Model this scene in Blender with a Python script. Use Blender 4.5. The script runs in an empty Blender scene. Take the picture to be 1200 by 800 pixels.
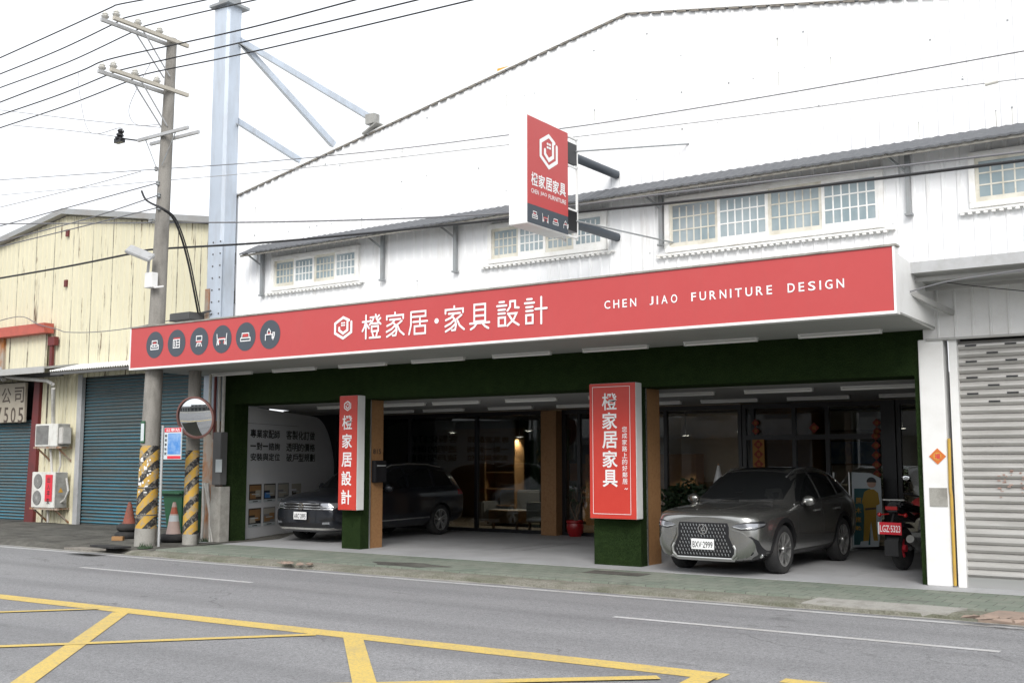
import bpy, bmesh, math, random
from math import radians as R, sin, cos, pi, sqrt
from mathutils import Vector, Matrix
from mathutils.bvhtree import BVHTree

random.seed(7)
SC = bpy.context.scene
# ------------------------------------------------------------------ camera, sky, sun, exposure
YAW, PITCH, FPX, CAMZ = 34.6, 6.2, 1276.0, 1.75
camd = bpy.data.cameras.new('camera'); cam = bpy.data.objects.new('camera', camd)
SC.collection.objects.link(cam)
cam.location = (0, 0, CAMZ); cam.rotation_euler = (R(90 + PITCH), 0, R(YAW))
camd.sensor_width = 36; camd.lens = 36 * FPX / 1200; camd.clip_start = 0.1; camd.clip_end = 2000
SC.camera = cam
SUN_EL, SUN_AZ = 37, 150          # overcast: a broad weak sun from the street side
w = bpy.data.worlds.new('World'); SC.world = w; w.use_nodes = True
nt = w.node_tree; nt.nodes.clear()
sky = nt.nodes.new('ShaderNodeTexSky'); sky.sky_type = 'NISHITA'; sky.sun_disc = False
sky.sun_elevation = R(SUN_EL); sky.sun_rotation = R(SUN_AZ); sky.air_density = 1.5; sky.dust_density = 5; sky.ozone_density = 1
hs = nt.nodes.new('ShaderNodeHueSaturation'); hs.inputs['Saturation'].default_value = 0.18
mx = nt.nodes.new('ShaderNodeMix'); mx.data_type = 'RGBA'; mx.inputs[0].default_value = 0.75
mx.inputs[7].default_value = (9.6, 9.9, 10.4, 1)        # the even cloud layer
bg = nt.nodes.new('ShaderNodeBackground'); bg.inputs['Strength'].default_value = 0.095
wo = nt.nodes.new('ShaderNodeOutputWorld')
nt.links.new(sky.outputs[0], hs.inputs['Color']); nt.links.new(hs.outputs[0], mx.inputs[6])
nt.links.new(mx.outputs[2], bg.inputs['Color']); nt.links.new(bg.outputs[0], wo.inputs['Surface'])
sd = bpy.data.lights.new('sun', 'SUN'); sd.energy = 1.5; sd.angle = R(28); sd.color = (1, .97, .93)
so = bpy.data.objects.new('sun', sd); SC.collection.objects.link(so)
so.rotation_euler = (R(90 - SUN_EL), 0, R(30))
SC.view_settings.view_transform = 'Standard'; SC.view_settings.look = 'None'
SC.view_settings.gamma = 1; SC.view_settings.use_curve_mapping = False
SC.view_settings.exposure = 0.72
SC.cycles.use_denoising = True
SC.cycles.max_bounces = 10; SC.cycles.transparent_max_bounces = 16; SC.cycles.diffuse_bounces = 5
SC.cycles.sample_clamp_indirect = 6; SC.cycles.caustics_reflective = False; SC.cycles.caustics_refractive = False

# ------------------------------------------------------------------ measuring helper: where a sight line meets a real plane
_a, _p = R(YAW), R(PITCH)
FW = Vector((-sin(_a)*cos(_p), cos(_a)*cos(_p), sin(_p))); RT = Vector((cos(_a), sin(_a), 0)); UP = RT.cross(FW)
def at(x, y, ax, v):
    d = FW + RT*((x-600)/FPX) + UP*((400-y)/FPX)
    o = Vector((0, 0, CAMZ)); t = (v-o[ax])/d[ax]
    return o + d*t

# ------------------------------------------------------------------ materials
def srgb(r, g, b):
    f = lambda c: (c/255/12.92 if c/255 <= .04045 else ((c/255+.055)/1.055)**2.4)
    return (f(r), f(g), f(b))
class NB:
    def __init__(s, name):
        s.m = bpy.data.materials.new(name); s.m.use_nodes = True; s.t = s.m.node_tree
        s.b = s.t.nodes['Principled BSDF']; s.out = s.t.nodes['Material Output']; s.pos = None
    def n(s, k, **kw):
        o = s.t.nodes.new(k)
        for a, b in kw.items(): setattr(o, a, b)
        return o
    def l(s, a, b): s.t.links.new(a, b)
    def coord(s, obj=False, scale=(1, 1, 1), rot=(0, 0, 0)):
        if obj:
            c = s.n('ShaderNodeTexCoord').outputs['Object']
        else:
            c = s.n('ShaderNodeNewGeometry').outputs['Position']
        mp = s.n('ShaderNodeMapping'); mp.inputs['Scale'].default_value = scale; mp.inputs['Rotation'].default_value = rot
        s.l(c, mp.inputs['Vector']); return mp.outputs[0]
    def noise(s, vec, scale, detail=4, rough=.6, lo=.4, hi=.6):
        t = s.n('ShaderNodeTexNoise'); t.inputs['Scale'].default_value = scale; t.inputs['Detail'].default_value = detail
        t.inputs['Roughness'].default_value = rough; s.l(vec, t.inputs['Vector'])
        r = s.n('ShaderNodeMapRange'); r.inputs['From Min'].default_value = lo; r.inputs['From Max'].default_value = hi
        s.l(t.outputs[0], r.inputs['Value']); return r.outputs[0]
    def mul(s, a, k):
        m = s.n('ShaderNodeMath', operation='MULTIPLY')
        if hasattr(a, 'links'): s.l(a, m.inputs[0])
        else: m.inputs[0].default_value = a
        if hasattr(k, 'links'): s.l(k, m.inputs[1])
        else: m.inputs[1].default_value = k
        return m.outputs[0]
    def mix(s, fac, a, b):
        m = s.n('ShaderNodeMix', data_type='RGBA')
        for v, i in ((fac, 0), (a, 6), (b, 7)):
            if hasattr(v, 'links'): s.l(v, m.inputs[i])
            elif i == 0: m.inputs[0].default_value = v
            else: m.inputs[i].default_value = (*v, 1)
        return m.outputs[2]
    def bump(s, h, strength=.3, dist=.01):
        b = s.n('ShaderNodeBump'); b.inputs['Strength'].default_value = strength; b.inputs['Distance'].default_value = dist
        s.l(h, b.inputs['Height']); s.l(b.outputs[0], s.b.inputs['Normal'])
    def col(s, c):
        if hasattr(c, 'links'): s.l(c, s.b.inputs['Base Color'])
        else: s.b.inputs['Base Color'].default_value = (*c, 1)
    def rm(s, rough, metal=0, coat=0):
        s.b.inputs['Roughness'].default_value = rough; s.b.inputs['Metallic'].default_value = metal
        s.b.inputs['Coat Weight'].default_value = coat
M = {}
def mat(name, c, rough=.6, metal=0, coat=0, dirt=None, dirt_amt=0.0, dscale=(1, 1, 1), dfreq=2.0, fine=0, ffreq=60, bump=0, bfreq=80, obj=False, streak=None, streak_amt=0, emit=0):
    s = NB(name); col = c
    if dirt_amt:
        v = s.coord(obj, dscale)
        col = s.mix(s.mul(s.noise(v, dfreq, 6, .65, .45, .75), dirt_amt), col, dirt or tuple(x*.5 for x in c))
    if streak_amt:
        v2 = s.coord(obj, (1.0, 1.0, .12))
        col = s.mix(s.mul(s.noise(v2, 5.0, 5, .7, .55, .78), streak_amt), col, streak)
    if fine:
        v3 = s.coord(obj); nn = s.noise(v3, ffreq, 3, .7, .3, .7)
        col = s.mix(s.mul(nn, fine), col, tuple(x*.35 for x in c))
    s.col(col); s.rm(rough, metal, coat)
    if bump: s.bump(s.noise(s.coord(obj), bfreq, 3, .6, .2, .8), bump, .006)
    if emit:
        s.b.inputs['Emission Color'].default_value = (*c, 1); s.b.inputs['Emission Strength'].default_value = emit
    M[name] = s.m; return s.m

mat('white_sheet', (.86, .87, .88), .45, dirt=(.6, .58, .54), dirt_amt=.2, dscale=(1, 1, .25), dfreq=1.2, streak=(.42, .38, .32), streak_amt=.38)
mat('white_paint', (.78, .78, .77), .5, dirt=(.5, .48, .44), dirt_amt=.25, dfreq=3)
mat('canopy_grey', (.40, .40, .39), .6, dirt=(.3, .28, .25), dirt_amt=.5, dfreq=3)
mat('white_frame', (.84, .84, .82), .45, dirt=(.4, .36, .28), dirt_amt=.35, dfreq=5)
mat('cream_frame', (.68, .66, .58), .55, dirt=(.3, .24, .15), dirt_amt=.5, dfreq=5)
mat('eave_sheet', (.095, .10, .11), .65, dirt=(.17, .175, .18), dirt_amt=.6, dscale=(.6, 3, 3), dfreq=8)
mat('eave_under', (.30, .29, .26), .8, dirt=(.12, .10, .08), dirt_amt=.7, dfreq=5)
mat('grey_steel', (.30, .32, .33), .5, .2, dirt=(.2, .14, .1), dirt_amt=.4, dfreq=4)
mat('roof_sheet', (.33, .34, .34), .5, .2, dirt=(.25, .2, .16), dirt_amt=.5, dfreq=1)
mat('sign_red', (.47, .058, .058), .42, dirt=(.50, .08, .078), dirt_amt=.3, dfreq=1.5, fine=.04, ffreq=8, streak=(.36, .075, .07), streak_amt=.22)
mat('sign_red_deep', (.53, .040, .026), .38, dirt=(.62, .08, .05), dirt_amt=.3, dfreq=3)
mat('sign_slate', (.055, .068, .085), .5)
mat('lettering_white', (.80, .80, .80), .5)
mat('letter_dark', (.02, .02, .022), .5)
mat('letter_brown', (.075, .055, .04), .6)
mat('cushion_red', (.50, .05, .05), .5)
mat('soffit', (.30, .305, .29), .7, dirt=(.4, .4, .37), dirt_amt=.4, dfreq=.7)
mat('tube_light_off', (.80, .80, .78), .35)
mat('ceiling_grey', (.25, .25, .245), .8, dirt=(.2, .2, .2), dirt_amt=.3, dfreq=.6)
mat('inside_wall', (.77, .78, .80), .7, dirt=(.70, .71, .72), dirt_amt=.3, dfreq=.5)
mat('beige_wall', (.55, .52, .44), .7)
mat('brown_skirt', (.10, .07, .05), .6)
mat('black_frame', (.012, .012, .014), .35)
mat('dark_wall', (.03, .03, .032), .7)
mat('cable_black', (.02, .02, .022), .6)
mat('cable_grey', (.16, .16, .17), .6)
mat('porcelain', (.55, .54, .50), .3)
mat('concrete_pole', (.29, .275, .25), .85, dirt=(.14, .13, .115), dirt_amt=.8, dscale=(1, 1, .3), dfreq=5, fine=.35, ffreq=45, bump=.3)
mat('galvanised', (.50, .56, .64), .5, .1, dirt=(.30, .31, .32), dirt_amt=.45, dscale=(1, 1, .25), dfreq=3, streak=(.28, .2, .14), streak_amt=.35)
mat('galv_grey', (.44, .445, .45), .5, .15, dirt=(.28, .27, .25), dirt_amt=.5, dfreq=5)
mat('rusty_steel', (.36, .31, .26), .8, dirt=(.34, .13, .035), dirt_amt=1.6, dscale=(1, 1, .5), dfreq=3, bump=.3)
mat('old_wood', (.24, .22, .19), .9, dirt=(.1, .09, .08), dirt_amt=.8, dscale=(1, 1, .1), dfreq=12)
mat('cement', (.36, .35, .32), .9, dirt=(.16, .15, .13), dirt_amt=.8, dfreq=3, fine=.3, ffreq=50, bump=.4)
mat('maroon', (.14, .022, .022), .55, dirt=(.05, .02, .02), dirt_amt=.6, dfreq=3)
mat('beam_red', (.46, .10, .07), .6, dirt=(.25, .07, .05), dirt_amt=.6, dfreq=3)
mat('board_beige', (.40, .36, .29), .7, dirt=(.27, .24, .19), dirt_amt=.5, dfreq=2)
mat('ac_white', (.66, .66, .62), .45, dirt=(.32, .28, .22), dirt_amt=.5, dfreq=4)
mat('ac_dark', (.10, .10, .10), .6)
mat('ac_side', (.34, .34, .32), .5, dirt=(.12, .11, .1), dirt_amt=.8, dfreq=5)
mat('pipe_pvc', (.52, .51, .48), .5, dirt=(.25, .23, .2), dirt_amt=.6, dfreq=5)
mat('paper_red', (.62, .03, .05), .7)
mat('paper_orange', (.60, .16, .03), .7)
mat('paper_gold', (.60, .33, .05), .5)
mat('dark_red_paper', (.26, .035, .02), .7)  # deeper red and gold than the other papers, for those on the glass
mat('dark_gold_paper', (.36, .17, .035), .7)
mat('bin_green', (.02, .10, .045), .5, dirt=(.03, .05, .03), dirt_amt=.5, dfreq=5)
mat('rubber', (.018, .018, .019), .85, dirt=(.07, .065, .06), dirt_amt=.5, dfreq=6)
mat('cone_orange', (.44, .11, .06), .6, dirt=(.3, .15, .1), dirt_amt=.6, dfreq=9)
mat('cone_dirty', (.24, .07, .045), .75, dirt=(.09, .06, .05), dirt_amt=.8, dfreq=9)
mat('cone_band', (.50, .38, .34), .6, dirt=(.45, .28, .22), dirt_amt=.6, dfreq=9)
mat('worn_brick', (.30, .225, .18), .95, dirt=(.2, .17, .14), dirt_amt=.7, dfreq=7, bump=.4)
mat('mirror_rim', (.15, .07, .06), .6)
mat('mirror_glass', (.74, .76, .77), .04, 1.0)
mat('bus_blue', (.06, .22, .55), .5, dirt=(.45, .6, .75), dirt_amt=.9, dfreq=3)
mat('pot_red', (.30, .012, .015), .25)
mat('bark', (.14, .10, .07), .9)
mat('leaf_dark', (.025, .055, .02), .6, fine=.3, ffreq=20)
mat('furn_wood', (.34, .19, .08), .5, dirt=(.22, .11, .05), dirt_amt=.5, dscale=(1, 1, 6), dfreq=2)
mat('furn_grey', (.24, .24, .24), .8)
mat('furn_cream', (.45, .42, .36), .8)
mat('shop_floor', (.20, .16, .12), .35)
mat('shop_wall', (.20, .18, .16), .8)
mat('panel_green', (.03, .10, .05), .7)
mat('wood_osb', (.33, .175, .075), .65, dirt=(.21, .10, .04), dirt_amt=.8, dscale=(1, 1, 1), dfreq=22, fine=.15, ffreq=90)
mat('silver_paint', (.33, .33, .317), .24, .88, .8)
mat('dark_grey_paint', (.018, .021, .028), .3, .4, .8)
mat('car_black', (.012, .012, .013), .45)
mat('car_glass', (.012, .013, .014), .04, 0, 0)
mat('chrome', (.72, .72, .72), .14, 1)
mat('satin_silver', (.62, .62, .61), .3, .85)
mat('lamp_clear', (.34, .35, .38), .08, .6, .8)
mat('lamp_red', (.30, .01, .01), .2)
mat('lamp_amber', (.30, .06, .02), .2)
mat('plate_white', (.80, .80, .80), .4)
mat('plate_red', (.55, .015, .03), .4)
mat('yellow_suit', (.40, .24, .02), .6)
mat('skin', (.50, .32, .24), .6)
mat('board_white', (.55, .60, .62), .5)
mat('sign_teal', (.02, .10, .11), .6)
mat('pipe_yellow', (.50, .32, .05), .6, dirt=(.35, .2, .06), dirt_amt=.7, dfreq=7)
mat('opp_white', (.42, .42, .41), .7, dirt=(.3, .29, .27), dirt_amt=.6, dfreq=.8)
mat('opp_grey', (.22, .22, .22), .7, dirt=(.14, .13, .12), dirt_amt=.6, dfreq=.8)
mat('opp_dark', (.05, .055, .06), .4)
mat('moss', (.06, .08, .03), .95)
mat('bottle_white', (.72, .72, .70), .5)
mat('downlight', (1, .93, .82), .5, emit=14)
mat('faded_red', (.36, .24, .20), .6)
mat('wire_pale', (.33, .33, .34), .6)

def special():
    # asphalt
    s = NB('asphalt'); v = s.coord()
    agg = s.noise(v, 34, 4, .85, .34, .68); agg2 = s.noise(v, 85, 2, .6, .50, .64); agg3 = s.noise(s.coord(scale=(1, 1.1, 1)), 62, 2, .5, .56, .66)
    big = s.noise(s.coord(scale=(.25, 1, 1)), .9, 5, .6, .35, .7)
    c = s.mix(agg, (.130, .131, .136), (.325, .326, .332)); c = s.mix(s.mul(agg2, .55), c, (.40, .40, .40)); c = s.mix(s.mul(agg3, .6), c, (.08, .08, .08))
    c = s.mix(s.mul(big, .30), c, (.115, .115, .12))
    patch = s.noise(s.coord(scale=(.10, .8, 1)), 1.3, 2, .4, .56, .6); c = s.mix(s.mul(patch, .16), c, (.26, .26, .26))
    # paths polished and stained by tyres, fine cracks, oil spots
    lanes = s.noise(s.coord(scale=(.012, 1, 1)), 1.1, 3, .5, .46, .62); c = s.mix(s.mul(lanes, .30), c, (.10, .10, .103))
    vo = s.n('ShaderNodeTexVoronoi', feature='DISTANCE_TO_EDGE'); vo.inputs['Scale'].default_value = .42
    wv = s.n('ShaderNodeVectorMath', operation='ADD'); nz = s.n('ShaderNodeTexNoise'); nz.inputs['Scale'].default_value = 1.6; nz.inputs['Detail'].default_value = 6
    s.l(v, nz.inputs['Vector']); s.l(v, wv.inputs[0]); s.l(nz.outputs['Color'], wv.inputs[1]); s.l(wv.outputs[0], vo.inputs['Vector'])
    lt = s.n('ShaderNodeMapRange'); lt.inputs['From Min'].default_value = .0; lt.inputs['From Max'].default_value = .010; lt.inputs['To Min'].default_value = 1; lt.inputs['To Max'].default_value = 0; s.l(vo.outputs['Distance'], lt.inputs['Value'])
    c = s.mix(s.mul(s.mul(lt.outputs[0], s.noise(v, .35, 3, .6, .52, .60)), .55), c, (.05, .05, .05))
    c = s.mix(s.mul(s.noise(s.coord(scale=(.5, 1, 1)), 1.9, 3, .6, .66, .72), .35), c, (.07, .07, .07))
    s.col(c); s.rm(.85); s.bump(agg, .5, .008); M['asphalt'] = s.m
    # road paint, worn
    for nm, base in (('paint_yellow', (.60, .435, .11)), ('paint_white', (.50, .50, .50))):
        s = NB(nm); v = s.coord(); wear = s.noise(v, 34, 5, .8, .50, .62); wear2 = s.noise(v, 2.2, 6, .75, .48, .68)
        c = s.mix(s.mul(wear, .55), base, (.19, .185, .175)); c = s.mix(s.mul(wear2, .42), c, (.25, .22, .17))
        s.col(c); s.rm(.75); s.bump(s.noise(v, 55, 3, .8, .3, .72), .4, .006); M[nm] = s.m
    # pale green paving tiles
    s = NB('green_tiles'); v = s.coord()
    br = s.n('ShaderNodeTexBrick'); br.offset = .5; br.inputs['Scale'].default_value = 1
    br.inputs['Brick Width'].default_value = .30; br.inputs['Row Height'].default_value = .30
    br.inputs['Mortar Size'].default_value = .008; br.inputs['Bias'].default_value = 0
    br.inputs['Color1'].default_value = (.17, .205, .165, 1); br.inputs['Color2'].default_value = (.225, .25, .205, 1)
    br.inputs['Mortar'].default_value = (.10, .105, .09, 1); s.l(v, br.inputs['Vector'])
    c = s.mix(s.mul(s.noise(v, 1.1, 6, .7, .48, .72), .6), br.outputs['Color'], (.30, .30, .26))
    c = s.mix(s.mul(s.noise(s.coord(scale=(.35, 1, 1)), 1.7, 6, .7, .60, .70), .75), c, (.075, .08, .07))
    c = s.mix(s.mul(s.noise(v, 26, 3, .7, .4, .7), .35), c, (.11, .12, .095))
    s.col(c); s.rm(.85); s.bump(s.noise(v, 26, 3, .7, .3, .7), .35, .006); M['green_tiles'] = s.m
    # kerb strip, mossy concrete
    s = NB('kerb_concrete'); v = s.coord()
    c = s.mix(s.noise(v, 1.3, 6, .75, .42, .62), (.27, .26, .22), (.165, .17, .125))
    c = s.mix(s.mul(s.noise(v, 38, 3, .7, .42, .66), .6), c, (.085, .08, .055))
    s.col(c); s.rm(.95); s.bump(s.noise(v, 30, 4, .7, .3, .7), .7, .015); M['kerb_concrete'] = s.m
    # floor of the carport
    s = NB('carport_concrete'); v = s.coord()
    c = s.mix(s.noise(v, .8, 6, .65, .38, .68), (.43, .435, .445), (.33, .33, .335))
    c = s.mix(s.mul(s.noise(s.coord(scale=(1, .15, 1)), 2.5, 5, .7, .58, .75), .35), c, (.16, .16, .155))
    c = s.mix(s.mul(s.noise(v, 50, 3, .6, .4, .7), .15), c, (.18, .18, .18))
    s.col(c); s.rm(.7); M['carport_concrete'] = s.m
    s = NB('old_asphalt'); v = s.coord()
    c = s.mix(s.noise(v, 1.2, 6, .75, .4, .62), (.15, .145, .125), (.065, .06, .052))
    c = s.mix(s.mul(s.noise(s.coord(scale=(.4, 1.5, 1)), 2, 6, .7, .5, .68), .8), c, (.045, .042, .036))
    c = s.mix(s.mul(s.noise(v, 60, 3, .7, .4, .7), .5), c, (.045, .045, .04))
    s.col(c); s.rm(.95); s.bump(s.noise(v, 20, 5, .7, .3, .7), .8, .02); M['old_asphalt'] = s.m
    # artificial turf
    s = NB('turf'); v = s.coord(scale=(1, 1, .6))
    h = s.noise(v, 70, 4, .75, .3, .7)
    c = s.mix(h, (.012, .022, .008), (.055, .100, .030)); c = s.mix(s.mul(s.noise(s.coord(), 5, 4, .6, .4, .7), .45), c, (.018, .036, .013))
    s.col(c); s.rm(1); s.b.inputs['Specular IOR Level'].default_value = .1; s.bump(h, 1, .03); M['turf'] = s.m
    # yellow corrugated sheet with rust runs along the laps
    s = NB('yellow_sheet'); v = s.coord(scale=(1, 1, .06))
    c = s.mix(s.mul(s.noise(s.coord(scale=(1, 1, .4)), 1.1, 5, .7, .4, .7), .5), (.67, .63, .465), (.56, .53, .385))
    run = s.noise(v, 7.5, 4, .7, .60, .66); spots = s.noise(s.coord(scale=(1, 1, .35)), 1.3, 5, .75, .46, .56)
    c = s.mix(s.mul(run, spots), c, (.10, .06, .035))
    g = s.n('ShaderNodeNewGeometry'); sx = s.n('ShaderNodeSeparateXYZ'); s.l(g.outputs['Position'], sx.inputs[0])
    fr = s.n('ShaderNodeMath', operation='MODULO'); ab = s.n('ShaderNodeMath', operation='ABSOLUTE')
    s.l(sx.outputs[0], ab.inputs[0]); s.l(ab.outputs[0], fr.inputs[0]); fr.inputs[1].default_value = .92
    lt = s.n('ShaderNodeMath', operation='LESS_THAN'); s.l(fr.outputs[0], lt.inputs[0]); lt.inputs[1].default_value = .035
    lap = s.noise(s.coord(scale=(.4, 1, .22)), 2.2, 5, .8, .40, .56)
    c = s.mix(s.mul(s.mul(lt.outputs[0], lap), .95), c, (.05, .035, .025))
    s.col(c); s.rm(.6); M['yellow_sheet'] = s.m
    # roller shutters
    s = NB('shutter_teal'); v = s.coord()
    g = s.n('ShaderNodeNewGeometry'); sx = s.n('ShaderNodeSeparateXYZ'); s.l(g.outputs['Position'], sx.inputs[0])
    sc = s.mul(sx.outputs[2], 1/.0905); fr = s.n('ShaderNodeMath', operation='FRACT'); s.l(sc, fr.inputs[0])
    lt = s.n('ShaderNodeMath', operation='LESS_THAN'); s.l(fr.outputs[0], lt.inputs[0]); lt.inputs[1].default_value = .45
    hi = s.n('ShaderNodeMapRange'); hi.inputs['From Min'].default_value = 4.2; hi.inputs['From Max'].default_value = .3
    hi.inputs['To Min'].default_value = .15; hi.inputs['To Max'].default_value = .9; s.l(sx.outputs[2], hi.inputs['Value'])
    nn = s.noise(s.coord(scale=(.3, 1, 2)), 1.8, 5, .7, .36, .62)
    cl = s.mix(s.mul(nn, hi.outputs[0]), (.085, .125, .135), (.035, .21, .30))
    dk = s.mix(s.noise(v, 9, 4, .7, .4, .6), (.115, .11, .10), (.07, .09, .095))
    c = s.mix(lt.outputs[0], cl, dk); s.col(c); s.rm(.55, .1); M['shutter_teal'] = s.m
    s = NB('shutter_silver'); v = s.coord()
    c = s.mix(s.noise(s.coord(scale=(.3, 1, 3)), 2.5, 5, .7, .4, .65), (.54, .53, .51), (.42, .41, .39))
    rs = s.mul(s.noise(v, 16, 4, .7, .60, .66), .0)
    s.col(s.mix(rs, c, (.28, .08, .04))); s.rm(.5, .35); M['shutter_silver'] = s.m
    s = NB('pole_stripes'); v = s.coord()
    g = s.n('ShaderNodeNewGeometry'); sx = s.n('ShaderNodeSeparateXYZ'); s.l(g.outputs['Position'], sx.inputs[0])
    a1 = s.mul(sx.outputs[0], -2.3); ad = s.n('ShaderNodeMath', operation='ADD'); s.l(a1, ad.inputs[0]); s.l(s.mul(sx.outputs[2], 2.6), ad.inputs[1])
    ay = s.n('ShaderNodeMath', operation='ADD'); s.l(ad.outputs[0], ay.inputs[0]); s.l(s.mul(sx.outputs[1], -1.5), ay.inputs[1])
    aw = s.n('ShaderNodeMath', operation='ADD'); s.l(ay.outputs[0], aw.inputs[0]); s.l(s.mul(s.noise(v, 5, 2, .5, 0, 1), .12), aw.inputs[1])
    fr = s.n('ShaderNodeMath', operation='FRACT'); s.l(aw.outputs[0], fr.inputs[0])
    lt = s.n('ShaderNodeMath', operation='LESS_THAN'); s.l(fr.outputs[0], lt.inputs[0]); lt.inputs[1].default_value = .46
    c = s.mix(lt.outputs[0], (.52, .31, .05), (.022, .022, .024))
    c = s.mix(s.mul(s.noise(v, 9, 5, .8, .50, .58), .8), c, (.30, .27, .22))
    s.col(c); s.rm(.7); M['pole_stripes'] = s.m
    # window glass with the reflected sky painted into its pale colour; shop glass one can see through
    s = NB('upper_glass'); v = s.coord()
    c = s.mix(s.noise(s.coord(scale=(1, 1, .6)), 1.5, 4, .6, .4, .65), (.24, .31, .335), (.38, .44, .465))
    s.col(c); s.rm(.12); M['upper_glass'] = s.m
    s = NB('shop_glass'); s.t.nodes.remove(s.b)
    tr = s.n('ShaderNodeBsdfTransparent'); tr.inputs[0].default_value = (.62, .64, .63, 1)
    gl = s.n('ShaderNodeBsdfGlossy'); gl.inputs['Roughness'].default_value = .015; gl.inputs[0].default_value = (.95, .97, 1, 1)
    fr = s.n('ShaderNodeFresnel'); fr.inputs[0].default_value = 1.6; mm = s.n('ShaderNodeMixShader')
    s.l(fr.outputs[0], mm.inputs[0]); s.l(tr.outputs[0], mm.inputs[1]); s.l(gl.outputs[0], mm.inputs[2]); s.l(mm.outputs[0], s.out.inputs[0])
    M['shop_glass'] = s.m
special()

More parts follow.
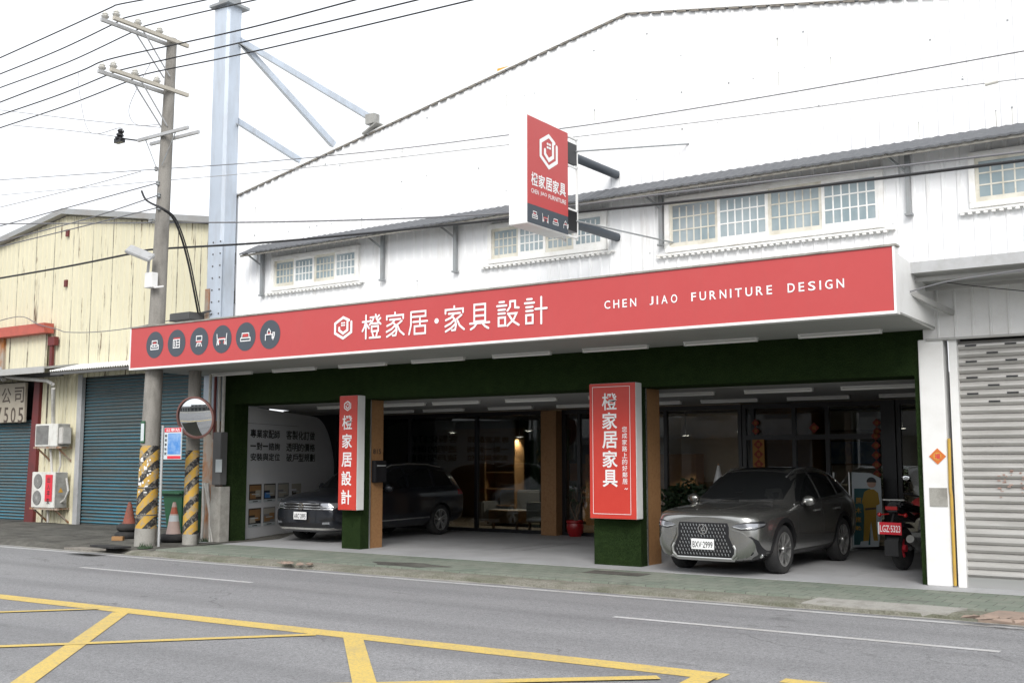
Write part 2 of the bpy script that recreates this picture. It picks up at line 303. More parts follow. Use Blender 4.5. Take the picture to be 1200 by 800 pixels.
# ------------------------------------------------------------------ mesh helpers
COL = SC.collection
class MB:
    def __init__(s): s.v = []; s.f = []; s.mi = []; s.k = 0
    def add(s, vs, fs, k=None):
        o = len(s.v); s.v += [tuple(v) for v in vs]
        for f in fs: s.f.append([i+o for i in f]); s.mi.append(s.k if k is None else k)
        return s
    def box(s, a, b, k=None):
        x0, y0, z0 = [min(p, q) for p, q in zip(a, b)]; x1, y1, z1 = [max(p, q) for p, q in zip(a, b)]
        vs = [(x0,y0,z0),(x1,y0,z0),(x1,y1,z0),(x0,y1,z0),(x0,y0,z1),(x1,y0,z1),(x1,y1,z1),(x0,y1,z1)]
        return s.add(vs, [(0,3,2,1),(4,5,6,7),(0,1,5,4),(1,2,6,5),(2,3,7,6),(3,0,4,7)], k)
    def beam(s, p0, p1, wd, ht, up=(0, 0, 1), k=None):
        p0, p1 = Vector(p0), Vector(p1); d = (p1-p0).normalized(); u = Vector(up)
        if abs(d.dot(u)) > .98: u = Vector((1, 0, 0))
        r = d.cross(u).normalized(); u = r.cross(d); vs = []
        for p in (p0, p1):
            for a, b in ((-1,-1),(1,-1),(1,1),(-1,1)): vs.append(p + r*a*wd/2 + u*b*ht/2)
        return s.add(vs, [(0,1,2,3),(7,6,5,4),(0,4,5,1),(1,5,6,2),(2,6,7,3),(3,7,4,0)], k)
    def cyl(s, p0, p1, r0, r1=None, n=16, caps=True, k=None):
        return s.tube([p0, p1], [r0, r0 if r1 is None else r1], n, caps, k)
    def tube(s, pts, r, n=8, caps=True, k=None):
        pts = [Vector(p) for p in pts]; m = len(pts)
        rs = r if isinstance(r, (list, tuple)) else [r]*m; vs = []; ref = None
        for i, p in enumerate(pts):
            d = (pts[min(i+1, m-1)]-pts[max(i-1, 0)]).normalized()
            if ref is None:
                ref = Vector((0, 0, 1)) if abs(d.z) < .9 else Vector((1, 0, 0))
            a = d.cross(ref).normalized(); b = a.cross(d).normalized(); ref = b
            for j in range(n):
                t = 2*pi*j/n; vs.append(p + a*cos(t)*rs[i] + b*sin(t)*rs[i])
        fs = []
        for i in range(m-1):
            for j in range(n): fs.append((i*n+j, i*n+(j+1) % n, (i+1)*n+(j+1) % n, (i+1)*n+j))
        if caps: fs += [tuple(range(n))[::-1], tuple((m-1)*n+j for j in range(n))]
        return s.add(vs, fs, k)
    def lathe(s, prof, o, ax=(0, 0, 1), n=24, k=None, closed=False):      # prof: (radius, height along axis)
        ax = Vector(ax).normalized(); o = Vector(o); t = Vector((0, 0, 1)) if abs(ax.z) < .9 else Vector((1, 0, 0))
        a = ax.cross(t).normalized(); b = ax.cross(a); vs = []
        for r, h in prof:
            for j in range(n):
                q = 2*pi*j/n; vs.append(o + ax*h + a*cos(q)*r + b*sin(q)*r)
        fs = []; m = len(prof)
        for i in range(m if closed else m-1):
            i2 = (i+1) % m
            for j in range(n): fs.append((i*n+j, i*n+(j+1) % n, i2*n+(j+1) % n, i2*n+j))
        if not closed:
            if prof[0][0] > 1e-6: fs.append(tuple(range(n))[::-1])
            if prof[-1][0] > 1e-6: fs.append(tuple((m-1)*n+j for j in range(n)))
        return s.add(vs, fs, k)
    def prism(s, poly, d, k=None):                                       # poly: 3D ring, d: extrusion vector
        n = len(poly); d = Vector(d); a = [Vector(p) for p in poly]
        vs = a + [p+d for p in a]
        fs = [tuple(range(n))[::-1], tuple(range(n, 2*n))] + [(i, (i+1) % n, n+(i+1) % n, n+i) for i in range(n)]
        return s.add(vs, fs, k)
    def quad(s, a, b, c, d, k=None): return s.add([a, b, c, d], [(0, 1, 2, 3)], k)
    def sphere(s, c, r, n=12, k=None, sq=(1, 1, 1)):
        vs = []; fs = []; m = n//2
        for i in range(m+1):
            for j in range(n):
                a = pi*i/m; b = 2*pi*j/n
                vs.append((c[0]+r*sin(a)*cos(b)*sq[0], c[1]+r*sin(a)*sin(b)*sq[1], c[2]+r*cos(a)*sq[2]))
        for i in range(m):
            for j in range(n): fs.append((i*n+j, (i+1)*n+j, (i+1)*n+(j+1) % n, i*n+(j+1) % n))
        return s.add(vs, fs, k)
    def build(s, name, mats, parent=None, smooth=False, bevel=0, angle=35, normals=True):
        me = bpy.data.meshes.new(name)
        off = Vector((0, 0, 0))
        if parent is not None:
            p = parent
            while p is not None: off += p.location; p = p.parent
            if parent.get('_local') or (parent.parent is not None and parent.parent.get('_local')): off = Vector((0, 0, 0))
        me.from_pydata([Vector(v)-off for v in s.v], [], s.f)
        ms = mats if isinstance(mats, (list, tuple)) else [mats]
        for m_ in ms: me.materials.append(M[m_])
        for p, i in zip(me.polygons, s.mi): p.material_index = min(i, len(ms)-1)
        bm = bmesh.new(); bm.from_mesh(me)
        bmesh.ops.remove_doubles(bm, verts=bm.verts, dist=1e-5)
        if normals: bmesh.ops.recalc_face_normals(bm, faces=bm.faces)
        if bevel:
            es = [e for e in bm.edges if len(e.link_faces) == 2 and e.calc_face_angle(0) > .6]
            bmesh.ops.bevel(bm, geom=es, offset=bevel, segments=2, affect='EDGES', clamp_overlap=True)
        bm.to_mesh(me); bm.free()
        if smooth:
            me.shade_smooth(); me.set_sharp_from_angle(angle=R(angle))
        o = bpy.data.objects.new(name, me); COL.objects.link(o)
        if parent is not None: o.parent = parent
        return o
def tag(o, label, cat, group=None):
    o['label'] = label; o['category'] = cat
    if group: o['group'] = group
    return o
def thing(name, label, cat, loc=(0, 0, 0), group=None, rotz=0, local=False):
    o = bpy.data.objects.new(name, None); COL.objects.link(o); o.location = loc
    o.rotation_euler = (0, 0, rotz); o.empty_display_size = .2
    if local: o['_local'] = 1
    return tag(o, label, cat, group)
def struct(o, kind='structure'): o['kind'] = kind; return o
def dup(root, loc, label, rotz=None):
    def cp(o, par):
        c = o.copy(); COL.objects.link(c)
        if par is not None: c.parent = par
        for ch in list(o.children): cp(ch, c)
        return c
    r = cp(root, None); r.location = loc; r['label'] = label
    if rotz is not None: r.rotation_euler = (0, 0, rotz)
    return r

# ------------------------------------------------------------------ writing
def text_data(s, bold=0.0):
    c = bpy.data.curves.new('t', 'FONT'); c.body = s; c.size = 1; c.offset = bold; c.resolution_u = 3
    o = bpy.data.objects.new('t', c); COL.objects.link(o)
    dg = bpy.context.evaluated_depsgraph_get(); dg.update()
    me = bpy.data.meshes.new_from_object(o.evaluated_get(dg))
    vs = [(v.co.x, v.co.y) for v in me.vertices]; fs = [tuple(p.vertices) for p in me.polygons]
    bpy.data.objects.remove(o); bpy.data.curves.remove(c); bpy.data.meshes.remove(me)
    return vs, fs
_tc = {}
def put_text(mb, s, org, ux, uz, box, k=None, bold=0.0, fit='both', lift=0.0):
    """Write s into the rectangle box=(u0,v0,u1,v1) of the plane org + u*ux + v*uz."""
    if '橙' in s or len(s) > 1: bold = min(bold, .012)
    key = (s, bold)
    if key not in _tc: _tc[key] = text_data(s, bold)
    vs, fs = _tc[key]
    if not vs: return
    xs = [v[0] for v in vs]; ys = [v[1] for v in vs]
    w_, h_ = max(xs)-min(xs) or 1, max(ys)-min(ys) or 1
    sx = (box[2]-box[0])/w_; sy = (box[3]-box[1])/h_
    if fit == 'h': sx = sy
    o = Vector(org); U = Vector(ux); V = Vector(uz); N = U.cross(V).normalized()
    mb.add([o + U*(box[0]+(x-min(xs))*sx) + V*(box[1]+(y-min(ys))*sy) + N*lift for x, y in vs], fs, k)
_depth = [0]
def stroke(mb, pts, org, ux, uz, wd, k=None):
    """A round-ended, even-width brush line (list of (u,v) points)."""
    _depth[0] = (_depth[0]+1) % 11
    o = Vector(org); U = Vector(ux); V = Vector(uz); N = U.cross(V).normalized()*(.0006*_depth[0])
    P = [Vector(p) for p in pts]; h = wd/2
    L = []; Rr = []
    n = len(P); closed = (P[0]-P[-1]).length < 1e-6 and n > 3
    for i in range(n):
        if closed: a, b = P[(i-1) % (n-1)], P[(i+1) % (n-1)]
        else: a, b = P[max(i-1, 0)], P[min(i+1, n-1)]
        d0 = (P[i]-a); d1 = (b-P[i])
        d0 = d0.normalized() if d0.length > 1e-9 else d1.normalized()
        d1 = d1.normalized() if d1.length > 1e-9 else d0
        t = (d0+d1).normalized(); nn = Vector((-t.y, t.x)); c = max(.45, nn.dot(Vector((-d0.y, d0.x))))
        L.append(P[i]+nn*h/c); Rr.append(P[i]-nn*h/c)
    to = lambda q: o + U*q.x + V*q.y + N
    for i in range(n-1):
        mb.quad(to(Rr[i]), to(Rr[i+1]), to(L[i+1]), to(L[i]), k)
    if not closed:
        for e, nb_ in ((0, 1), (n-1, n-2)):
            d = (P[e]-P[nb_]).normalized(); a0 = math.atan2(d.y, d.x); arc = []
            for q in range(7):
                t = a0-pi/2+pi*q/6; arc.append(to(P[e]+Vector((cos(t), sin(t)))*h))
            mb.add(arc, [tuple(range(7))], k)
GL = {
 '橙': [[(4,72),(38,72)],[(22,98),(22,2)],[(20,68),(14,50),(4,34)],[(25,60),(37,44)],[(44,88),(62,88),(56,74),(40,58)],[(44,76),(52,68)],
       [(72,98),(76,82),(84,70),(98,58)],[(90,94),(78,84)],[(97,82),(86,74)],[(54,62),(86,62)],[(52,50),(86,50),(86,30),(52,30),(52,50)],[(56,24),(61,10)],[(81,24),(77,10)],[(42,4),(97,4)]],
 '家': [[(50,98),(50,88)],[(8,72),(8,86),(92,86),(92,72)],[(24,70),(78,70)],[(52,70),(34,54),(10,46)],[(40,60),(54,46),(60,26),(55,6),(40,5)],
       [(52,46),(34,32),(8,22)],[(58,30),(36,14),(10,2)],[(86,62),(64,48)],[(62,48),(76,22),(97,6)]],
 '居': [[(14,92),(90,92),(90,72),(14,72)],[(14,92),(14,40),(4,4)],[(24,52),(98,52)],[(60,70),(60,36)],[(32,34),(88,34),(88,4),(32,4),(32,34)]],
 '具': [[(24,95),(76,95),(76,30),(24,30),(24,95)],[(26,74),(74,74)],[(26,52),(74,52)],[(4,24),(96,24)],[(34,20),(24,10),(8,2)],[(66,20),(76,10),(92,2)]],
 '設': [[(13,94),(34,94)],[(3,80),(44,80)],[(9,65),(38,65)],[(9,51),(38,51)],[(9,36),(38,36),(38,6),(9,6),(9,36)],[(60,94),(60,74),(48,60)],
       [(60,94),(82,94),(82,70),(98,68)],[(50,48),(88,48),(76,26),(48,4)],[(56,42),(72,20),(98,4)]],
 '計': [[(13,94),(34,94)],[(3,80),(44,80)],[(9,65),(38,65)],[(9,51),(38,51)],[(9,36),(38,36),(38,6),(9,6),(9,36)],[(50,56),(100,56)],[(75,98),(75,2)]],
}
def glyph(mb, ch, org, ux, uz, box, wd=7.5, k=None):
    sx = (box[2]-box[0])/100; sy = (box[3]-box[1])/100
    for st in GL[ch]:
        stroke(mb, [(box[0]+x*sx, box[1]+y*sy) for x, y in st], org, ux, uz, wd*(sx+sy)/2, k)
def put_words(words, name, m, par, org, ux, uz, bold=0.0):
    for s, box in words:
        mb = MB(); put_text(mb, s, org, ux, uz, box, bold=bold); mb.build(name, m, par)
def logo(mb, org, ux, uz, box, k=None):
    cx, cy = (box[0]+box[2])/2, (box[1]+box[3])/2; rx, ry = (box[2]-box[0])/2, (box[3]-box[1])/2
    q = lambda u, v: (cx+u*rx, cy+v*ry); wd = .22*min(rx, ry)*1.05
    stroke(mb, [q(.62,.62), q(0,.9), q(-.88,.42), q(-.88,-.42), q(0,-.9), q(.88,-.42), q(.88,.46)], org, ux, uz, wd, k)
    stroke(mb, [q(.46,.52), q(.46,-.22), q(0,-.48), q(-.42,-.2), q(-.42,.02)], org, ux, uz, wd, k)
    for du in (-.17, .07):
        for dv in (.22, .42):
            stroke(mb, [q(du,dv), q(du+.09,dv)], org, ux, uz, wd*.6, k)
def line_icons(kind):
    # white strokes (0) and red fills (1) drawn in a unit disc, as simple furniture pictograms
    I = {
     'sofa': ([[(-.6,-.45),(.6,-.45),(.6,-.05),(.42,-.05),(.42,-.22),(-.42,-.22),(-.42,-.05),(-.6,-.05),(-.6,-.45)],[(-.4,0),(-.4,.4),(.4,.4),(.4,0)],[(0,-.2),(0,.05)],[(-.38,.02),(.38,.02)]], [[(-.2,.18),(.2,.18)]]),
     'cabinet': ([[(-.45,-.45),(-.45,.35),(.5,.35),(.5,-.45),(-.45,-.45)],[(0,-.45),(0,.35)],[(-.25,-.3),(-.25,.2)],[(.05,.08),(.48,.08)],[(.05,-.18),(.48,-.18)]], [[(-.4,.48),(.5,.48)]]),
     'chair': ([[(-.4,.5),(.4,.5),(.4,.05),(-.4,.05),(-.4,.5)],[(-.4,-.5),(-.25,-.15),(.25,-.15),(.4,-.5)],[(-.15,-.2),(-.1,-.45)],[(.15,-.2),(.1,-.45)]], [[(-.35,-.05),(.35,-.05)]]),
     'table': ([[(-.7,.5),(-.62,-.1),(-.68,-.55)],[(.7,.5),(.62,-.1),(.68,-.55)],[(-.5,0),(.5,0)],[(-.45,-.05),(-.4,-.5)],[(.45,-.05),(.4,-.5)],[(-.62,-.1),(-.5,-.5)],[(.62,-.1),(.5,-.5)]], [[(-.42,-.1),(-.25,-.35)],[(.42,-.1),(.25,-.35)],[(-.4,.08),(.4,.08)]]),
     'bed': ([[(-.65,-.4),(.65,-.4),(.65,-.12),(-.65,-.12),(-.65,-.4)],[(-.5,-.05),(-.45,.32),(.45,.32),(.5,-.05)]], [[(-.3,.18),(.3,.18)],[(-.35,.05),(.35,.05)]]),
     'vanity': ([[(-.55,-.5),(-.55,0),(.45,0),(.45,-.5)],[(-.3,.1),(-.3,.3),(-.1,.52),(.1,.3),(.1,.1)],[(.3,-.05),(.3,-.35),(.5,-.35),(.6,-.1),(.6,.15),(.35,.15)]], [[(-.28,.12),(.1,.12)]]),
    }
    return I[kind]
def icon(mb, kind, org, ux, uz, cx, cy, r, kw, kr):
    wl, rl = line_icons(kind)
    for p in wl: stroke(mb, [(cx+u*r, cy+v*r) for u, v in p], org, ux, uz, .09*r, kw)
    for p in rl: stroke(mb, [(cx+u*r, cy+v*r) for u, v in p], org, ux, uz, .14*r, kr)
X_, Z_ = (1, 0, 0), (0, 0, 1)
def turf_blades(mb, a, b, per_m2=1500, seed=1):
    """short blades of artificial turf on the street face (y=a[1]) and the right face (x=b[0]) of a block"""
    rnd = random.Random(seed)
    for face in (0, 1):
        w_ = (b[0]-a[0]) if face == 0 else min(.3, b[1]-a[1]); h_ = b[2]-a[2]
        for _ in range(int(w_*h_*per_m2)):
            u, z = rnd.uniform(0, w_), rnd.uniform(a[2], b[2]); L = rnd.uniform(.012, .028); t = rnd.uniform(-.006, .006)
            if face == 0: p = Vector((a[0]+u, a[1], z)); n = Vector((rnd.uniform(-.5, .5), -1, rnd.uniform(-.9, .5))); s_ = Vector((.005, 0, t))
            else: p = Vector((b[0], a[1]+u, z)); n = Vector((1, rnd.uniform(-.5, .5), rnd.uniform(-.9, .5))); s_ = Vector((0, .005, t))
            mb.add([p-s_, p+s_, p+n.normalized()*L], [(0, 1, 2)])
    return mb

# ================================================================== THE GROUND
ROADZ = -.10
def sheet(name, x0, x1, y0, y1, z, m, nx=1, ny=1):
    mb = MB(); vs = []; fs = []
    for j in range(ny+1):
        for i in range(nx+1): vs.append((x0+(x1-x0)*i/nx, y0+(y1-y0)*j/ny, z))
    for j in range(ny):
        for i in range(nx):
            a = j*(nx+1)+i; fs.append((a, a+1, a+nx+2, a+nx+1))
    mb.add(vs, fs); return struct(mb.build(name, m, normals=False))
sheet('ground', -700, 700, -600, 900, -.35, 'old_asphalt')
sheet('road', -300, 200, -5.0, 13.62, ROADZ, 'asphalt')
mb = MB(); mb.prism([(-19.0, 15.66, -.3), (2.5, 15.66, -.3), (2.5, 24, -.3), (-22.5, 24, -.3), (-22.5, 21.4, -.3), (-20.55, 21.4, -.3), (-19.0, 16.75, -.3)], (0, 0, .3)); struct(mb.build('carport_floor', 'carport_concrete'))
mb = MB(); mb.box((-18.2, 13.98, -.30), (12, 15.655, -.004)); struct(mb.build('pavement', 'green_tiles'))
# kerb: uneven worn strip sloping to the road
def kerb_strip():
    mb = MB(); x = -18.6; ny = 4; rows = []; n = 170
    for i in range(n+1):
        xx = -18.6 + (12+18.6)*i/n; row = []
        j1 = .03*math.sin(xx*1.7)+.025*math.sin(xx*5.3+1)+random.uniform(-.012, .012)
        row.append((xx, 13.56+j1, -.16)); row.append((xx, 13.57+j1, -.060+random.uniform(-.012, .01)))
        row.append((xx, 13.72+j1*.5, -.030+random.uniform(-.012, .01))); row.append((xx, 13.968, -.026+random.uniform(-.006, .004))); row.append((xx, 13.968, -.2)); rows.append(row)
    vs = [p for r in rows for p in r]; fs = []
    for i in range(n):
        for j in range(4): fs.append((i*5+j, (i+1)*5+j, (i+1)*5+j+1, i*5+j+1))
    mb.add(vs, fs); return struct(mb.build('kerb', 'kerb_concrete'))
kerb_strip()
mb = MB(); band_n = 120
for i in range(band_n):
    xa = -60+72*i/band_n; xb = -60+72*(i+1)/band_n; f_ = lambda x: 13.47+.035*math.sin(x*1.3)+.03*math.sin(x*3.9+1)
    mb.quad((xa, f_(xa), ROADZ+.003), (xb, f_(xb), ROADZ+.003), (xb, 13.60, ROADZ+.003), (xa, 13.60, ROADZ+.003))
struct(mb.build('gutter', 'cement', normals=False))
mb = MB(); mb.prism([(-4.95, 13.60, -.035), (-3.2, 13.60, -.035), (-3.05, 13.97, -.001), (-4.85, 13.97, -.001)], (0, 0, -.12)); struct(mb.build('kerb_slab', 'cement'))
mb = MB(); mb.prism([(-2.85, 13.55, -.028), (-1.5, 13.55, -.028), (-1.4, 13.92, .002), (-2.7, 13.95, .002)], (0, 0, -.12)); struct(mb.build('kerb_slab', 'worn_brick'))
# left: old dark apron in front of the yellow building
def apron():
    mb = MB(); nx, ny = 90, 24; vs = []; fs = []
    for j in range(ny+1):
        for i in range(nx+1):
            x = -75 + (75-18.2)*i/nx if i < 30 else -56 + (56-18.2)*(i-30)/60
            x = -80+(80-18.2)*(i/nx)**.55; y = 13.62+(20-13.62)*j/ny
            z = -.03 + .03*min(1, (y-13.62)/1.0) + .010*math.sin(x*2.1+y*1.3)+.008*math.sin(x*5+y*4)
            if j == 0: z = -.17
            vs.append((x, y+(.04*math.sin(x*2.3)+.03*math.sin(x*7) if j < 2 else 0), z))
    for j in range(ny):
        for i in range(nx):
            a = j*(nx+1)+i; fs.append((a, a+1, a+nx+2, a+nx+1))
    mb.add(vs, fs); return struct(mb.build('old_apron', 'old_asphalt', smooth=True, angle=60))
apron()
# road paint
PZ = ROADZ+.004
def band(mb, pts, wd, z=PZ):
    n = len(pts); L = []; Q = []
    for i in range(n):
        a = Vector(pts[max(i-1, 0)]); b = Vector(pts[min(i+1, n-1)]); d = (b-a).normalized(); nn = Vector((-d.y, d.x))
        p = Vector(pts[i]); L.append((*(p+nn*wd/2), z)); Q.append((*(p-nn*wd/2), z))
    for i in range(n-1): mb.quad(Q[i], Q[i+1], L[i+1], L[i])
mb = MB(); band(mb, [(-200, 13.30), (-60, 13.30), (60, 13.30)], .13); struct(mb.build('edge_line', 'paint_white', normals=False))
mb = MB()
for x0 in (-43.5, -30.3, -17.05, -6.5, 4.1): band(mb, [(x0, 11.55), (x0+4.25, 11.60)], .11)
struct(mb.build('lane_dashes', 'paint_white', normals=False))
def g(x, y): p = at(x, y, 2, ROADZ); return (p.x, p.y)
def mid(a, b): a, b = g(*a), g(*b); return ((a[0]+b[0])/2, (a[1]+b[1])/2)
mb = MB()
A0, A1, A2 = mid((0, 696), (0, 701.5)), mid((300, 728), (300, 734)), mid((600, 761), (600, 770))
dx, dy = A2[0]-A0[0], A2[1]-A0[1]; sl = dy/dx
yl = lambda x: A0[1]+sl*(x-A0[0])
END = -4.05
band(mb, [(-40, yl(-40)), (END+.1, yl(END+.1))], .30)
struct(mb.build('box_border', 'paint_yellow', normals=False))
mb = MB()
DZ = [.001]
def diag(p, q, wd, ext=0):
    a = Vector(p); b = Vector(q); d = (b-a).normalized(); DZ[0] += .0015; band(mb, [tuple(a), tuple(b+d*ext)], wd, PZ+DZ[0])
diag(mid((135, 717), (149, 717.5)), mid((16, 800), (37, 800)), .20, 8)
diag(mid((406, 746), (421, 747)), mid((417, 800), (437, 800)), .20, 8)
diag(mid((370, 742.5), (370, 745)), mid((0, 756.5), (0, 759)), .13, 6)
diag(g(115, 713.5), g(0, 717.5), .11, 5)
diag(g(772, 794.5), g(500, 801), .15, 6)
diag(g(828, 793), g(760, 830), .2, 5)
diag(g(917, 798.5), g(945, 801.5), .18, 4)
struct(mb.build('box_hatching', 'paint_yellow', normals=False))

# ================================================================== FURNITURE STORE
GY = 16.5
def gable_z(x): return 9.61-.187*abs(x+8.89)
store = thing('furniture_store', 'white corrugated gabled store building with turf pillars, open carport and glass front', 'building', (-11.5, 16.5, 0))
# corrugated gable wall
def corr_wall(mb, x0, x1, y, zb, zt, pitch=.215, rib=.035, d=.022, holes=(), sign=-1):
    """vertical trapezoid ribs; zb, zt functions of x; holes = rectangles (xa,xb,za,zb_)"""
    xs = []; x = x0
    while x < x1-1e-6:
        xs += [(x, 0), (x+pitch-rib*2.2, 0), (x+pitch-rib*1.6, 1), (x+pitch-rib*.6, 1)]; x += pitch
    xs = [(min(a, x1), b) for a, b in xs] + [(x1, 0)]
    for h in holes: xs += [(h[0], -1), (h[1], -1)]
    xs.sort(key=lambda q: q[0])
    # fill in the depth at inserted cut positions
    for i, (a, b) in enumerate(xs):
        if b == -1:
            lo = next((xs[j] for j in range(i-1, -1, -1) if xs[j][1] != -1), (x0, 0)); hi_ = next((xs[j] for j in range(i+1, len(xs)) if xs[j][1] != -1), (x1, 0))
            t = 0 if hi_[0]-lo[0] < 1e-6 else (a-lo[0])/(hi_[0]-lo[0]); xs[i] = (a, -2-(lo[1]+(hi_[1]-lo[1])*t))
    xs = [(a, (-b-2 if b <= -2 else b)) for a, b in xs]
    for (a, da), (b, db) in zip(xs[:-1], xs[1:]):
        if b-a < 1e-5: continue
        m_ = (a+b)/2; cuts = [h for h in holes if h[0] < m_ < h[1]]
        segs = []; cuts.sort(key=lambda h: h[2])
        lo_a, lo_b = zb(a), zb(b)
        for h in cuts: segs.append((lo_a, lo_b, h[2], h[2])); lo_a = lo_b = h[3]
        segs.append((lo_a, lo_b, zt(a), zt(b)))
        for s0, s1, t0, t1 in segs:
            ya, yb = y+sign*d*da, y+sign*d*db
            mb.quad((a, ya, s0), (b, yb, s1), (b, yb, t1), (a, ya, t0))
WIN = [(-17.74, -15.22, 5.45, 6.14), (-11.87, -9.36, 5.45, 6.14), (-8.16, -4.56, 5.26, 6.14), (-3.28, .4, 5.38, 6.14)]
GX0, GX1 = -19.12, 1.5
mb = MB(); corr_wall(mb, GX0, GX1, GY, lambda x: 3.55, gable_z, holes=WIN)
_r = random.Random(9)
for i in range(120):                      # sheet screws, some rusting
    x = GX0+.215*_r.randint(1, 94)+.08; z = _r.choice((4.6, 5.25, 6.75, 7.35, 8.0, 8.6, 9.15))+_r.uniform(-.05, .05)
    if z > gable_z(x)-.1 or 6.1 < z < 6.6 or any(h[0]-.1 < x < h[1]+.1 and h[2]-.2 < z < h[3]+.1 for h in WIN): continue
    s_ = _r.choice((.007, .009, .014)); mb.box((x-s_, GY-.006, z-s_), (x+s_, GY-.001, z+s_), 1)
    if _r.random() < .25: mb.box((x-.006, GY-.003, z-_r.uniform(.08, .3)), (x+.006, GY-.001, z-s_), 2)
mb.build('upper_wall', ['white_sheet', 'grey_steel', 'pipe_pvc'], store, normals=False)
mb = MB(); mb.box((GX0, GY+.02, 3.2), (GX0+.12, 44, 7.66)); mb.build('side_wall', 'white_sheet', store)
mb = MB(); mb.box((GX1-.12, GY+.02, 0), (GX1, 44, 7.6)); mb.build('side_wall', 'white_sheet', store)
mb = MB()
for sgn in (-1, 1):
    xe = GX0-.12 if sgn < 0 else GX1+.12
    a, b = (-8.89, GY-.055, gable_z(-8.89)+.02), (xe, GY-.055, gable_z(xe)+.02)
    mb.prism([a, b, (b[0], b[1], b[2]+.03), (a[0], a[1], a[2]+.03)], (0, 27.8, 0))
mb.build('roof', 'white_paint', store)
mb = MB()                                     # verge trim: dashed dark gaps under the sheet edge
for sgn in (-1, 1):
    xe = GX0-.12 if sgn < 0 else GX1+.12; n = 44
    for i in range(n):
        xa = -8.89+(xe+8.89)*(i+.12)/n; xb = -8.89+(xe+8.89)*(i+.85)/n
        za, zb = gable_z(xa), gable_z(xb)
        mb.prism([(xa, GY-.052, za-.012), (xb, GY-.052, zb-.012), (xb, GY-.052, zb+.014), (xa, GY-.052, za+.014)], (0, .03, 0))
mb.build('verge_trim', 'old_wood', store)
# pent roof over the window row
ev = MB(); x0, x1 = -18.33, 1.5; n = int((x1-x0)/.155)
for i in range(n):
    a = x0+(x1-x0)*i/n; b = x0+(x1-x0)*(i+1)/n; m_ = (a+b)/2
    for p, q, dz0, dz1 in ((a, m_, 0, .014), (m_, b, .014, 0)):
        ev.add([(p, 16.0, 6.245+dz0), (q, 16.0, 6.245+dz1), (q, 16.49, 6.50+dz1), (p, 16.49, 6.50+dz0),
                (p, 16.0, 6.215+dz0), (q, 16.0, 6.215+dz1), (q, 16.49, 6.47+dz1), (p, 16.49, 6.47+dz0)],
               [(0, 1, 2, 3), (7, 6, 5, 4), (0, 4, 5, 1), (3, 2, 6, 7)])
pent = ev.build('eave_roof', 'eave_sheet', store, normals=False)
mb = MB(); mb.beam((x0, 16.05, 6.20), (x1, 16.05, 6.20), .03, .04); mb.beam((x0, 16.30, 6.33), (x1, 16.30, 6.33), .03, .04)
xx = x0+.1
while xx < x1: mb.beam((xx, 16.03, 6.215), (xx, 16.47, 6.435), .03, .03); xx += .42
mb.build('rafters', 'eave_under', pent)
for px_, zb in ((-18.04, 5.35), (-14.52, 5.36), (-12.66, 5.35), (-8.25, 5.37), (-4.16, 5.37), (-.6, 5.37)):
    m1 = MB(); m1.box((px_-.032, 16.39, zb), (px_+.032, 16.46, 6.40)); m1.beam((px_-.26, 16.2, 6.27), (px_-.02, 16.42, 6.02), .035, .035)
    m1.box((px_-.055, 16.37, zb-.015), (px_+.055, 16.47, zb+.015))
    m1.build('eave_bracket', 'grey_steel', store)
# window rows
def window(x0, x1, z0, z1, panes, cols, rows):
    fr = MB(); t = .05
    fr.box((x0-.03, 16.43, z1-.06), (x1+.03, 16.53, z1+.03)); fr.box((x0-.03, 16.43, z0-.03), (x1+.03, 16.53, z0+.05))
    fr.box((x0-.03, 16.43, z0+.05), (x0+.05, 16.53, z1-.06)); fr.box((x1-.05, 16.43, z0+.05), (x1+.03, 16.53, z1-.06))
    W = fr.build('window', 'white_frame', store, bevel=.004)
    pw = (x1-x0-.1)/panes
    for i in range(panes):
        a = x0+.05+pw*i; b = a+pw; yo = 16.455 if i % 2 else 16.475
        s = MB(); s.box((a, yo, z0+.05), (b, yo+.03, z0+.13)); s.box((a, yo, z1-.11), (b, yo+.03, z1-.06))
        s.box((a, yo, z0+.13), (a+.05, yo+.03, z1-.11)); s.box((b-.05, yo, z0+.13), (b, yo+.03, z1-.11))
        ga, gb, gz0, gz1 = a+.05, b-.05, z0+.13, z1-.11; top = gz1-(.0 if rows < 4 else .0)
        for c in range(1, cols): xx = ga+(gb-ga)*c/cols; s.box((xx-.011, yo+.006, gz0), (xx+.011, yo+.024, gz1-.04))
        for r in range(1, rows): zz = gz0+(gz1-gz0)*r/rows; s.box((ga, yo+.004, zz-.011), (gb, yo+.026, zz+.011))
        s.build('sash', 'cream_frame' if i % 2 == 0 else 'white_frame', W)
        p = MB(); p.box((ga-.01, yo+.012, gz0-.01), (gb+.01, yo+.018, gz1+.01)); p.build('pane', 'upper_glass', W)
    # stepped flashing of short ribs under the row
    f = MB(); f.box((x0-.18, 16.40, z0-.085), (x1+.18, 16.50, z0-.055)); xx = x0-.16
    while xx < x1+.12: f.box((xx, 16.405, z0-.115), (xx+.055, 16.47, z0-.087)); xx += .105
    f.build('sill', 'white_frame', W)
for (a, b, z0, z1), (p, c, r) in zip(WIN, ((4, 5, 3), (4, 5, 3), (4, 6, 3), (4, 5, 3))): window(a, b, z0, z1, p, c, r)

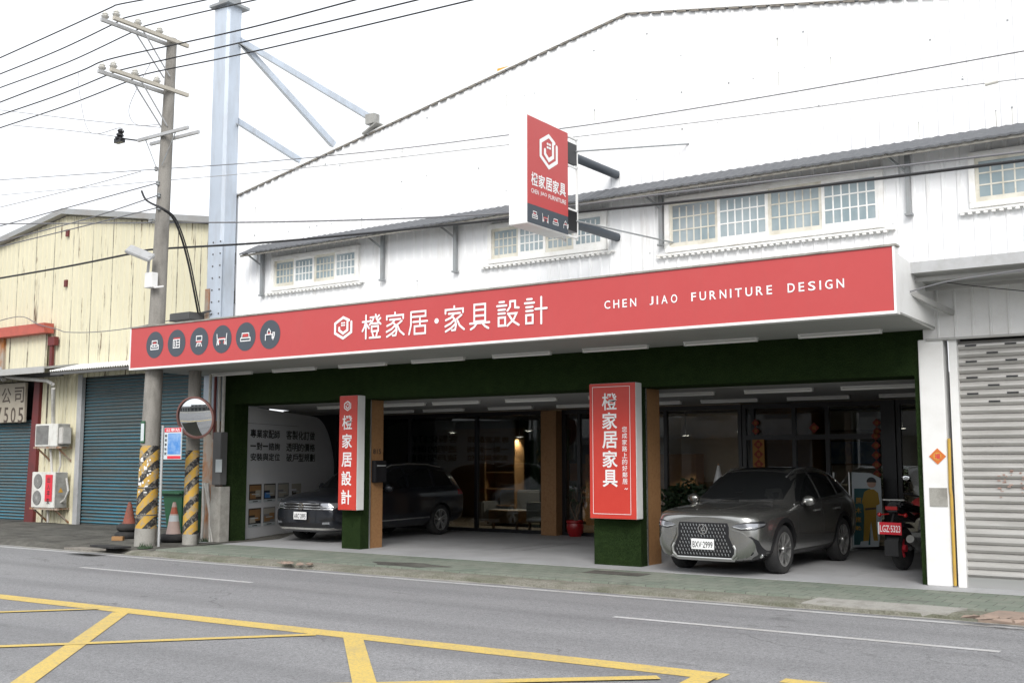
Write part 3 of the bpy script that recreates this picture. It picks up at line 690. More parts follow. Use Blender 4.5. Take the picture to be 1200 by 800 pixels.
# ground floor: turf lintel, pillars, ceiling, walls
LY = 16.2
PLX0, PLX1 = at(261, 560, 1, LY).x, at(272.5, 560, 1, LY).x
mb = MB(); mb.box((PLX0, LY, 2.96), (-3.96, 16.95, 3.72)); turf_blades(mb, (PLX0, LY, 2.955), (-3.96, 16.95, 3.62), 900, 1); mb.build('lintel', 'turf', store)
mb = MB(); mb.box((PLX0, LY, 0), (PLX1, 16.6, 2.96)); turf_blades(mb, (PLX0, LY, 0), (PLX1, 16.6, 2.96), 1500, 2); mb.build('pillar', 'turf', store)
mb = MB(); mb.box((-15.30, LY, 0), (-14.81, 16.45, 2.96)); turf_blades(mb, (-15.30, LY, 0), (-14.81, 16.45, 2.96), 1500, 3); mb.build('pillar', 'turf', store)
mb = MB(); mb.box((-9.48, LY, 0), (-8.59, 16.42, 2.96)); turf_blades(mb, (-9.48, LY, 0), (-8.59, 16.42, 2.96), 1800, 4); mb.build('pillar', 'turf', store)
mb = MB(); mb.box((-4.12, LY, 0), (-3.965, 16.9, 2.96)); turf_blades(mb, (-4.12, LY, 0), (-4.045, 16.9, 2.96), 2200, 5); mb.build('pillar', 'turf', store)
mb = MB(); mb.box((-15.26, 16.47, 0), (-14.83, 16.87, 2.955)); mb.build('wood_post', 'wood_osb', store)
mb = MB(); mb.box((-14.828, 16.445, 0), (-14.80, 16.475, 2.955)); mb.build('post_trim', 'satin_silver', store)
mb = MB(); mb.box((-9.44, 16.44, 0), (-8.61, 16.97, 2.955)); mb.build('wood_post', 'wood_osb', store)
mb = MB(); mb.box((-8.605, 16.415, 0), (-8.58, 16.45, 2.955)); mb.build('post_trim', 'satin_silver', store)
mb = MB(); mb.box((-14.14, 21.70, 0), (-13.72, 22.1, 2.9)); mb.build('wood_post', 'wood_osb', store)
mb = MB(); mb.prism([(-18.84, 16.96, 2.95), (-3.96, 16.96, 2.95), (-3.96, 22.4, 2.95), (-22.4, 22.4, 2.95), (-22.4, 21.3, 2.95), (-20.6, 21.3, 2.95), (-19.0, 17.0, 2.95)], (0, 0, .15)); mb.build('ceiling', 'ceiling_grey', store)
# splayed grey feature wall on the left (goes away at 20.7 degrees)
_g = at(284.5, 632, 2, 0); GWo = Vector((_g.x, 16.72, 0)); GWd = Vector((-.353, .9356, 0)); GWn = Vector((.9356, .353, 0))
def gw(t, z, off=0): return GWo+GWd*t+Vector((0, 0, z))+GWn*off
arc = [(0.0, 0), (0.0, 2.94)]
for i in range(13):
    q = i/12; a = pi/2*q; arc.append((3.6+1.35*math.sin(a), 1.35+1.5*math.cos(a)+.0))
arc += [(4.95, 0)]
mb = MB(); mb.prism([gw(t, z) for t, z in arc], tuple(-GWn*.06)); mb.build('feature_wall', 'inside_wall', store)
_bx0, _bx1 = at(274, 560, 1, 16.64).x, GWo.x-.002
mb = MB(); mb.box((_bx0, 16.64, .93), (_bx1, 16.74, 2.94)); mb.build('beige_wall', 'beige_wall', store)
mb = MB(); mb.box((_bx0, 16.63, 0), (_bx1, 16.74, .93)); mb.build('skirting', 'brown_skirt', store)
mb = MB(); mb.box((-22.4, 21.35, 0), (-20.42, 21.42, 2.95)); mb.build('carport_wall', 'dark_wall', store)
mb = MB(); mb.box((-3.98, 16.9, 0), (-3.8, 22, 2.95)); mb.build('carport_wall', 'dark_wall', store)
# showroom shell behind the glass
mb = MB(); mb.box((-22.4, 22.03, -.02), (-3.8, 29, .03)); mb.build('showroom_floor', 'shop_floor', store)
mb = MB(); mb.box((-22.4, 29, 0), (-3.8, 29.1, 3.1)); mb.box((-22.45, 22.05, 0), (-22.3, 29, 3.1)); mb.box((-3.98, 22.05, 0), (-3.8, 29, 3.1)); mb.build('showroom_wall', 'shop_wall', store)
mb = MB(); mb.box((-22.4, 22.06, 3.0), (-3.8, 29, 3.1)); mb.build('showroom_ceiling', 'shop_wall', store)
mb = MB(); mb.box((-9.25, 22.1, 0), (-9.05, 27, 3.0)); mb.build('partition', 'furn_wood', store)
mb = MB(); mb.box((-13.2, 26.0, 1.2), (-9.3, 26.1, 2.95)); mb.build('partition', 'white_paint', store)
mb = MB(); mb.box((-13.2, 25.98, 0), (-9.3, 26.1, 1.2)); mb.build('wainscot', 'furn_cream', store)
mb = MB(); mb.box((-8.9, 26.6, 0.03), (-4.2, 26.7, 2.95)); mb.build('partition', 'white_paint', store)

def glazing(x0, x1, mull, transom=None, name='glass_front', z1=2.93, door=None):
    f = MB(); y = 22.0
    f.box((x0, y-.05, z1-.10), (x1, y+.05, z1)); f.box((x0, y-.05, 0.0), (x1, y+.05, .08))
    for m_ in [x0+.04]+list(mull)+[x1-.04]: f.box((m_-.04, y-.051, .08), (m_+.04, y+.051, z1-.10))
    if transom: f.box((x0+.08, y-.045, transom-.05), (x1-.08, y+.045, transom+.05))
    F = f.build(name, 'black_frame', store)
    edges = [x0+.04]+list(mull)+[x1-.04]
    for a, b in zip(edges[:-1], edges[1:]):
        for zz0, zz1 in (((.08, transom-.05), (transom+.05, z1-.1)) if transom else ((.08, z1-.1),)):
            p = MB(); p.box((a+.04, y-.006, zz0), (b-.04, y+.006, zz1)); p.build('pane', 'shop_glass', F)
    return F
glazing(-22.2, -14.15, (-20.3, -18.4, -16.24))
glazing(-13.71, -9.2, (-13.25, -11.0))
fr = glazing(-9.18, -6.05, (-8.95, -8.05, -7.35), transom=2.22)
mb = MB(); mb.box((-7.25, 21.92, 1.0), (-7.22, 21.95, 1.5)); mb.build('door_handle', 'satin_silver', fr)
mb = MB(); mb.box((-6.25, 21.9, 0), (-5.98, 22.06, 2.93)); mb.build('door_frame', 'black_frame', store)
glazing(-5.97, -4.0, (-5.0,))

# ================================================================== RIGHT NEIGHBOUR (roller shutter shop)
rn = thing('shutter_shop', 'closed neighbouring shop with silver roller shutter, white pillar and ribbed panel above', 'shop', (-2.8, 16.2, 0))
mb = MB(); mb.box((-4.04, 16.13, 0), (-3.70, 16.45, 3.46)); mb.build('pillar', 'white_paint', rn, bevel=.01)
mb = MB(); mb.box((-3.96, 16.12, 1.10), (-3.72, 16.135, 1.36)); mb.build('bare_patch', 'cement', rn)
mb = MB(); mb.box((-3.63, 16.16, 0), (-3.52, 16.40, 3.46)); mb.build('shutter_guide', 'white_paint', rn)
sh = MB(); z = .14; k = 0; P = .113
while z < 3.40:
    z2 = min(z+P, 3.43)
    prof = [(0, 16.26), (.30, 16.225), (.55, 16.225), (.80, 16.262), (.92, 16.285), (1.0, 16.26)]
    for (a, ya), (b, yb) in zip(prof[:-1], prof[1:]):
        sh.quad((-3.52, ya, z+(z2-z)*a), (2.2, ya, z+(z2-z)*a), (2.2, yb, z+(z2-z)*b), (-3.52, yb, z+(z2-z)*b))
    z += P
for r in range(8):
    zz = .14+P*(21+r)+.045; off = .0 if r % 2 else .28
    for i in range(10): xx = -3.42+off+i*.52; sh.box((xx, 16.218, zz-.012), (xx+.15, 16.2235, zz+.012), 1)
SH = sh.build('roller_shutter', ['shutter_silver', 'black_frame'], rn, normals=False)
mb = MB(); mb.box((-3.52, 16.20, 0), (2.2, 16.27, .14)); mb.build('bottom_rail', 'satin_silver', SH)
mb = MB(); random.seed(11)
for cx, cz, h in ((-2.98, 1.42, .36), (-2.70, 1.40, .36)):
    for k in range(16):
        x_ = cx+random.uniform(-.09, .09); z_ = cz+random.uniform(-h/2, h/2); ww = random.uniform(.012, .05)
        mb.box((x_-ww/2, 16.219, z_-.006), (x_+ww/2, 16.2240+.0002*k, z_+random.uniform(.004, .02)))
mb.build('faded_marks', 'faded_red', SH)
mb = MB(); corr_wall(mb, -3.97, 2.2, 16.17, lambda x: 3.465, lambda x: 4.32, pitch=.235, rib=.02, d=.02); mb.build('ribbed_panel', 'white_paint', rn, normals=False)
mb = MB(); mb.box((-3.92, 16.10, 3.44), (2.2, 16.2, 3.47)); mb.build('panel_ledge', 'canopy_grey', rn)
cn = MB(); cn.prism([(-3.93, 15.0, 4.25), (-3.93, 16.46, 4.14), (-3.93, 16.46, 4.20), (-3.93, 15.02, 4.38), (-3.93, 15.0, 4.38)], (6.1, 0, 0))
CN = cn.build('canopy', 'canopy_grey', rn)
mb = MB(); mb.box((-3.93, 14.975, 4.245), (2.17, 15.0, 4.395)); mb.build('fascia', 'galv_grey', CN)
mb = MB(); mb.beam((-3.95, 15.2, 4.18), (2.2, 15.2, 4.18), .05, .05); mb.beam((-3.95, 15.75, 4.13), (2.2, 15.75, 4.13), .05, .05)
mb.beam((-3.9, 14.7, 4.02), (-3.55, 16.14, 3.82), .06, .07); mb.build('canopy_bar', 'canopy_grey', CN)
mb = MB(); mb.box((-3.4, 17.5, 0), (2.2, 17.6, 3.4)); mb.box((-3.8, 16.47, 3.5), (2.2, 17.5, 3.55)); mb.build('inner_wall', 'dark_wall', rn)
mb = MB(); mb.tube([(-3.665, 16.12, .02), (-3.665, 16.12, 1.25), (-3.675, 16.12, 1.35), (-3.665, 16.12, 2.05)], .022, 8)
tag(mb.build('drain_pipe', 'pipe_yellow'), 'thin yellow drain pipe running up beside the white pillar', 'pipe')
pd = MB(); c = Vector((-3.83, 16.12, 1.80)); r = .115
pd.prism([c+Vector((r, 0, 0)), c+Vector((0, 0, r)), c-Vector((r, 0, 0)), c-Vector((0, 0, r))], (0, .006, 0), 0)
pd.lathe([(0, 0), (.055, 0), (.055, .004), (0, .004)], c+Vector((0, -.004, 0)), (0, 1, 0), 14, 1)
put_text(pd, '福', c, X_, Z_, (-.04, -.04, .04, .04), 2, .02, lift=.006)
tag(pd.build('fortune_sign', ['paper_orange', 'paper_gold', 'paper_red']), 'small orange diamond fortune paper pasted on the white pillar', 'decoration')

# ================================================================== LEFT NEIGHBOUR (yellow corrugated building)
LN = 18.05
ln = thing('yellow_workshop', 'rusty yellow corrugated workshop with gable roof and blue roller shutters', 'building', (-27, 18.05, 0))
def lz(x): return 8.72-(.165 if x > -27.95 else .15)*abs(x+27.95)
mb = MB(); corr_wall(mb, -45, -19.6, LN, lambda x: 4.02 if x > -29 else 4.02, lz, pitch=.23, rib=.03, d=.025); mb.build('gable_wall', 'yellow_sheet', ln, normals=False)
mb = MB()
for a, b in ((-27.95, -46), (-27.95, -19.4)):
    za, zb_ = lz(a)+.02, lz(b)+.02
    mb.prism([(a, LN-.22, za), (b, LN-.22, zb_), (b, LN-.22, zb_+.16), (a, LN-.22, za+.16)], (0, 24, 0))
mb.build('roof', 'roof_sheet', ln)
mb = MB(); mb.box((-19.75, LN+.02, 3.2), (-19.6, 40, 7.2)); mb.build('side_wall', 'yellow_sheet', ln)
mb = MB(); corr_wall(mb, -28.9, -27.05, LN, lambda x: 0, lambda x: 4.02, pitch=.19, rib=.03, d=.03); mb.build('lower_wall', 'yellow_sheet', ln, normals=False)
mb = MB(); mb.box((-45, LN+.35, 0), (-20.0, LN+.5, 4.3)); mb.build('inner_wall', 'dark_wall', ln)
def shutter(x0, x1, z1, y):
    s = MB(); z = .05; P = .0905
    z = 0.0
    while z < z1-.01:
        z2 = min(z+P, z1)
        prof = [(0, y), (.12, y+.022), (.38, y+.022), (.5, y), (.72, y-.016), (1.0, y)]
        for (a, ya), (b, yb) in zip(prof[:-1], prof[1:]):
            s.quad((x0, ya, z+P*a), (x1, ya, z+P*a), (x1, yb, z+P*b), (x0, yb, z+P*b))
        z += P
    return s.build('roller_shutter', 'shutter_teal', ln, normals=False)
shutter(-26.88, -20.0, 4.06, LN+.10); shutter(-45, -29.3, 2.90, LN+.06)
mb = MB(); mb.box((-27.06, LN-.05, 0), (-26.86, LN+.06, 4.1)); mb.build('shutter_guide', 'galv_grey', ln)
mb = MB(); mb.prism([(-29.30, LN-.10, 0), (-28.86, LN-.10, 0), (-28.82, LN-.10, 4.0), (-29.08, LN-.10, 4.0)], (0, .2, 0)); mb.build('red_post', 'maroon', ln)
# awning along the front
aw = MB(); aw.prism([(-45, LN, 4.36), (-45, LN-1.05, 4.20), (-45, LN-1.05, 4.26), (-45, LN, 4.42)], (45-27.15, 0, 0))
AW = aw.build('awning', 'roof_sheet', ln)
mb = MB(); mb.box((-45, LN-1.08, 4.10), (-27.1, LN-1.05, 4.27)); mb.build('gutter', 'canopy_grey', AW)
mb = MB(); xx = -27.15; P = .10
while xx < -19.9:
    mb.add([(xx, LN-.9, 4.12), (xx+P/2, LN-.9, 4.165), (xx+P/2, LN, 4.40), (xx, LN, 4.355)], [(0, 1, 2, 3)]); mb.add([(xx+P/2, LN-.9, 4.165), (xx+P, LN-.9, 4.12), (xx+P, LN, 4.355), (xx+P/2, LN, 4.40)], [(0, 1, 2, 3)]); xx += P
mb.build('corrugated_awning', 'white_paint', AW, normals=False)
mb = MB(); mb.beam((-27.1, LN-.85, 4.07), (-19.9, LN-.85, 4.07), .06, .07); mb.beam((-45, LN-.5, 4.1), (-27.1, LN-.5, 4.1), .06, .12); mb.build('awning_beam', 'ac_dark', AW)
# red beam with small panel above the awning
mb = MB(); mb.beam((-45, LN-.25, 5.47), (-28.25, LN-.25, 5.47), .3, .28); mb.build('red_beam', 'beam_red', ln)
mb = MB(); corr_wall(mb, -30.6, -28.5, LN-.12, lambda x: 4.3, lambda x: 5.33, pitch=.23, rib=.03, d=.02); mb.build('patch_panel', 'yellow_sheet', ln, normals=False)
mb = MB(); mb.box((-30.9, LN-.2, 4.35), (-30.6, LN-.1, 5.33)); mb.build('rusty_flap', 'rusty_steel', ln)
mb = MB(); mb.box((-28.32, LN-.16, 4.3), (-28.2, LN-.08, 5.2)); mb.box((-28.36, LN-.2, 4.98), (-28.05, LN-.06, 5.22)); mb.build('rusty_post', 'maroon', ln)
mb = MB()
for px, pz in ((79, 273), (77, 332)):
    p = at(px, pz, 1, LN-.06); mb.box((p.x-.06, LN-.08, p.z-.10), (p.x+.06, LN-.03, p.z+.10))
mb.build('rust_hole', 'maroon', ln)
# sign board
sb = MB(); sb.box((-34.5, LN-.22, 2.83), (-29.33, LN-.14, 3.97), 0)
SB = tag(sb.build('company_sign', ['board_beige'], bevel=.01), 'beige signboard with dark characters and number above the left blue shutter', 'sign')
f = lambda x, y: at(x, y, 1, LN-.225)
def boxpx(x0, y0, x1, y1, fn, org):
    a, b = fn(x0, y1), fn(x1, y0); return (a.x-org.x, a.z-org.z, b.x-org.x, b.z-org.z)
og = Vector((-30, LN-.2235, 3))
for ch, b in (('公', (1.5, 454, 13.5, 473)), ('司', (16.5, 453, 28.5, 472)), ('5', (4, 477, 10, 495.5)), ('0', (12, 477, 18.5, 495.5)), ('5', (20.5, 477, 27.5, 495.5)), ('7', (-4.5, 477, 2, 495.5))):
    u0, v0, u1, v1 = boxpx(*b, f, og); 
    if ch in '公司': v1 = v0+.55 if False else v1
    sb = MB(); put_text(sb, ch, og, X_, Z_, (u0, v0, u1, v1), bold=.012); sb.build('character', 'letter_brown', SB)

# ================================================================== OPPOSITE SIDE OF THE STREET (seen in the mirror and in the glass)
def opp(x0, x1, h, m, label, y=-16):
    b = thing('row_house', label, 'building', ((x0+x1)/2, y, 0))
    mb = MB(); mb.box((x0, y-10, 0), (x1, y, h)); mb.build('wall', m, b)
    n = int((x1-x0)/3.6)
    for i in range(n):
        xa = x0+(x1-x0)*(i+.15)/n; xb = x0+(x1-x0)*(i+.85)/n
        mb = MB(); mb.box((xa, y-.1, 0), (xb, y+.03, 2.7)); mb.build('shutter', 'opp_dark', b)
        if h > 5.5:
            mb = MB(); mb.box((xa+.4, y-.1, 4.1), (xb-.4, y+.03, 5.3)); mb.build('window', 'opp_dark', b)
    mb = MB(); mb.box((x0, y, 3.0), (x1, y+1.2, 3.15)); mb.build('awning', 'eave_sheet', b)
opp(-75, -48, 5, 'opp_grey', 'grey two storey row reflected at the far left of the round mirror')
opp(-47, -30, 4.4, 'opp_white', 'low pale row reflected in the middle of the round mirror')
opp(-29, -12, 5.6, 'opp_grey', 'tall grey row facing the store, reflected in the shop glass')
opp(-11, 16, 4.6, 'opp_white', 'pale building behind the viewer, reflected in the right shop glass')
struct(sheet('far_pavement', -100, 40, -16, -5, -.05, 'cement'))

# ================================================================== SHOP SIGNS
SX0, SX1, SY, SZ0, SZ1 = -19.52, -3.80, 14.18, 3.635, 4.51
fs_ = thing('fascia_sign', 'long red shop fascia with white characters, hexagon logo and six furniture icons', 'sign', (-11.8, SY, SZ0))
mb = MB(); mb.box((SX0+.02, SY, SZ0+.02), (SX1-.02, SY+.03, SZ1-.02)); mb.build('red_panel', 'sign_red', fs_)
mb = MB(); mb.box((SX0-.01, SY-.012, SZ0-.02), (SX1+.01, SY+.15, SZ0+.018)); mb.box((SX1-.02, SY-.012, SZ0+.018), (SX1+.01, SY+.15, SZ1-.02)); mb.box((SX0-.01, SY-.012, SZ0+.018), (SX0+.02, SY+.15, SZ1-.02)); mb.build('frame', 'white_paint', fs_)
mb = MB(); mb.box((SX0-.02, SY-.02, SZ1-.018), (SX1+.03, SY+.17, SZ1+.01)); mb.build('top_flashing', 'eave_under', fs_)
F_ = Vector((0, SY-.006, 0))
def fp(x, y): p = at(x, y, 1, SY); return p.x, p.z

for (px, py), kd in zip(((181.5, 404), (207, 402), (233.5, 399.7), (260.3, 397.3), (288, 394.3), (316.5, 391.8)), ('sofa', 'cabinet', 'chair', 'table', 'bed', 'vanity')):
    u, v = fp(px, py); mb = MB(); mk = MB(); mk.lathe([(0, 0), (.275, 0), (.275, .003), (0, .003)], (u, SY-.001, v), (0, -1, 0), 36)
    icon(mb, kd, F_, X_, Z_, u, v, .205, 0, 1); mb.build('icon_drawing', ['lettering_white', 'cushion_red'], mk.build('icon_disc', 'sign_slate', fs_))
mb = MB(); logo(mb, F_, X_, Z_, (*fp(391.5, 398.5), *fp(413.5, 369.5))); mb.build('hexagon_logo', 'lettering_white', fs_)
mb = MB()
zc0, zc1 = 3.855, 4.375
_a0, _a1 = fp(435, 396.8)[1], fp(435, 368.6)[1]
_b0, _b1 = fp(628, 380)[1], fp(628, 348)[1]
for ch, xa, xb in (('橙', 423.5, 448), ('家', 450.7, 475.7), ('居', 478, 502.5), ('家', 519.3, 546), ('具', 549, 576), ('設', 581, 610), ('計', 613.5, 642.5)):
    ua, ub = fp(xa, 380)[0], fp(xb, 370)[0]; t = ((xa+xb)/2-435)/193
    glyph(mb, ch, F_, X_, Z_, (ua+.02, _a0+(_b0-_a0)*t, ub-.02, _a1+(_b1-_a1)*t), 8.2)
u, v = fp(511.8, 376); mb.lathe([(0, 0), (.045, 0), (.045, .004), (0, .004)], (u, SY-.002, v), (0, -1, 0), 16)
mb.build('characters', 'lettering_white', fs_, normals=False)
mb = MB(); e0, e1 = fp(708.5, 362)[0], fp(989.5, 336.6)[0]; ez0, ez1 = fp(708.5, 362.2)[1], fp(708.5, 352.6)[1]
S = 'CHEN JIAO FURNITURE DESIGN'; wds = {'I': .18, ' ': .9, 'J': .5, 'E': .62, 'F': .6}; tot = 0; lay = []
for ch in S:
    w_ = wds.get(ch, .8); lay.append((ch, tot, w_)); tot += w_+.42
k_ = (e1-e0)/(tot-.42)
for ch, o_, w_ in lay:
    if ch == ' ': mb.build('latin_word', 'lettering_white', fs_); mb = MB()
    else: put_text(mb, ch, F_, X_, Z_, (e0+o_*k_, ez0, e0+(o_+w_)*k_, ez1), bold=.012)
mb.build('latin_word', 'lettering_white', fs_)
mb = MB(); mb.prism([(SX0, SY+.03, SZ0-.004), (SX0, 16.19, 3.61), (SX0, 16.19, 3.64), (SX0, SY+.03, SZ0+.02)], (SX1-SX0, 0, 0)); mb.build('soffit', 'soffit', fs_)
mb = MB(); mb.prism([(SX1-.03, SY+.16, SZ0), (SX1-.03, 16.18, 3.60), (SX1-.03, 16.18, 4.35), (SX1-.03, SY+.16, 4.42)], (.025, 0, 0)); mb.build('box_side', 'white_paint', fs_)
mb = MB(); mb.box((SX0+.7, SY+.16, 4.36), (SX1-.04, 16.4, 4.40)); mb.build('box_top', 'canopy_grey', fs_)
mb = MB(); x_ = -19
for x_ in (-18.6, -14.0, -10.0, -6.3): mb.beam((x_, SY+.1, 3.72), (x_, 16.4, 3.72), .05, .05)
mb.build('bracket', 'grey_steel', fs_)
# unlit tube lights
def tube_light(x, y, z, L, label, group):
    t = thing('tube_light', label, 'ceiling light', (x, y, z), group)
    mb = MB(); mb.box((x-L/2, y-.05, z-.022), (x+L/2, y+.05, z)); mb.build('housing', 'white_paint', t)
    mb = MB(); mb.tube([(x-L/2+.03, y, z-.045), (x+L/2-.03, y, z-.045)], .022, 8); mb.box((x-L/2, y-.03, z-.065), (x-L/2+.03, y+.03, z-.02)); mb.box((x+L/2-.03, y-.03, z-.065), (x+L/2, y+.03, z-.02)); mb.build('tube', 'tube_light_off', t)
    return t
ORD = ['first', 'second', 'third', 'fourth', 'fifth', 'sixth', 'seventh', 'eighth', 'ninth', 'tenth']
z_s = lambda y: SZ0-.004-(y-SY-.03)*(SZ0-.004-3.61)/(16.19-SY-.03)
base = None
for i in range(8):
    x = -18.15+i*1.872; lab = 'unlit tube light under the red fascia, %s from the left' % ORD[i]
    if base is None: base = tube_light(x, 15.75, z_s(15.75)-.002, 1.22, lab, 'tube lights under the fascia')
    else: dup(base, (x, 15.75, z_s(15.75)-.002), lab)
base = None; k = 0
for i, x in enumerate((-17.0, -15.1, -13.68, -11.82, -9.9, -8.55, -6.78, -5.10)):
    lab = 'tube light on the carport ceiling, front row, %s from the left' % ORD[i]
    if base is None: base = tube_light(x, 17.8, 2.948, 1.2, lab, 'tube lights on the carport ceiling')
    else: dup(base, (x, 17.8, 2.948), lab)
for i, x in enumerate((-17.5, -15.97, -14.05, -12.2, -10.4, -8.75, -6.95, -5.2)):
    dup(base, (x, 20.3, 2.948), 'tube light on the carport ceiling, back row, %s from the left' % ORD[i])

# vertical light boxes on the pillars
def vbox(name, label, x0, x1, z0, z1):
    t = thing(name, label, 'sign', ((x0+x1)/2, 16.1, z0))
    mb = MB(); mb.box((x0, 15.98, z0), (x1, 16.195, z1)); mb.build('box', 'white_paint', t, bevel=.008)
    mb = MB(); mb.box((x0+.003, 15.966, z0+.004), (x1-.005, 15.979, z1-.004)); mb.build('face_panel', 'sign_red_deep', t)
    return t
V1 = vbox('pillar_sign', 'narrow red light box with hexagon logo and five white characters on the left turf pillar', -15.20, -14.72, .77, 3.02)
o_ = Vector((0, 15.962, 0)); mb = MB()
q = lambda x, y: (at(x, y, 1, 15.96).x, at(x, y, 1, 15.96).z)
cx = -14.96
logo(mb, o_, X_, Z_, (cx-.115, 2.715, cx+.075, 2.915)); 
zt = 2.63
for i, ch in enumerate('橙家居設計'):
    put_text(mb, ch, o_, X_, Z_, (cx-.155, zt-.285-i*.366, cx+.115, zt-i*.366), bold=.018)
mb.build('characters', 'lettering_white', V1)
V2 = vbox('pillar_sign', 'wide red light box with five large characters and thin white border', -9.42, -8.54, .78, 3.03)
mb = MB(); b0, b1, c0, c1 = -9.35, -8.64, .86, 2.97
for p, q_ in (((b0, c0), (b1, c0)), ((b1, c0), (b1, c1)), ((b1, c1), (b0, c1)), ((b0, c1), (b0, c0))): stroke(mb, [p, q_], o_, X_, Z_, .008)
mb.build('border_line', 'lettering_white', V2)
mb = MB()
for i, ch in enumerate('橙家居家具'):
    put_text(mb, ch, o_, X_, Z_, (-9.172, 2.864-.285-i*.319, -8.882, 2.864-i*.319), bold=.018)
mb.build('characters', 'lettering_white', V2)
mb = MB()
for i, ch in enumerate('您成家路上的好鄰居'):
    put_text(mb, ch, o_, X_, Z_, (-8.795, 2.30-.09-i*.107, -8.700, 2.30-i*.107), bold=.008)
stroke(mb, [(-8.755, 1.27), (-8.735, 1.285), (-8.715, 1.268), (-8.70, 1.285)], o_, X_, Z_, .01)
mb.build('slogan', 'lettering_white', V2)

# blade sign over the road side
bx0, bx1, by0, by1, bz0, bz1 = -9.33, -9.0, 13.44, 14.65, 5.31, 7.01
B = thing('projecting_sign', 'red and grey double sided projecting sign hung high over the fascia', 'sign', (-9.15, 14.0, 5.3))
mb = MB(); mb.box((bx0, by0, bz0), (bx1, by1-.02, bz1)); mb.build('box', 'white_paint', B, bevel=.006)
mb = MB(); mb.box((bx1, by0+.015, 5.62), (bx1+.008, by1-.03, bz1-.015)); mb.build('red_panel', 'sign_red', B)
mb = MB(); mb.box((bx1, by0+.015, bz0+.02), (bx1+.008, by1-.03, 5.62)); mb.build('grey_panel', 'sign_slate', B)
Yv = (0, 1, 0); ob = Vector((bx1+.012, 0, 0))
mb = MB(); logo(mb, ob, Yv, Z_, (13.78, 6.27, 14.31, 6.83)); mb.build('hexagon_logo', 'lettering_white', B)
mb = MB()
for i, ch in enumerate('橙家居家具'): put_text(mb, ch, ob, Yv, Z_, (13.545+i*.203, 5.92, 13.545+i*.203+.19, 6.13), bold=.018)
mb.build('characters', 'lettering_white', B)
put_words((('CHEN', (13.545, 5.80, 13.755, 5.87)), ('JIAO', (13.805, 5.80, 13.985, 5.87)), ('FURNITURE', (14.035, 5.80, 14.55, 5.87))), 'latin_word', 'lettering_white', B, ob, Yv, Z_, .008)
for i, kd in enumerate(('sofa', 'table', 'bed', 'vanity')): mb = MB(); icon(mb, kd, ob, Yv, Z_, 13.64+i*.30, 5.47, .12, 0, 1); mb.build('icon_drawing', ['lettering_white', 'cushion_red'], B)
mb = MB()
for z_ in (5.34, 5.78, 6.50, 6.98): mb.beam((-9.05, by1-.02, z_), (-9.05, by1+.34, z_), .03, .03); mb.beam((-9.28, by1-.02, z_), (-9.28, by1+.34, z_), .03, .03)
mb.beam((-9.05, by1+.34, 5.3), (-9.05, by1+.34, 7.0), .03, .03); mb.beam((-9.28, by1+.34, 5.3), (-9.28, by1+.34, 7.0), .03, .03)
mb.build('rear_cage', 'white_paint', B)
for z_ in (5.60, 6.72):
    mb = MB(); mb.box((-9.29, by1+.03, z_-.17), (-9.04, by1+.33, z_+.17)); mb.build('mount_plate', 'black_frame', B)
    mb = MB(); mb.cyl((-9.14, by1+.2, z_), (-9.14, 16.49, z_+.02), .075, n=16); mb.build('arm', 'sign_slate', B, smooth=True)
for a_, b_ in (((-9.05, by1+.3, 6.78), (-7.73, 16.48, 7.06)), ((-9.05, by1+.3, 5.62), (-8.05, 16.48, 5.40))): mb = MB(); mb.tube([a_, b_], .014, 6); mb.build('stay_rod', 'grey_steel', B)

# wall graphics inside the carport: part of the feature wall
FWL = next(o for o in store.children if o.name.startswith('feature_wall'))
def gp(x, y):            # where a sight line meets the splayed wall
    d = FW + RT*((x-600)/FPX) + UP*((400-y)/FPX); o = Vector((0, 0, CAMZ)); t = (GWo-o).dot(GWn)/d.dot(GWn); p = o+d*t
    return (p-GWo).dot(GWd), p.z
og = GWo+GWn*.004; UD = tuple(GWd)
# U x V must point out of the wall (towards GWn): U = direction away from the street
mb = MB(); tw = lambda x0, y0, x1, y1: (gp(x0, (y0+y1)/2)[0], gp((x0+x1)/2, y1)[1], gp(x1, (y0+y1)/2)[0], gp((x0+x1)/2, y0)[1])
_Zd = Vector(Z_)
put_words((('服務項目', tw(294, 482, 318, 491)), ('SERVICE', tw(319, 491, 332, 494.5)), ('ITEMS', tw(335, 491, 346, 494.5)), ('多種風格', tw(292, 548, 315, 556.5)),
           ('VARIOUS', tw(317, 553.5, 330, 557.5)), ('STYLES', tw(332.5, 553.5, 345, 557.5))), 'heading', 'lettering_white', FWL, og, UD, Z_, .012)
mb = MB()
for s_, b_ in (('專業家配師', (293, 503.5, 328, 513)), ('客製化訂做', (335, 505, 369, 515)), ('一對一諮詢', (293, 518.5, 328, 527)), ('透明的價格', (335, 519.5, 369, 528.5)), ('安裝與定位', (293, 531, 328, 539.5)), ('破戶型規劃', (335, 531.5, 369, 540.5))):
    u0, v0, u1, v1 = tw(*b_); n = len(s_); mb = MB()
    for i, ch in enumerate(s_):
        ua = u0+(u1-u0)*(i+.03)/n; ub = u0+(u1-u0)*(i+.94)/n
        if ch == '一': put_text(mb, ch, og, UD, Z_, (ua, (v0+v1)/2-.012, ub, (v0+v1)/2+.02), bold=.01)
        else:
            for q_, (dx_, dz_) in enumerate(((0, 0), (.012, .004), (.006, -.005))): put_text(mb, ch, og, UD, Z_, (ua+dx_, v0+dz_, ub+dx_, v1+dz_), bold=0, lift=.0006*q_)
    mb.build('text_line', 'letter_dark', FWL)
mb = MB()
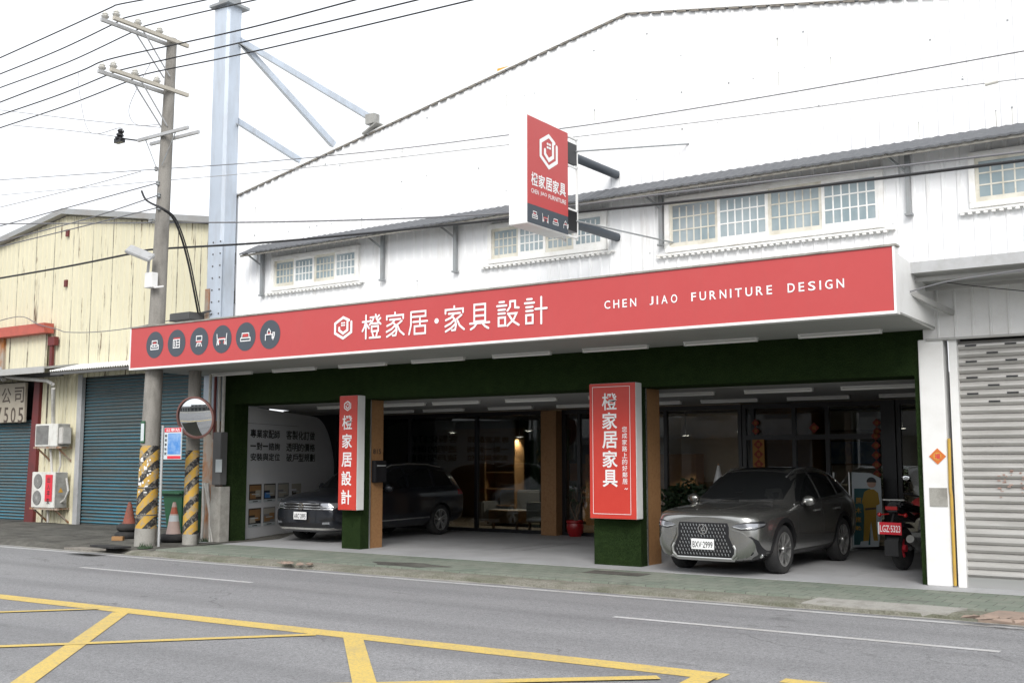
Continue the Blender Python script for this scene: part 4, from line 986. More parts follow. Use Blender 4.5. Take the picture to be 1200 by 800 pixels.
for y0, y1 in ((497, 498),):
    u0, v0, u1, v1 = tw(289, 497, 350, 497.6); mb.prism([tuple(og+GWd*u0+_Zd*v0), tuple(og+GWd*u1+_Zd*v0), tuple(og+GWd*u1+_Zd*(v0+.006)), tuple(og+GWd*u0+_Zd*(v0+.006))], tuple(GWn*.001))
mb.build('thin_rule', 'letter_dark', FWL)
pc = (('furn_cream', 'letter_brown'), ('bus_blue', 'furn_wood'), ('black_frame', 'furn_grey'), ('furn_wood', 'board_white'))
cells = []
U0, U1 = gp(291, 600)[0], gp(307.5, 600)[0]; cw = .60
for r, (zt, zb) in enumerate(((gp(300, 567)[1], gp(300, 588)[1]), (gp(300, 595)[1], gp(300, 616)[1]))):
    for c_ in range(4):
        u = U0+c_*.715; p = MB(); k0 = og+GWd*u
        def R4(u0, z0, u1, z1, off, mi):
            a = k0+GWn*off; p.prism([tuple(a+GWd*u0+_Zd*z0), tuple(a+GWd*u1+_Zd*z0), tuple(a+GWd*u1+_Zd*z1), tuple(a+GWd*u0+_Zd*z1)], tuple(GWn*.002), mi)
        H = zt-zb; rnd = random.Random(r*7+c_)
        R4(0, zb, cw, zt, 0, 0); R4(0, zb-.015, cw, zb+H*.13, .002, 3)
        R4(.03, zb+H*.62, cw-.03, zt-.03, .003, rnd.choice([1, 2, 4])); R4(.05, zb+H*.2, cw*.55, zb+H*.50, .004, rnd.choice([1, 2, 4])); R4(cw*.5, zb+H*.3, cw-.05, zb+H*.66, .0055, rnd.choice([1, 2]))
        R4(.12, zb+H*.42, cw-.14, zb+H*.47, .007, 3)
        R4(cw*.3, zb+H*.02, cw*.7, zb+H*.07, .0045, 5)
        p.build('photo_tile', [('letter_brown', 'black_frame', 'furn_grey', 'inside_wall')[(r+c_) % 4], 'furn_cream', 'furn_wood', 'board_white', 'bus_blue' if c_ == 1 else 'letter_brown', 'letter_dark'], FWL)

# house number and letter box on the left wooden post
lb = thing('letter_box', 'black wall letter box on the left wooden post', 'mailbox', (-14.78, 16.66, 1.55))
mb = MB(); mb.box((-14.828, 16.52, 1.30), (-14.70, 16.84, 1.74)); mb.build('body', 'black_frame', lb, bevel=.01)
mb = MB(); mb.box((-14.70, 16.55, 1.62), (-14.692, 16.81, 1.65)); mb.build('slot', 'grey_steel', lb)
mb = MB(); put_text(mb, '815', Vector((-14.822, 0, 0)), Yv, Z_, (16.56, 1.87, 16.80, 1.97), bold=.02)
tag(mb.build('house_number', 'letter_dark'), 'black house number on the left wooden post above the letter box', 'number')

# ================================================================== POLES, WIRES
pb = at(170, 640, 2, 0); PY = 14.50; PX = at(170.5, 620, 1, PY).x; _sl = (at(201.5, 45, 1, PY).x-PX)/10.6
UPO = thing('utility_pole', 'tall tapered concrete utility pole with cross arms behind the left end of the red sign', 'utility pole', (PX, PY, -.05))
def pc_(z): return Vector((PX+_sl*z, PY, z))
mb = MB(); mb.tube([pc_(z) for z in (2.05, 4, 6, 8, 10, 10.78)], [.195, .175, .155, .135, .112, .104], 20)
PO = mb.build('shaft', 'concrete_pole', UPO, smooth=True)
mb = MB(); mb.tube([pc_(-.1), pc_(.35)], [.222, .216], 20); mb.build('bare_foot', 'cement', UPO, smooth=True)
mb = MB(); mb.tube([pc_(.35), pc_(1.2), pc_(2.05)], [.2165, .206, .198], 20); mb.build('striped_band', 'pole_stripes', UPO, smooth=True)
mb = MB(); random.seed(5)
for z_ in (.62, 1.18): mb.lathe([(.215, -.012), (.222, 0), (.215, .012)], pc_(z_), (0, 0, 1), 20)
mb.build('strap', 'ac_dark', UPO)
mb = MB()
for i in range(26):
    a = random.uniform(-1.8, -.5); z_ = random.triangular(.9, 1.9, 1.5); r_ = .2095-.0103*(z_-.9); c = pc_(z_)+Vector((cos(a)*r_, sin(a)*r_, 0)); ww = random.uniform(.008, .035)
    n_ = Vector((cos(a), sin(a), 0)); t_ = Vector((-sin(a), cos(a), 0)); h_ = random.uniform(.012, .04)
    mb.prism([c-t_*ww-_Zd*h_, c+t_*ww-_Zd*h_*.6, c+t_*ww*.8+_Zd*h_, c-t_*ww*.9+_Zd*h_*.7], n_*.004)
mb.build('torn_paper', 'white_paint', UPO)
mb = MB(); c = pc_(2.28); mb.box((c.x-.06, PY-.215, 2.10), (c.x+.07, PY-.197, 2.55)); mb.build('green_tag', 'bin_green', UPO)
put = MB(); put.box((c.x-.045, PY-.2165, 2.14), (c.x+.055, PY-.2155, 2.5)); put.build('tag_paper', 'board_white', UPO)
def crossarm_y(z, y0, y1, wood):
    c = pc_(z)
    a = MB(); a.beam((c.x+.12, y0+.12, z), (c.x+.12, y1+.12, z), .075, .075); a.build('cross_arm', 'furn_cream' if wood else 'galv_grey', UPO)
    a = MB(); a.beam((c.x-.12, y0, z-.02), (c.x-.12, y1-.2, z-.02), .06, .07); a.build('cross_arm', 'galv_grey', UPO)
    for s_ in (-.12, .12):
        b = MB(); b.tube([(c.x+s_, (y0+y1)/2-.1, z-.04), (c.x+s_*.8, PY-.1, z-.80)], .016, 6); b.build('arm_brace', 'galv_grey', UPO)
def insulator(p):
    m_ = MB(); m_.lathe([(.02, -.06), (.035, -.02), (.07, 0), (.085, .03), (.06, .045), (.05, .06), (.065, .075), (.045, .10), (.03, .13), (0, .135)], p, (0, 0, 1), 12)
    m_.build('insulator', 'porcelain', UPO, smooth=True)
crossarm_y(10.70, 12.84, 14.72, True); crossarm_y(9.62, 12.84, 14.78, True)
Yi = [12.98, 13.50, 14.04]
for zc in (10.70, 9.62):
    for y_ in Yi: insulator((pc_(zc).x+.10, y_+.06, zc+.07)); 
    insulator((pc_(zc).x-.13, Yi[0]-.04, zc+.05))
for (x0, x1, y_, z_) in ((-19.72, -18.06, 14.32, 8.62), (-19.79, -18.18, 14.69, 8.64)):
    a = MB(); a.beam((x0, y_, z_), (x1, y_, z_), .055, .065); a.build('cross_arm', 'galv_grey', UPO)
for sx in (-.5, .5):
    a = MB(); a.tube([(pc_(8.5).x+sx, 14.34, 8.60), (pc_(7.9).x+sx*.2, 14.34, 7.95)], .012, 5); a.build('arm_brace', 'grey_steel', UPO)
mb = MB()
for pp in ((150, 152, 142, 157),): pass
c = at(141, 157, 1, 14.32); mb.lathe([(0, -.17), (.07, -.15), (.10, -.1), (.06, -.06), (.09, -.03), (.05, .02), (.08, .06), (.05, .1), (0, .12)], c, (.3, 0, 1), 12)
mb.box((c.x-.14, c.y-.06, c.z-.2), (c.x+.1, c.y+.06, c.z-.1)); mb.tube([(c.x+.08, c.y, c.z-.12), (-19.72, 14.32, 8.62)], .018, 6)
mb.build('cutout_fuse', 'black_frame', UPO)
for (px_, py_) in ((183, 198), (185, 215), (186, 229), (186, 244), (176, 259)):
    p = at(px_, py_, 1, PY-.16); a = MB(); a.tube([(p.x, p.y, p.z), (pc_(p.z).x, PY-.1, p.z)], .016, 6)
    a.lathe([(.02, -.05), (.045, -.03), (.03, 0), (.045, .03), (.02, .05)], p, (0, 0, 1), 10); a.build('rack_insulator', 'grey_steel', UPO)
# lamp head and control box on the pole
sl = thing('street_lamp', 'flat LED street lamp head on a bent arm fixed to the utility pole', 'street lamp', (-18.8, 14.1, 5.6))
hc = at(164, 297, 1, 13.95)
mb = MB(); mb.tube([(pc_(5.4).x+.0, 14.33, 5.35), (pc_(5.6).x-.02, 14.22, 5.6), (hc.x+.18, hc.y+.1, hc.z-.06)], .028, 8); mb.build('arm', 'galv_grey', sl, smooth=True)
mb = MB(); d = Vector((-.34, -.30, .18)).normalized(); mb.beam(hc-d*.27, hc+d*.27, .30, .07, up=(.25, -.5, .8)); LH = mb.build('lamp_head', 'galv_grey', sl, bevel=.015)
mb = MB(); ud = Vector((.25, -.5, .8)).normalized()*-.045; mb.beam(hc-d*.2+ud, hc+d*.2+ud, .22, .015, up=(.25, -.5, .8)); mb.build('led_panel', 'furn_grey', LH)
p0 = at(172, 321, 1, 14.20); mb = MB(); mb.box((p0.x-.02, 14.16, p0.z-.30), (p0.x+.22, 14.32, p0.z+.02)); mb.beam((p0.x+.2, 14.25, p0.z-.3), (p0.x+.5, 14.25, p0.z-.3), .03, .04)
tag(mb.build('control_box', 'white_paint', bevel=.01), 'small white box strapped to the utility pole below the lamp', 'box')

def cable(label, pts, y, r=.009, m='cable_black', group='overhead wires', n=10, ext=True):
    """pts: sight lines to the wire, all in its own vertical plane Y=y"""
    P = [at(px, py, 1, y) for px, py in pts]
    if ext:
        d0 = (P[0]-P[1]).normalized(); d1 = (P[-1]-P[-2]).normalized()
    Q = []
    for i in range(len(P)-1):
        p0 = P[max(i-1, 0)]; p1 = P[i]; p2 = P[i+1]; p3 = P[min(i+2, len(P)-1)]
        for k in range(n if len(P) > 2 else 1):
            t = k/n if len(P) > 2 else 0
            Q.append(.5*((2*p1)+(-p0+p2)*t+(2*p0-5*p1+4*p2-p3)*t*t+(-p0+3*p1-3*p2+p3)*t**3))
    Q.append(P[-1])
    if ext: Q = [Q[0]+d0*25]+Q+[Q[-1]+d1*10]
    mb = MB(); mb.tube(Q, r*1.55, 6); return tag(mb.build('overhead_wire', m), label, 'wire', group)
UW = 'high wires over the pole insulators'
cable('highest wire on the top cross arm, farthest from the store', [(0, 68), (60, 41), (127, 10.5), (137, 6), (168, 0)], 13.04, .009, group=UW)
cable('middle wire of the top cross arm', [(0, 87), (70, 58.5), (134, 28), (151, 20), (242, 0)], 13.56, .009, group=UW)
cable('innermost wire of the top cross arm', [(0, 103), (80, 73), (155, 38), (180, 28), (300, 0)], 14.10, .009, group=UW)
cable('outermost wire of the second cross arm', [(0, 120), (92, 84.5), (127, 70), (212, 51), (300, 31), (417, 0)], 13.04, .009, group=UW)
cable('middle wire of the second cross arm', [(0, 135), (70, 111), (129, 87), (155, 79), (300, 46), (490, 0)], 13.56, .009, group=UW)
cable('innermost wire of the second cross arm', [(0, 150), (80, 123), (150, 95.5), (175, 86), (300, 60), (550, 1)], 14.10, .009, group=UW)
cable('thin wire from the pole crossing the gable, upper of two', [(190, 198), (300, 190.5), (462, 175), (598, 158), (700, 145), (900, 113), (1200, 60)], 15.06, .006, 'cable_grey')
cable('thin wire with a splice crossing the gable, lower of two', [(200, 211), (335, 199), (550, 175), (700, 157.5), (900, 133), (1100, 105), (1200, 92)], 15.06, .005, 'wire_pale')
cable('wire running just under the pent roof, below the projecting sign', [(190, 261), (330, 260), (500, 255), (620, 247), (780, 227), (1000, 201), (1200, 178)], 15.06, .010, 'cable_grey')
cable('thick black cable passing in front of the window row', [(0, 326), (80, 312), (155, 297), (183, 292), (300, 285), (425, 274), (600, 256), (850, 231), (1200, 188)], 15.06, .015)
cable('low wire left of the pole, topmost rack insulator', [(0, 265), (95, 239), (183, 215)], 14.05, .008, 'cable_grey', ext=False)
cable('low wire left of the pole, second rack insulator', [(0, 283), (100, 257), (185, 229)], 14.05, .008, 'cable_grey', ext=False)
cable('low wire left of the pole, third rack insulator', [(0, 289), (90, 267), (186, 243)], 14.05, .008, 'cable_grey', ext=False)
cable('pale thin wire left of the pole above the yellow gable', [(0, 243), (90, 221), (165, 201)], 14.05, .006, 'wire_pale', ext=False)
cable('thin sagging wire across the sky left of the pole, upper', [(0, 129), (100, 141), (188, 149.5)], 13.9, .006, 'wire_pale', ext=False)
cable('thin sagging wire ending at the black fuse', [(15, 147), (80, 153), (136, 160)], 14.08, .006, 'wire_pale', ext=False)
cable('thin jumper hanging down to the black fuse', [(92, 85), (92, 100), (100, 145), (112, 157), (140, 150), (144, 154)], 13.0, .005, 'wire_pale', ext=False)
cable('thin looped jumper below the second cross arm', [(177, 73), (160, 105), (151, 130), (160, 146), (187, 146)], 13.9, .005, 'wire_pale', ext=False)
cable('slack thin wire along the yellow wall above the red beam', [(-30, 385), (21, 371), (45, 380), (68, 386), (78, 389), (110, 389), (155, 384), (215, 372)], 17.6, .008, 'cable_grey', ext=False)
cable('thin wire under the right canopy', [(1052, 346), (1105, 331), (1160, 322), (1200, 316)], 14.9, .006, 'cable_grey', ext=False)
cable('thin wire sloping across the ribbed panel', [(1110, 331), (1150, 336), (1200, 341)], 15.6, .004, ext=False)
for i, (dx_, lab) in enumerate(((0, 'thick black service cable dropping from the pole to the sign'), (2.5, 'second black service cable beside the thick one'))):
    Q = []
    for (px, py, y) in ((166, 224, 14.1), (172, 235, 14.05), (190, 245, 14.0), (203, 256, 14.3), (213, 280, 14.9), (221, 310, 15.2), (228, 345, 15.5), (232, 366, 15.8)):
        Q.append(at(px+dx_*(py > 240), py, 1, y))
    R_ = []
    for j in range(len(Q)-1):
        p0, p1, p2, p3 = Q[max(j-1, 0)], Q[j], Q[j+1], Q[min(j+2, len(Q)-1)]
        for k in range(6): t = k/6; R_.append(.5*((2*p1)+(-p0+p2)*t+(2*p0-5*p1+4*p2-p3)*t*t+(-p0+3*p1-3*p2+p3)*t**3))
    R_.append(Q[-1]); mb = MB(); mb.tube(R_, .022-.006*i, 8); tag(mb.build('service_cable', 'cable_black'), lab, 'cable')
mb = MB(); p = at(223, 372, 1, 15.9); mb.box((p.x-.35, 15.6, p.z-.1), (p.x+.35, 16.1, p.z+.08)); mb.tube([(p.x-.6, 15.8, p.z-.05), (p.x+.7, 15.9, p.z+.1)], .03, 6)
tag(mb.build('cable_box', 'ac_dark', bevel=.02), 'dark cable box on top of the left end of the red sign', 'box')
p = at(1162, 98, 1, 15.06); mb = MB(); mb.tube([p+Vector((-.08, 0, -.002)), p+Vector((.08, 0, .012))], .022, 8); tag(mb.build('wire_splice', 'porcelain'), 'small grey splice sleeve on the wire at upper right', 'wire fitting')

# big galvanised steel tower leg with braces
ST = thing('steel_tower', 'tall pale blue steel column with riveted plates and diagonal braces left of the gable', 'steel column', (-19.0, 16.35, 0))
mb = MB(); sx0, sx1 = -19.36, -18.90
mb.prism([(sx0, 16.0, 2.6), (sx1-.06, 16.0, 2.6), (sx1, 16.06, 2.6), (sx1, 16.38, 2.6), (sx1-.06, 16.44, 2.6), (sx0, 16.44, 2.6)], (0, 0, 9.5)); mb.build('column', 'galvanised', ST)
mb = MB(); mb.prism([(sx0+.02, 16.02, 0), (sx1-.02, 16.02, 0), (sx1-.02, 16.4, 0), (sx0+.02, 16.4, 0)], (0, 0, 2.6)); mb.build('rusty_base', 'rusty_steel', ST)
mb = MB(); mb.box((sx0-.09, 15.9, 12.10), (sx1+.10, 16.54, 12.16)); mb.box((sx0+.05, 16.05, 12.16), (sx1-.05, 16.4, 14)); mb.build('top_plate', 'grey_steel', ST)
mb = MB(); mb.box((sx0+.14, 15.985, 4.4), (sx1+.04, 15.999, 6.6)); PL = mb.build('splice_plate', 'galvanised', ST)
mb = MB()
for z_ in [4.7+.27*i for i in range(8)]:
    for x_ in (sx1-.26, sx1-.02): mb.lathe([(.02, 0), (.02, .012), (0, .016)], (x_, 15.985, z_), (0, -1, 0), 8)
mb.build('bolts', 'ac_dark', PL)
mb = MB(); p = at(244, 350, 1, 15.97); mb.box((sx0-.02, 15.97, 4.5), (sx0+.13, 15.998, 5.55)); mb.build('rust_patch', 'rusty_steel', ST)
mb = MB()
for (pz) in (303, 348): p = at(272, pz, 1, 16.45); mb.box((p.x-.12, 16.1, p.z-.14), (p.x+.06, 16.5, p.z+.14))
mb.build('wall_tie', 'ac_dark', ST)
for (x0, y0, x1, y1, wd) in ((281, 47, 392, 170, .135), (281, 47, 436, 139, .135), (276, 140, 352, 188, .135)):
    a = at(x0, y0, 1, 16.4); b = at(x1, y1, 1, 16.55); mb = MB(); d_ = (b-a).normalized(); nn = d_.cross(Vector((0, 1, 0)))
    mb.prism([a+nn*wd*.5, a-nn*wd*.5, b-nn*wd*.5, b+nn*wd*.5], (0, .012, 0)); DB = mb.build('diagonal_brace', 'galvanised', ST); mb = MB(); lo_ = 1 if nn.z < 0 else -1
    mb.prism([a+nn*wd*.5*lo_, a+nn*(wd*.5-.02)*lo_, b+nn*(wd*.5-.02)*lo_, b+nn*wd*.5*lo_], (0, -.10, 0)); mb.build('flange', 'grey_steel', DB)  # darker steel paints in the shade on the underside of the brace
p = at(436, 141, 1, 16.5); mb = MB(); mb.box((p.x-.12, 16.42, p.z-.09), (p.x+.12, 16.6, p.z+.12)); mb.beam((p.x-.15, 16.5, p.z-.3), (p.x+.25, 16.5, p.z-.12), .3, .03); mb.beam((p.x, 16.5, gable_z(p.x)), (p.x, 16.5, p.z), .05, .05)
mb.build('brace_bracket', 'ac_side', ST)
p = at(590, 80, 1, 16.6); mb = MB(); mb.box((p.x-.15, 16.6, p.z-.12), (p.x+.15, 16.9, p.z+.02)); tag(mb.build('roof_scrap', 'paper_gold'), 'yellowish scrap lying on the gable roof edge', 'scrap')
# pipes, meter and concrete post by the left pillar
mb = MB()
for i, x_ in enumerate((-18.74, -18.62, -18.50)): pass
PIPES = thing('pipe_bundle', 'white and brown pipes running down beside the left turf pillar', 'pipes', (-18.95, 15.95, 0))
for px, r_, m_, z0 in ((246, .035, 'cream_frame', 2.3), (252, .03, 'maroon', 2.2), (257, .032, 'pipe_pvc', 2.1), (262, .035, 'pipe_pvc', 2.2)):
    p = at(px, 470, 1, 15.93); mb = MB(); mb.tube([(p.x, 15.93, z0), (p.x, 15.93, 3.62)], r_, 8); mb.build('pipe', m_, PIPES, smooth=True)
for px0, px1 in ((238, 236), (243, 246), (240, 249)):
    a = at(px0, 575, 1, 15.9); b = at(px1, 630, 1, 15.85); mb = MB(); mb.tube([(a.x, 15.9, 1.25), ((a.x+b.x)/2+.03, 15.88, .6), (b.x, 15.85, 0)], .028, 8); mb.build('pipe', 'pipe_pvc', PIPES, smooth=True)
mt = thing('meter_box', 'black electric meter box above the grey post by the left pillar', 'meter box', (-18.9, 15.9, 1.2))
a, b = at(249, 568, 1, 15.85), at(261, 506, 1, 15.85)
mb = MB(); mb.box((a.x, 15.82, a.z), (b.x, 16.0, b.z)); mb.build('case', 'ac_dark', mt, bevel=.015)
a2, b2 = at(252.5, 553, 1, 15.81), at(260, 538, 1, 15.81); mb = MB(); mb.box((a2.x, 15.805, a2.z), (b2.x, 15.818, b2.z)); mb.build('notice', 'board_white', mt)
a3, b3 = at(247.5, 634, 1, 15.9), at(261.5, 570, 1, 15.9); mb = MB(); mb.box((a3.x, 15.84, 0), (b3.x-.005, 16.1, b3.z)); tag(mb.build('concrete_post', 'cement', bevel=.01), 'short stained concrete post below the meter box', 'post')

# second, shorter pole with the convex mirror
P2Y = 15.10; P2X = at(222.5, 630, 1, P2Y).x; P2S = (at(228, 460, 1, P2Y).x-P2X)/2.9
P2 = thing('mirror_pole', 'shorter concrete pole with yellow and black stripes carrying the round mirror', 'pole', (P2X, P2Y, 0))
c2 = lambda z: Vector((P2X+P2S*z, P2Y, z))
mb = MB(); mb.tube([c2(0), c2(.22)], [.155, .153], 18); mb.build('foot', 'cement', P2, smooth=True)
mb = MB(); mb.tube([c2(.22), c2(1.95)], [.1535, .142], 18); mb.build('striped_band', 'pole_stripes', P2, smooth=True)
mb = MB(); mb.tube([c2(1.95), c2(3.62)], [.14, .13], 18); mb.build('shaft', 'concrete_pole', P2, smooth=True)
MR = thing('convex_mirror', 'round convex traffic mirror with a rusty red rim', 'traffic mirror', (-18.9, 14.6, 2.6))
mcn = at(229, 489, 1, 14.72); ax = (Vector((2.2, 0, 1.4))-mcn); ax = Vector((.33, -1, -.20)).normalized()
def px_r(px): return px*(mcn-Vector((0, 0, CAMZ))).dot(FW)/FPX
RR = px_r(23.2)
prof = [(RR*i/10, .16*RR*(1-(i/10)**2)) for i in range(11)][::-1]
mb = MB(); mb.lathe(prof, mcn, ax, 40); mb.build('mirror', 'mirror_glass', MR, smooth=True, angle=80)
mb = MB(); mb.lathe([(RR-.005, -.03), (RR+.028, -.03), (RR+.032, .02), (RR-.005, .03)], mcn, ax, 40, closed=True); mb.build('rim', 'mirror_rim', MR, smooth=True)
mb = MB(); mb.lathe([(0, -.06), (RR*.7, -.05), (RR, -.02), (RR, 0), (0, 0)], mcn, ax, 30); mb.tube([mcn-ax*.05, (c2(2.7).x, P2Y-.1, mcn.z)], .03, 8); mb.build('back_shell', 'cone_orange', MR)

# bus stop sign
BS = thing('bus_stop_sign', 'bus stop plate with blue panel on a thin grey post', 'bus stop sign', (-18.65, 14.35, 0))
bt = at(191, 500, 1, 14.40); bb = at(187.5, 640, 2, 0)
mb = MB(); mb.tube([(bb.x, 14.40, 0), (bt.x, 14.40, bt.z+.03)], .026, 10); mb.build('post', 'galv_grey', BS, smooth=True)
a, b = at(192.5, 538, 1, 14.40), at(214, 500.5, 1, 14.40)
mb = MB(); mb.box((a.x, 14.38, a.z), (b.x, 14.40, b.z)); PLT = mb.build('plate', 'board_white', BS)
W, H = b.x-a.x, b.z-a.z; og = Vector((a.x, 14.376, a.z))
mb = MB(); mb.prism([og+Vector((W*.22, 0, H*.16)), og+Vector((W*.97, 0, H*.16)), og+Vector((W*.97, 0, H*.82)), og+Vector((W*.22, 0, H*.82))], (0, .003, 0)); mb.build('blue_panel', 'bus_blue', PLT)
mb = MB()
for (u0, v0, u1, v1) in ((.02, .86, .98, .99), (.22, .02, .98, .11)): mb.prism([og+Vector((W*u0, 0, H*v0)), og+Vector((W*u1, 0, H*v0)), og+Vector((W*u1, 0, H*v1)), og+Vector((W*u0, 0, H*v1))], (0, .003, 0))
mb.build('red_strip', 'paper_red', PLT)
mb = MB(); o2 = og+Vector((0, -.002, 0))
put_text(mb, '公車站', o2, X_, Z_, (W*.1, H*.88, W*.9, H*.97), 0, .02)
mb.build('heading', 'lettering_white', PLT)
mb = MB()
for i, ch in enumerate('候車亭站牌'): put_text(mb, ch, o2, X_, Z_, (W*.05, H*(.70-.14*i), W*.17, H*(.79-.14*i)), bold=.02)
mb.build('lettering', 'letter_dark', PLT)

# wheelie bin
BN = thing('wheelie_bin', 'green wheelie bin standing between the striped poles', 'bin', (-20.3, 16.3, 0))
cxb, cyb = at(204, 600, 1, 16.2).x, 16.5
mb = MB(); w0, w1, hh = .27, .36, .98
mb.add([(cxb-w0, cyb-.28, .1), (cxb+w0, cyb-.28, .1), (cxb+w0, cyb+.28, .1), (cxb-w0, cyb+.28, .1), (cxb-w1, cyb-.36, hh), (cxb+w1, cyb-.36, hh), (cxb+w1, cyb+.36, hh), (cxb-w1, cyb+.36, hh)], [(0, 3, 2, 1), (4, 5, 6, 7), (0, 1, 5, 4), (1, 2, 6, 5), (2, 3, 7, 6), (3, 0, 4, 7)])
mb.box((cxb-w1-.03, cyb-.39, hh-.06), (cxb+w1+.03, cyb+.39, hh+.003)); mb.build('tub', 'bin_green', BN, bevel=.03)
mb = MB(); mb.box((cxb-w1-.03, cyb-.41, hh+.006), (cxb+w1+.03, cyb+.40, hh+.07)); mb.tube([(cxb-w1, cyb-.44, hh+.02), (cxb+w1, cyb-.44, hh+.02)], .022, 8); mb.build('lid', 'bin_green', BN, bevel=.02)
for s_ in (-1, 1):
    mb = MB(); mb.cyl((cxb+s_*.30-.03, cyb+.3, .1), (cxb+s_*.30+.03, cyb+.3, .1), .10, n=16); mb.build('wheel', 'rubber', BN, smooth=True)

# traffic cones seated on tyres
def cone(label, x, y, z, m, h):
    t = thing('traffic_cone', label, 'traffic cone', (x, y, z))
    mb = MB(); mb.lathe([(.165, 0), (.155, .03), (.105, h*.42)], (x, y, z), n=20); mb.lathe([(.075, h*.70), (.032, h), (.02, h+.005), (0, h+.005)], (x, y, z), n=20)
    mb.box((x-.17, y-.17, z-.0), (x+.17, y+.17, z+.03)); mb.lathe([(.105, h*.42), (.075, h*.70)], (x, y, z), n=20)
    mb.build('body', m, t, smooth=True)
    if m == 'cone_orange':
        mb = MB(); mb.lathe([(.163, .02), (.1575, .05), (.0835, h*.66)], (x, y, z), n=20); mb.lathe([(.055, h*.86), (.0345, h+.001)], (x, y, z), n=20); mb.build('reflective_band', 'cone_band', t, smooth=True)
        mb = MB(); mb.lathe([(.112, h*.44), (.094, h*.62)], Vector((x, y, z)), n=20); mb.build('collar', 'board_white', t, smooth=True)
    return t
def tyre(label, x, y, z, R0=.29, group=None, tilt=(0, 0, 1)):
    pr = [(R0+.085*cos(a)*1.1-.085, .09+.088*sin(a)) for a in [2*pi*i/14 for i in range(14)]]
    mb = MB(); mb.lathe(pr, (x, y, z), tilt, 28, closed=True); return tag(mb.build('old_tyre', 'rubber', smooth=True, angle=60), label, 'tyre', group)
c_ = at(203.0, 634.5, 2, .0); c_x, c_y = c_.x, c_.y
tyre('old tyre lying flat around the paler traffic cone', c_x, c_y, 0, .30); cone('faded pale traffic cone standing in a tyre by the bus stop post', c_x, c_y, .12, 'cone_orange', .72)
k_ = at(149, 631, 2, .0)
tyre('lower of the two stacked tyres under the dirty cone', k_.x, k_.y, -.01, .27); tyre('upper of the two stacked tyres under the dirty cone', k_.x+.02, k_.y+.02, .165, .26)
cone('dirty dark orange traffic cone on two stacked tyres', k_.x+.02, k_.y+.02, .27, 'cone_dirty', .54)
p = at(135, 634, 2, 0); mb = MB(); mb.beam((p.x-.10, p.y, .06), (p.x+.12, p.y+.12, .06), .10, .09); tag(mb.build('wood_block', 'furn_wood', bevel=.005), 'sawn wooden block lying left of the tyres', 'wood block')
for i, (px, py) in enumerate(((128, 641), (98, 644))):
    p = at(px, py, 2, 0); mb = MB(); mb.prism([(p.x-.5, p.y-.1, .0), (p.x+.4, p.y-.18, .0), (p.x+.5, p.y+.15, .0), (p.x-.3, p.y+.2, .0)], (0, 0, .035)); 
    tag(mb.build('rubber_mat', 'old_wood' if i else 'rubber'), ('flat black mat piece at the kerb in front of the tyres', 'grey board piece lying on the dark kerb')[i], 'mat')

# air conditioners on the yellow wall
AY = 17.55
def ac_unit(label, box, fans, group):
    a, b = at(box[0], box[3], 1, AY), at(box[2], box[1], 1, AY)
    t = thing('air_conditioner', label, 'air conditioner', ((a.x+b.x)/2, AY, a.z))
    mb = MB(); mb.box((a.x, AY, a.z), (b.x, AY+.38, b.z)); mb.build('casing', 'ac_white', t, bevel=.012)
    mb = MB(); mb.box((b.x+.002, AY+.01, a.z+.01), (b.x+.008, AY+.37, b.z-.01)); mb.build('side_grille', 'ac_side', t)
    for (fx, fz, fr_) in fans:
        cx, cz = a.x+(b.x-a.x)*fx, a.z+(b.z-a.z)*fz
        if fr_ > 0:
            r_ = fr_; mb = MB(); mb.lathe([(0, .004), (r_, .004), (r_+.012, .0), (r_, .012)], (cx, AY-.002, cz), (0, -1, 0), 28); mb.build('fan_recess', 'ac_dark', t)
            mb = MB()
            for k in range(5): rr = r_*(.25+.17*k); mb.lathe([(rr-.006, .010), (rr+.006, .010), (rr+.006, .016), (rr-.006, .016)], (cx, AY, cz), (0, -1, 0), 28, closed=True)
            for k in range(16): q_ = 2*pi*k/16; mb.beam((cx+.04*cos(q_), AY-.014, cz+.04*sin(q_)), (cx+r_*cos(q_), AY-.014, cz+r_*sin(q_)), .006, .005)
            mb.lathe([(0, .02), (.04, .02), (.045, .01)], (cx, AY, cz), (0, -1, 0), 14); mb.build('fan_guard', 'ac_side', t)
        else:
            mb = MB(); mb.box((a.x+.05, AY-.006, a.z+.05), (a.x+(b.x-a.x)*.60, AY-.001, b.z-.05)); g_ = mb.build('grille', 'ac_dark', t)
            mb = MB(); n = 16
            for k in range(n): zz = a.z+.06+(b.z-a.z-.12)*k/n; mb.box((a.x+.05, AY-.012, zz), (a.x+(b.x-a.x)*.60, AY-.007, zz+.012))
            mb.build('grille_slats', 'ac_side', g_)
    mb = MB(); mb.beam((a.x-.1, AY+.05, a.z-.03), (b.x+.12, AY+.05, a.z-.03), .05, .05); mb.beam((a.x+.05, AY, a.z-.03), (a.x+.05, LN, a.z-.03), .05, .04); mb.beam((b.x-.05, AY, a.z-.03), (b.x-.05, LN, a.z-.03), .05, .04)
    mb.beam((b.x-.05, AY+.05, a.z-.04), (b.x-.05, LN, a.z-.42), .04, .04); mb.beam((a.x+.05, AY+.05, a.z-.04), (a.x+.05, LN, a.z-.42), .04, .04); mb.build('bracket', 'rusty_steel', t)
    return t, a, b
u1, a1, b1 = ac_unit('upper air conditioner box with a square grille on the yellow wall', (40.5, 496, 68, 523), ((0, 0, 0),), 'x')
mb = MB(); mb.box((b1.x+.012, AY+.02, a1.z+.06), (b1.x+.2, AY+.3, b1.z-.1)); mb.build('valve_cover', 'pipe_pvc', u1, bevel=.02)
u2, a2, b2 = ac_unit('lower air conditioner with two round fans and a red paper strip', (36, 553, 65, 594), ((.27, .74, .19), (.25, .27, .19)), 'x')
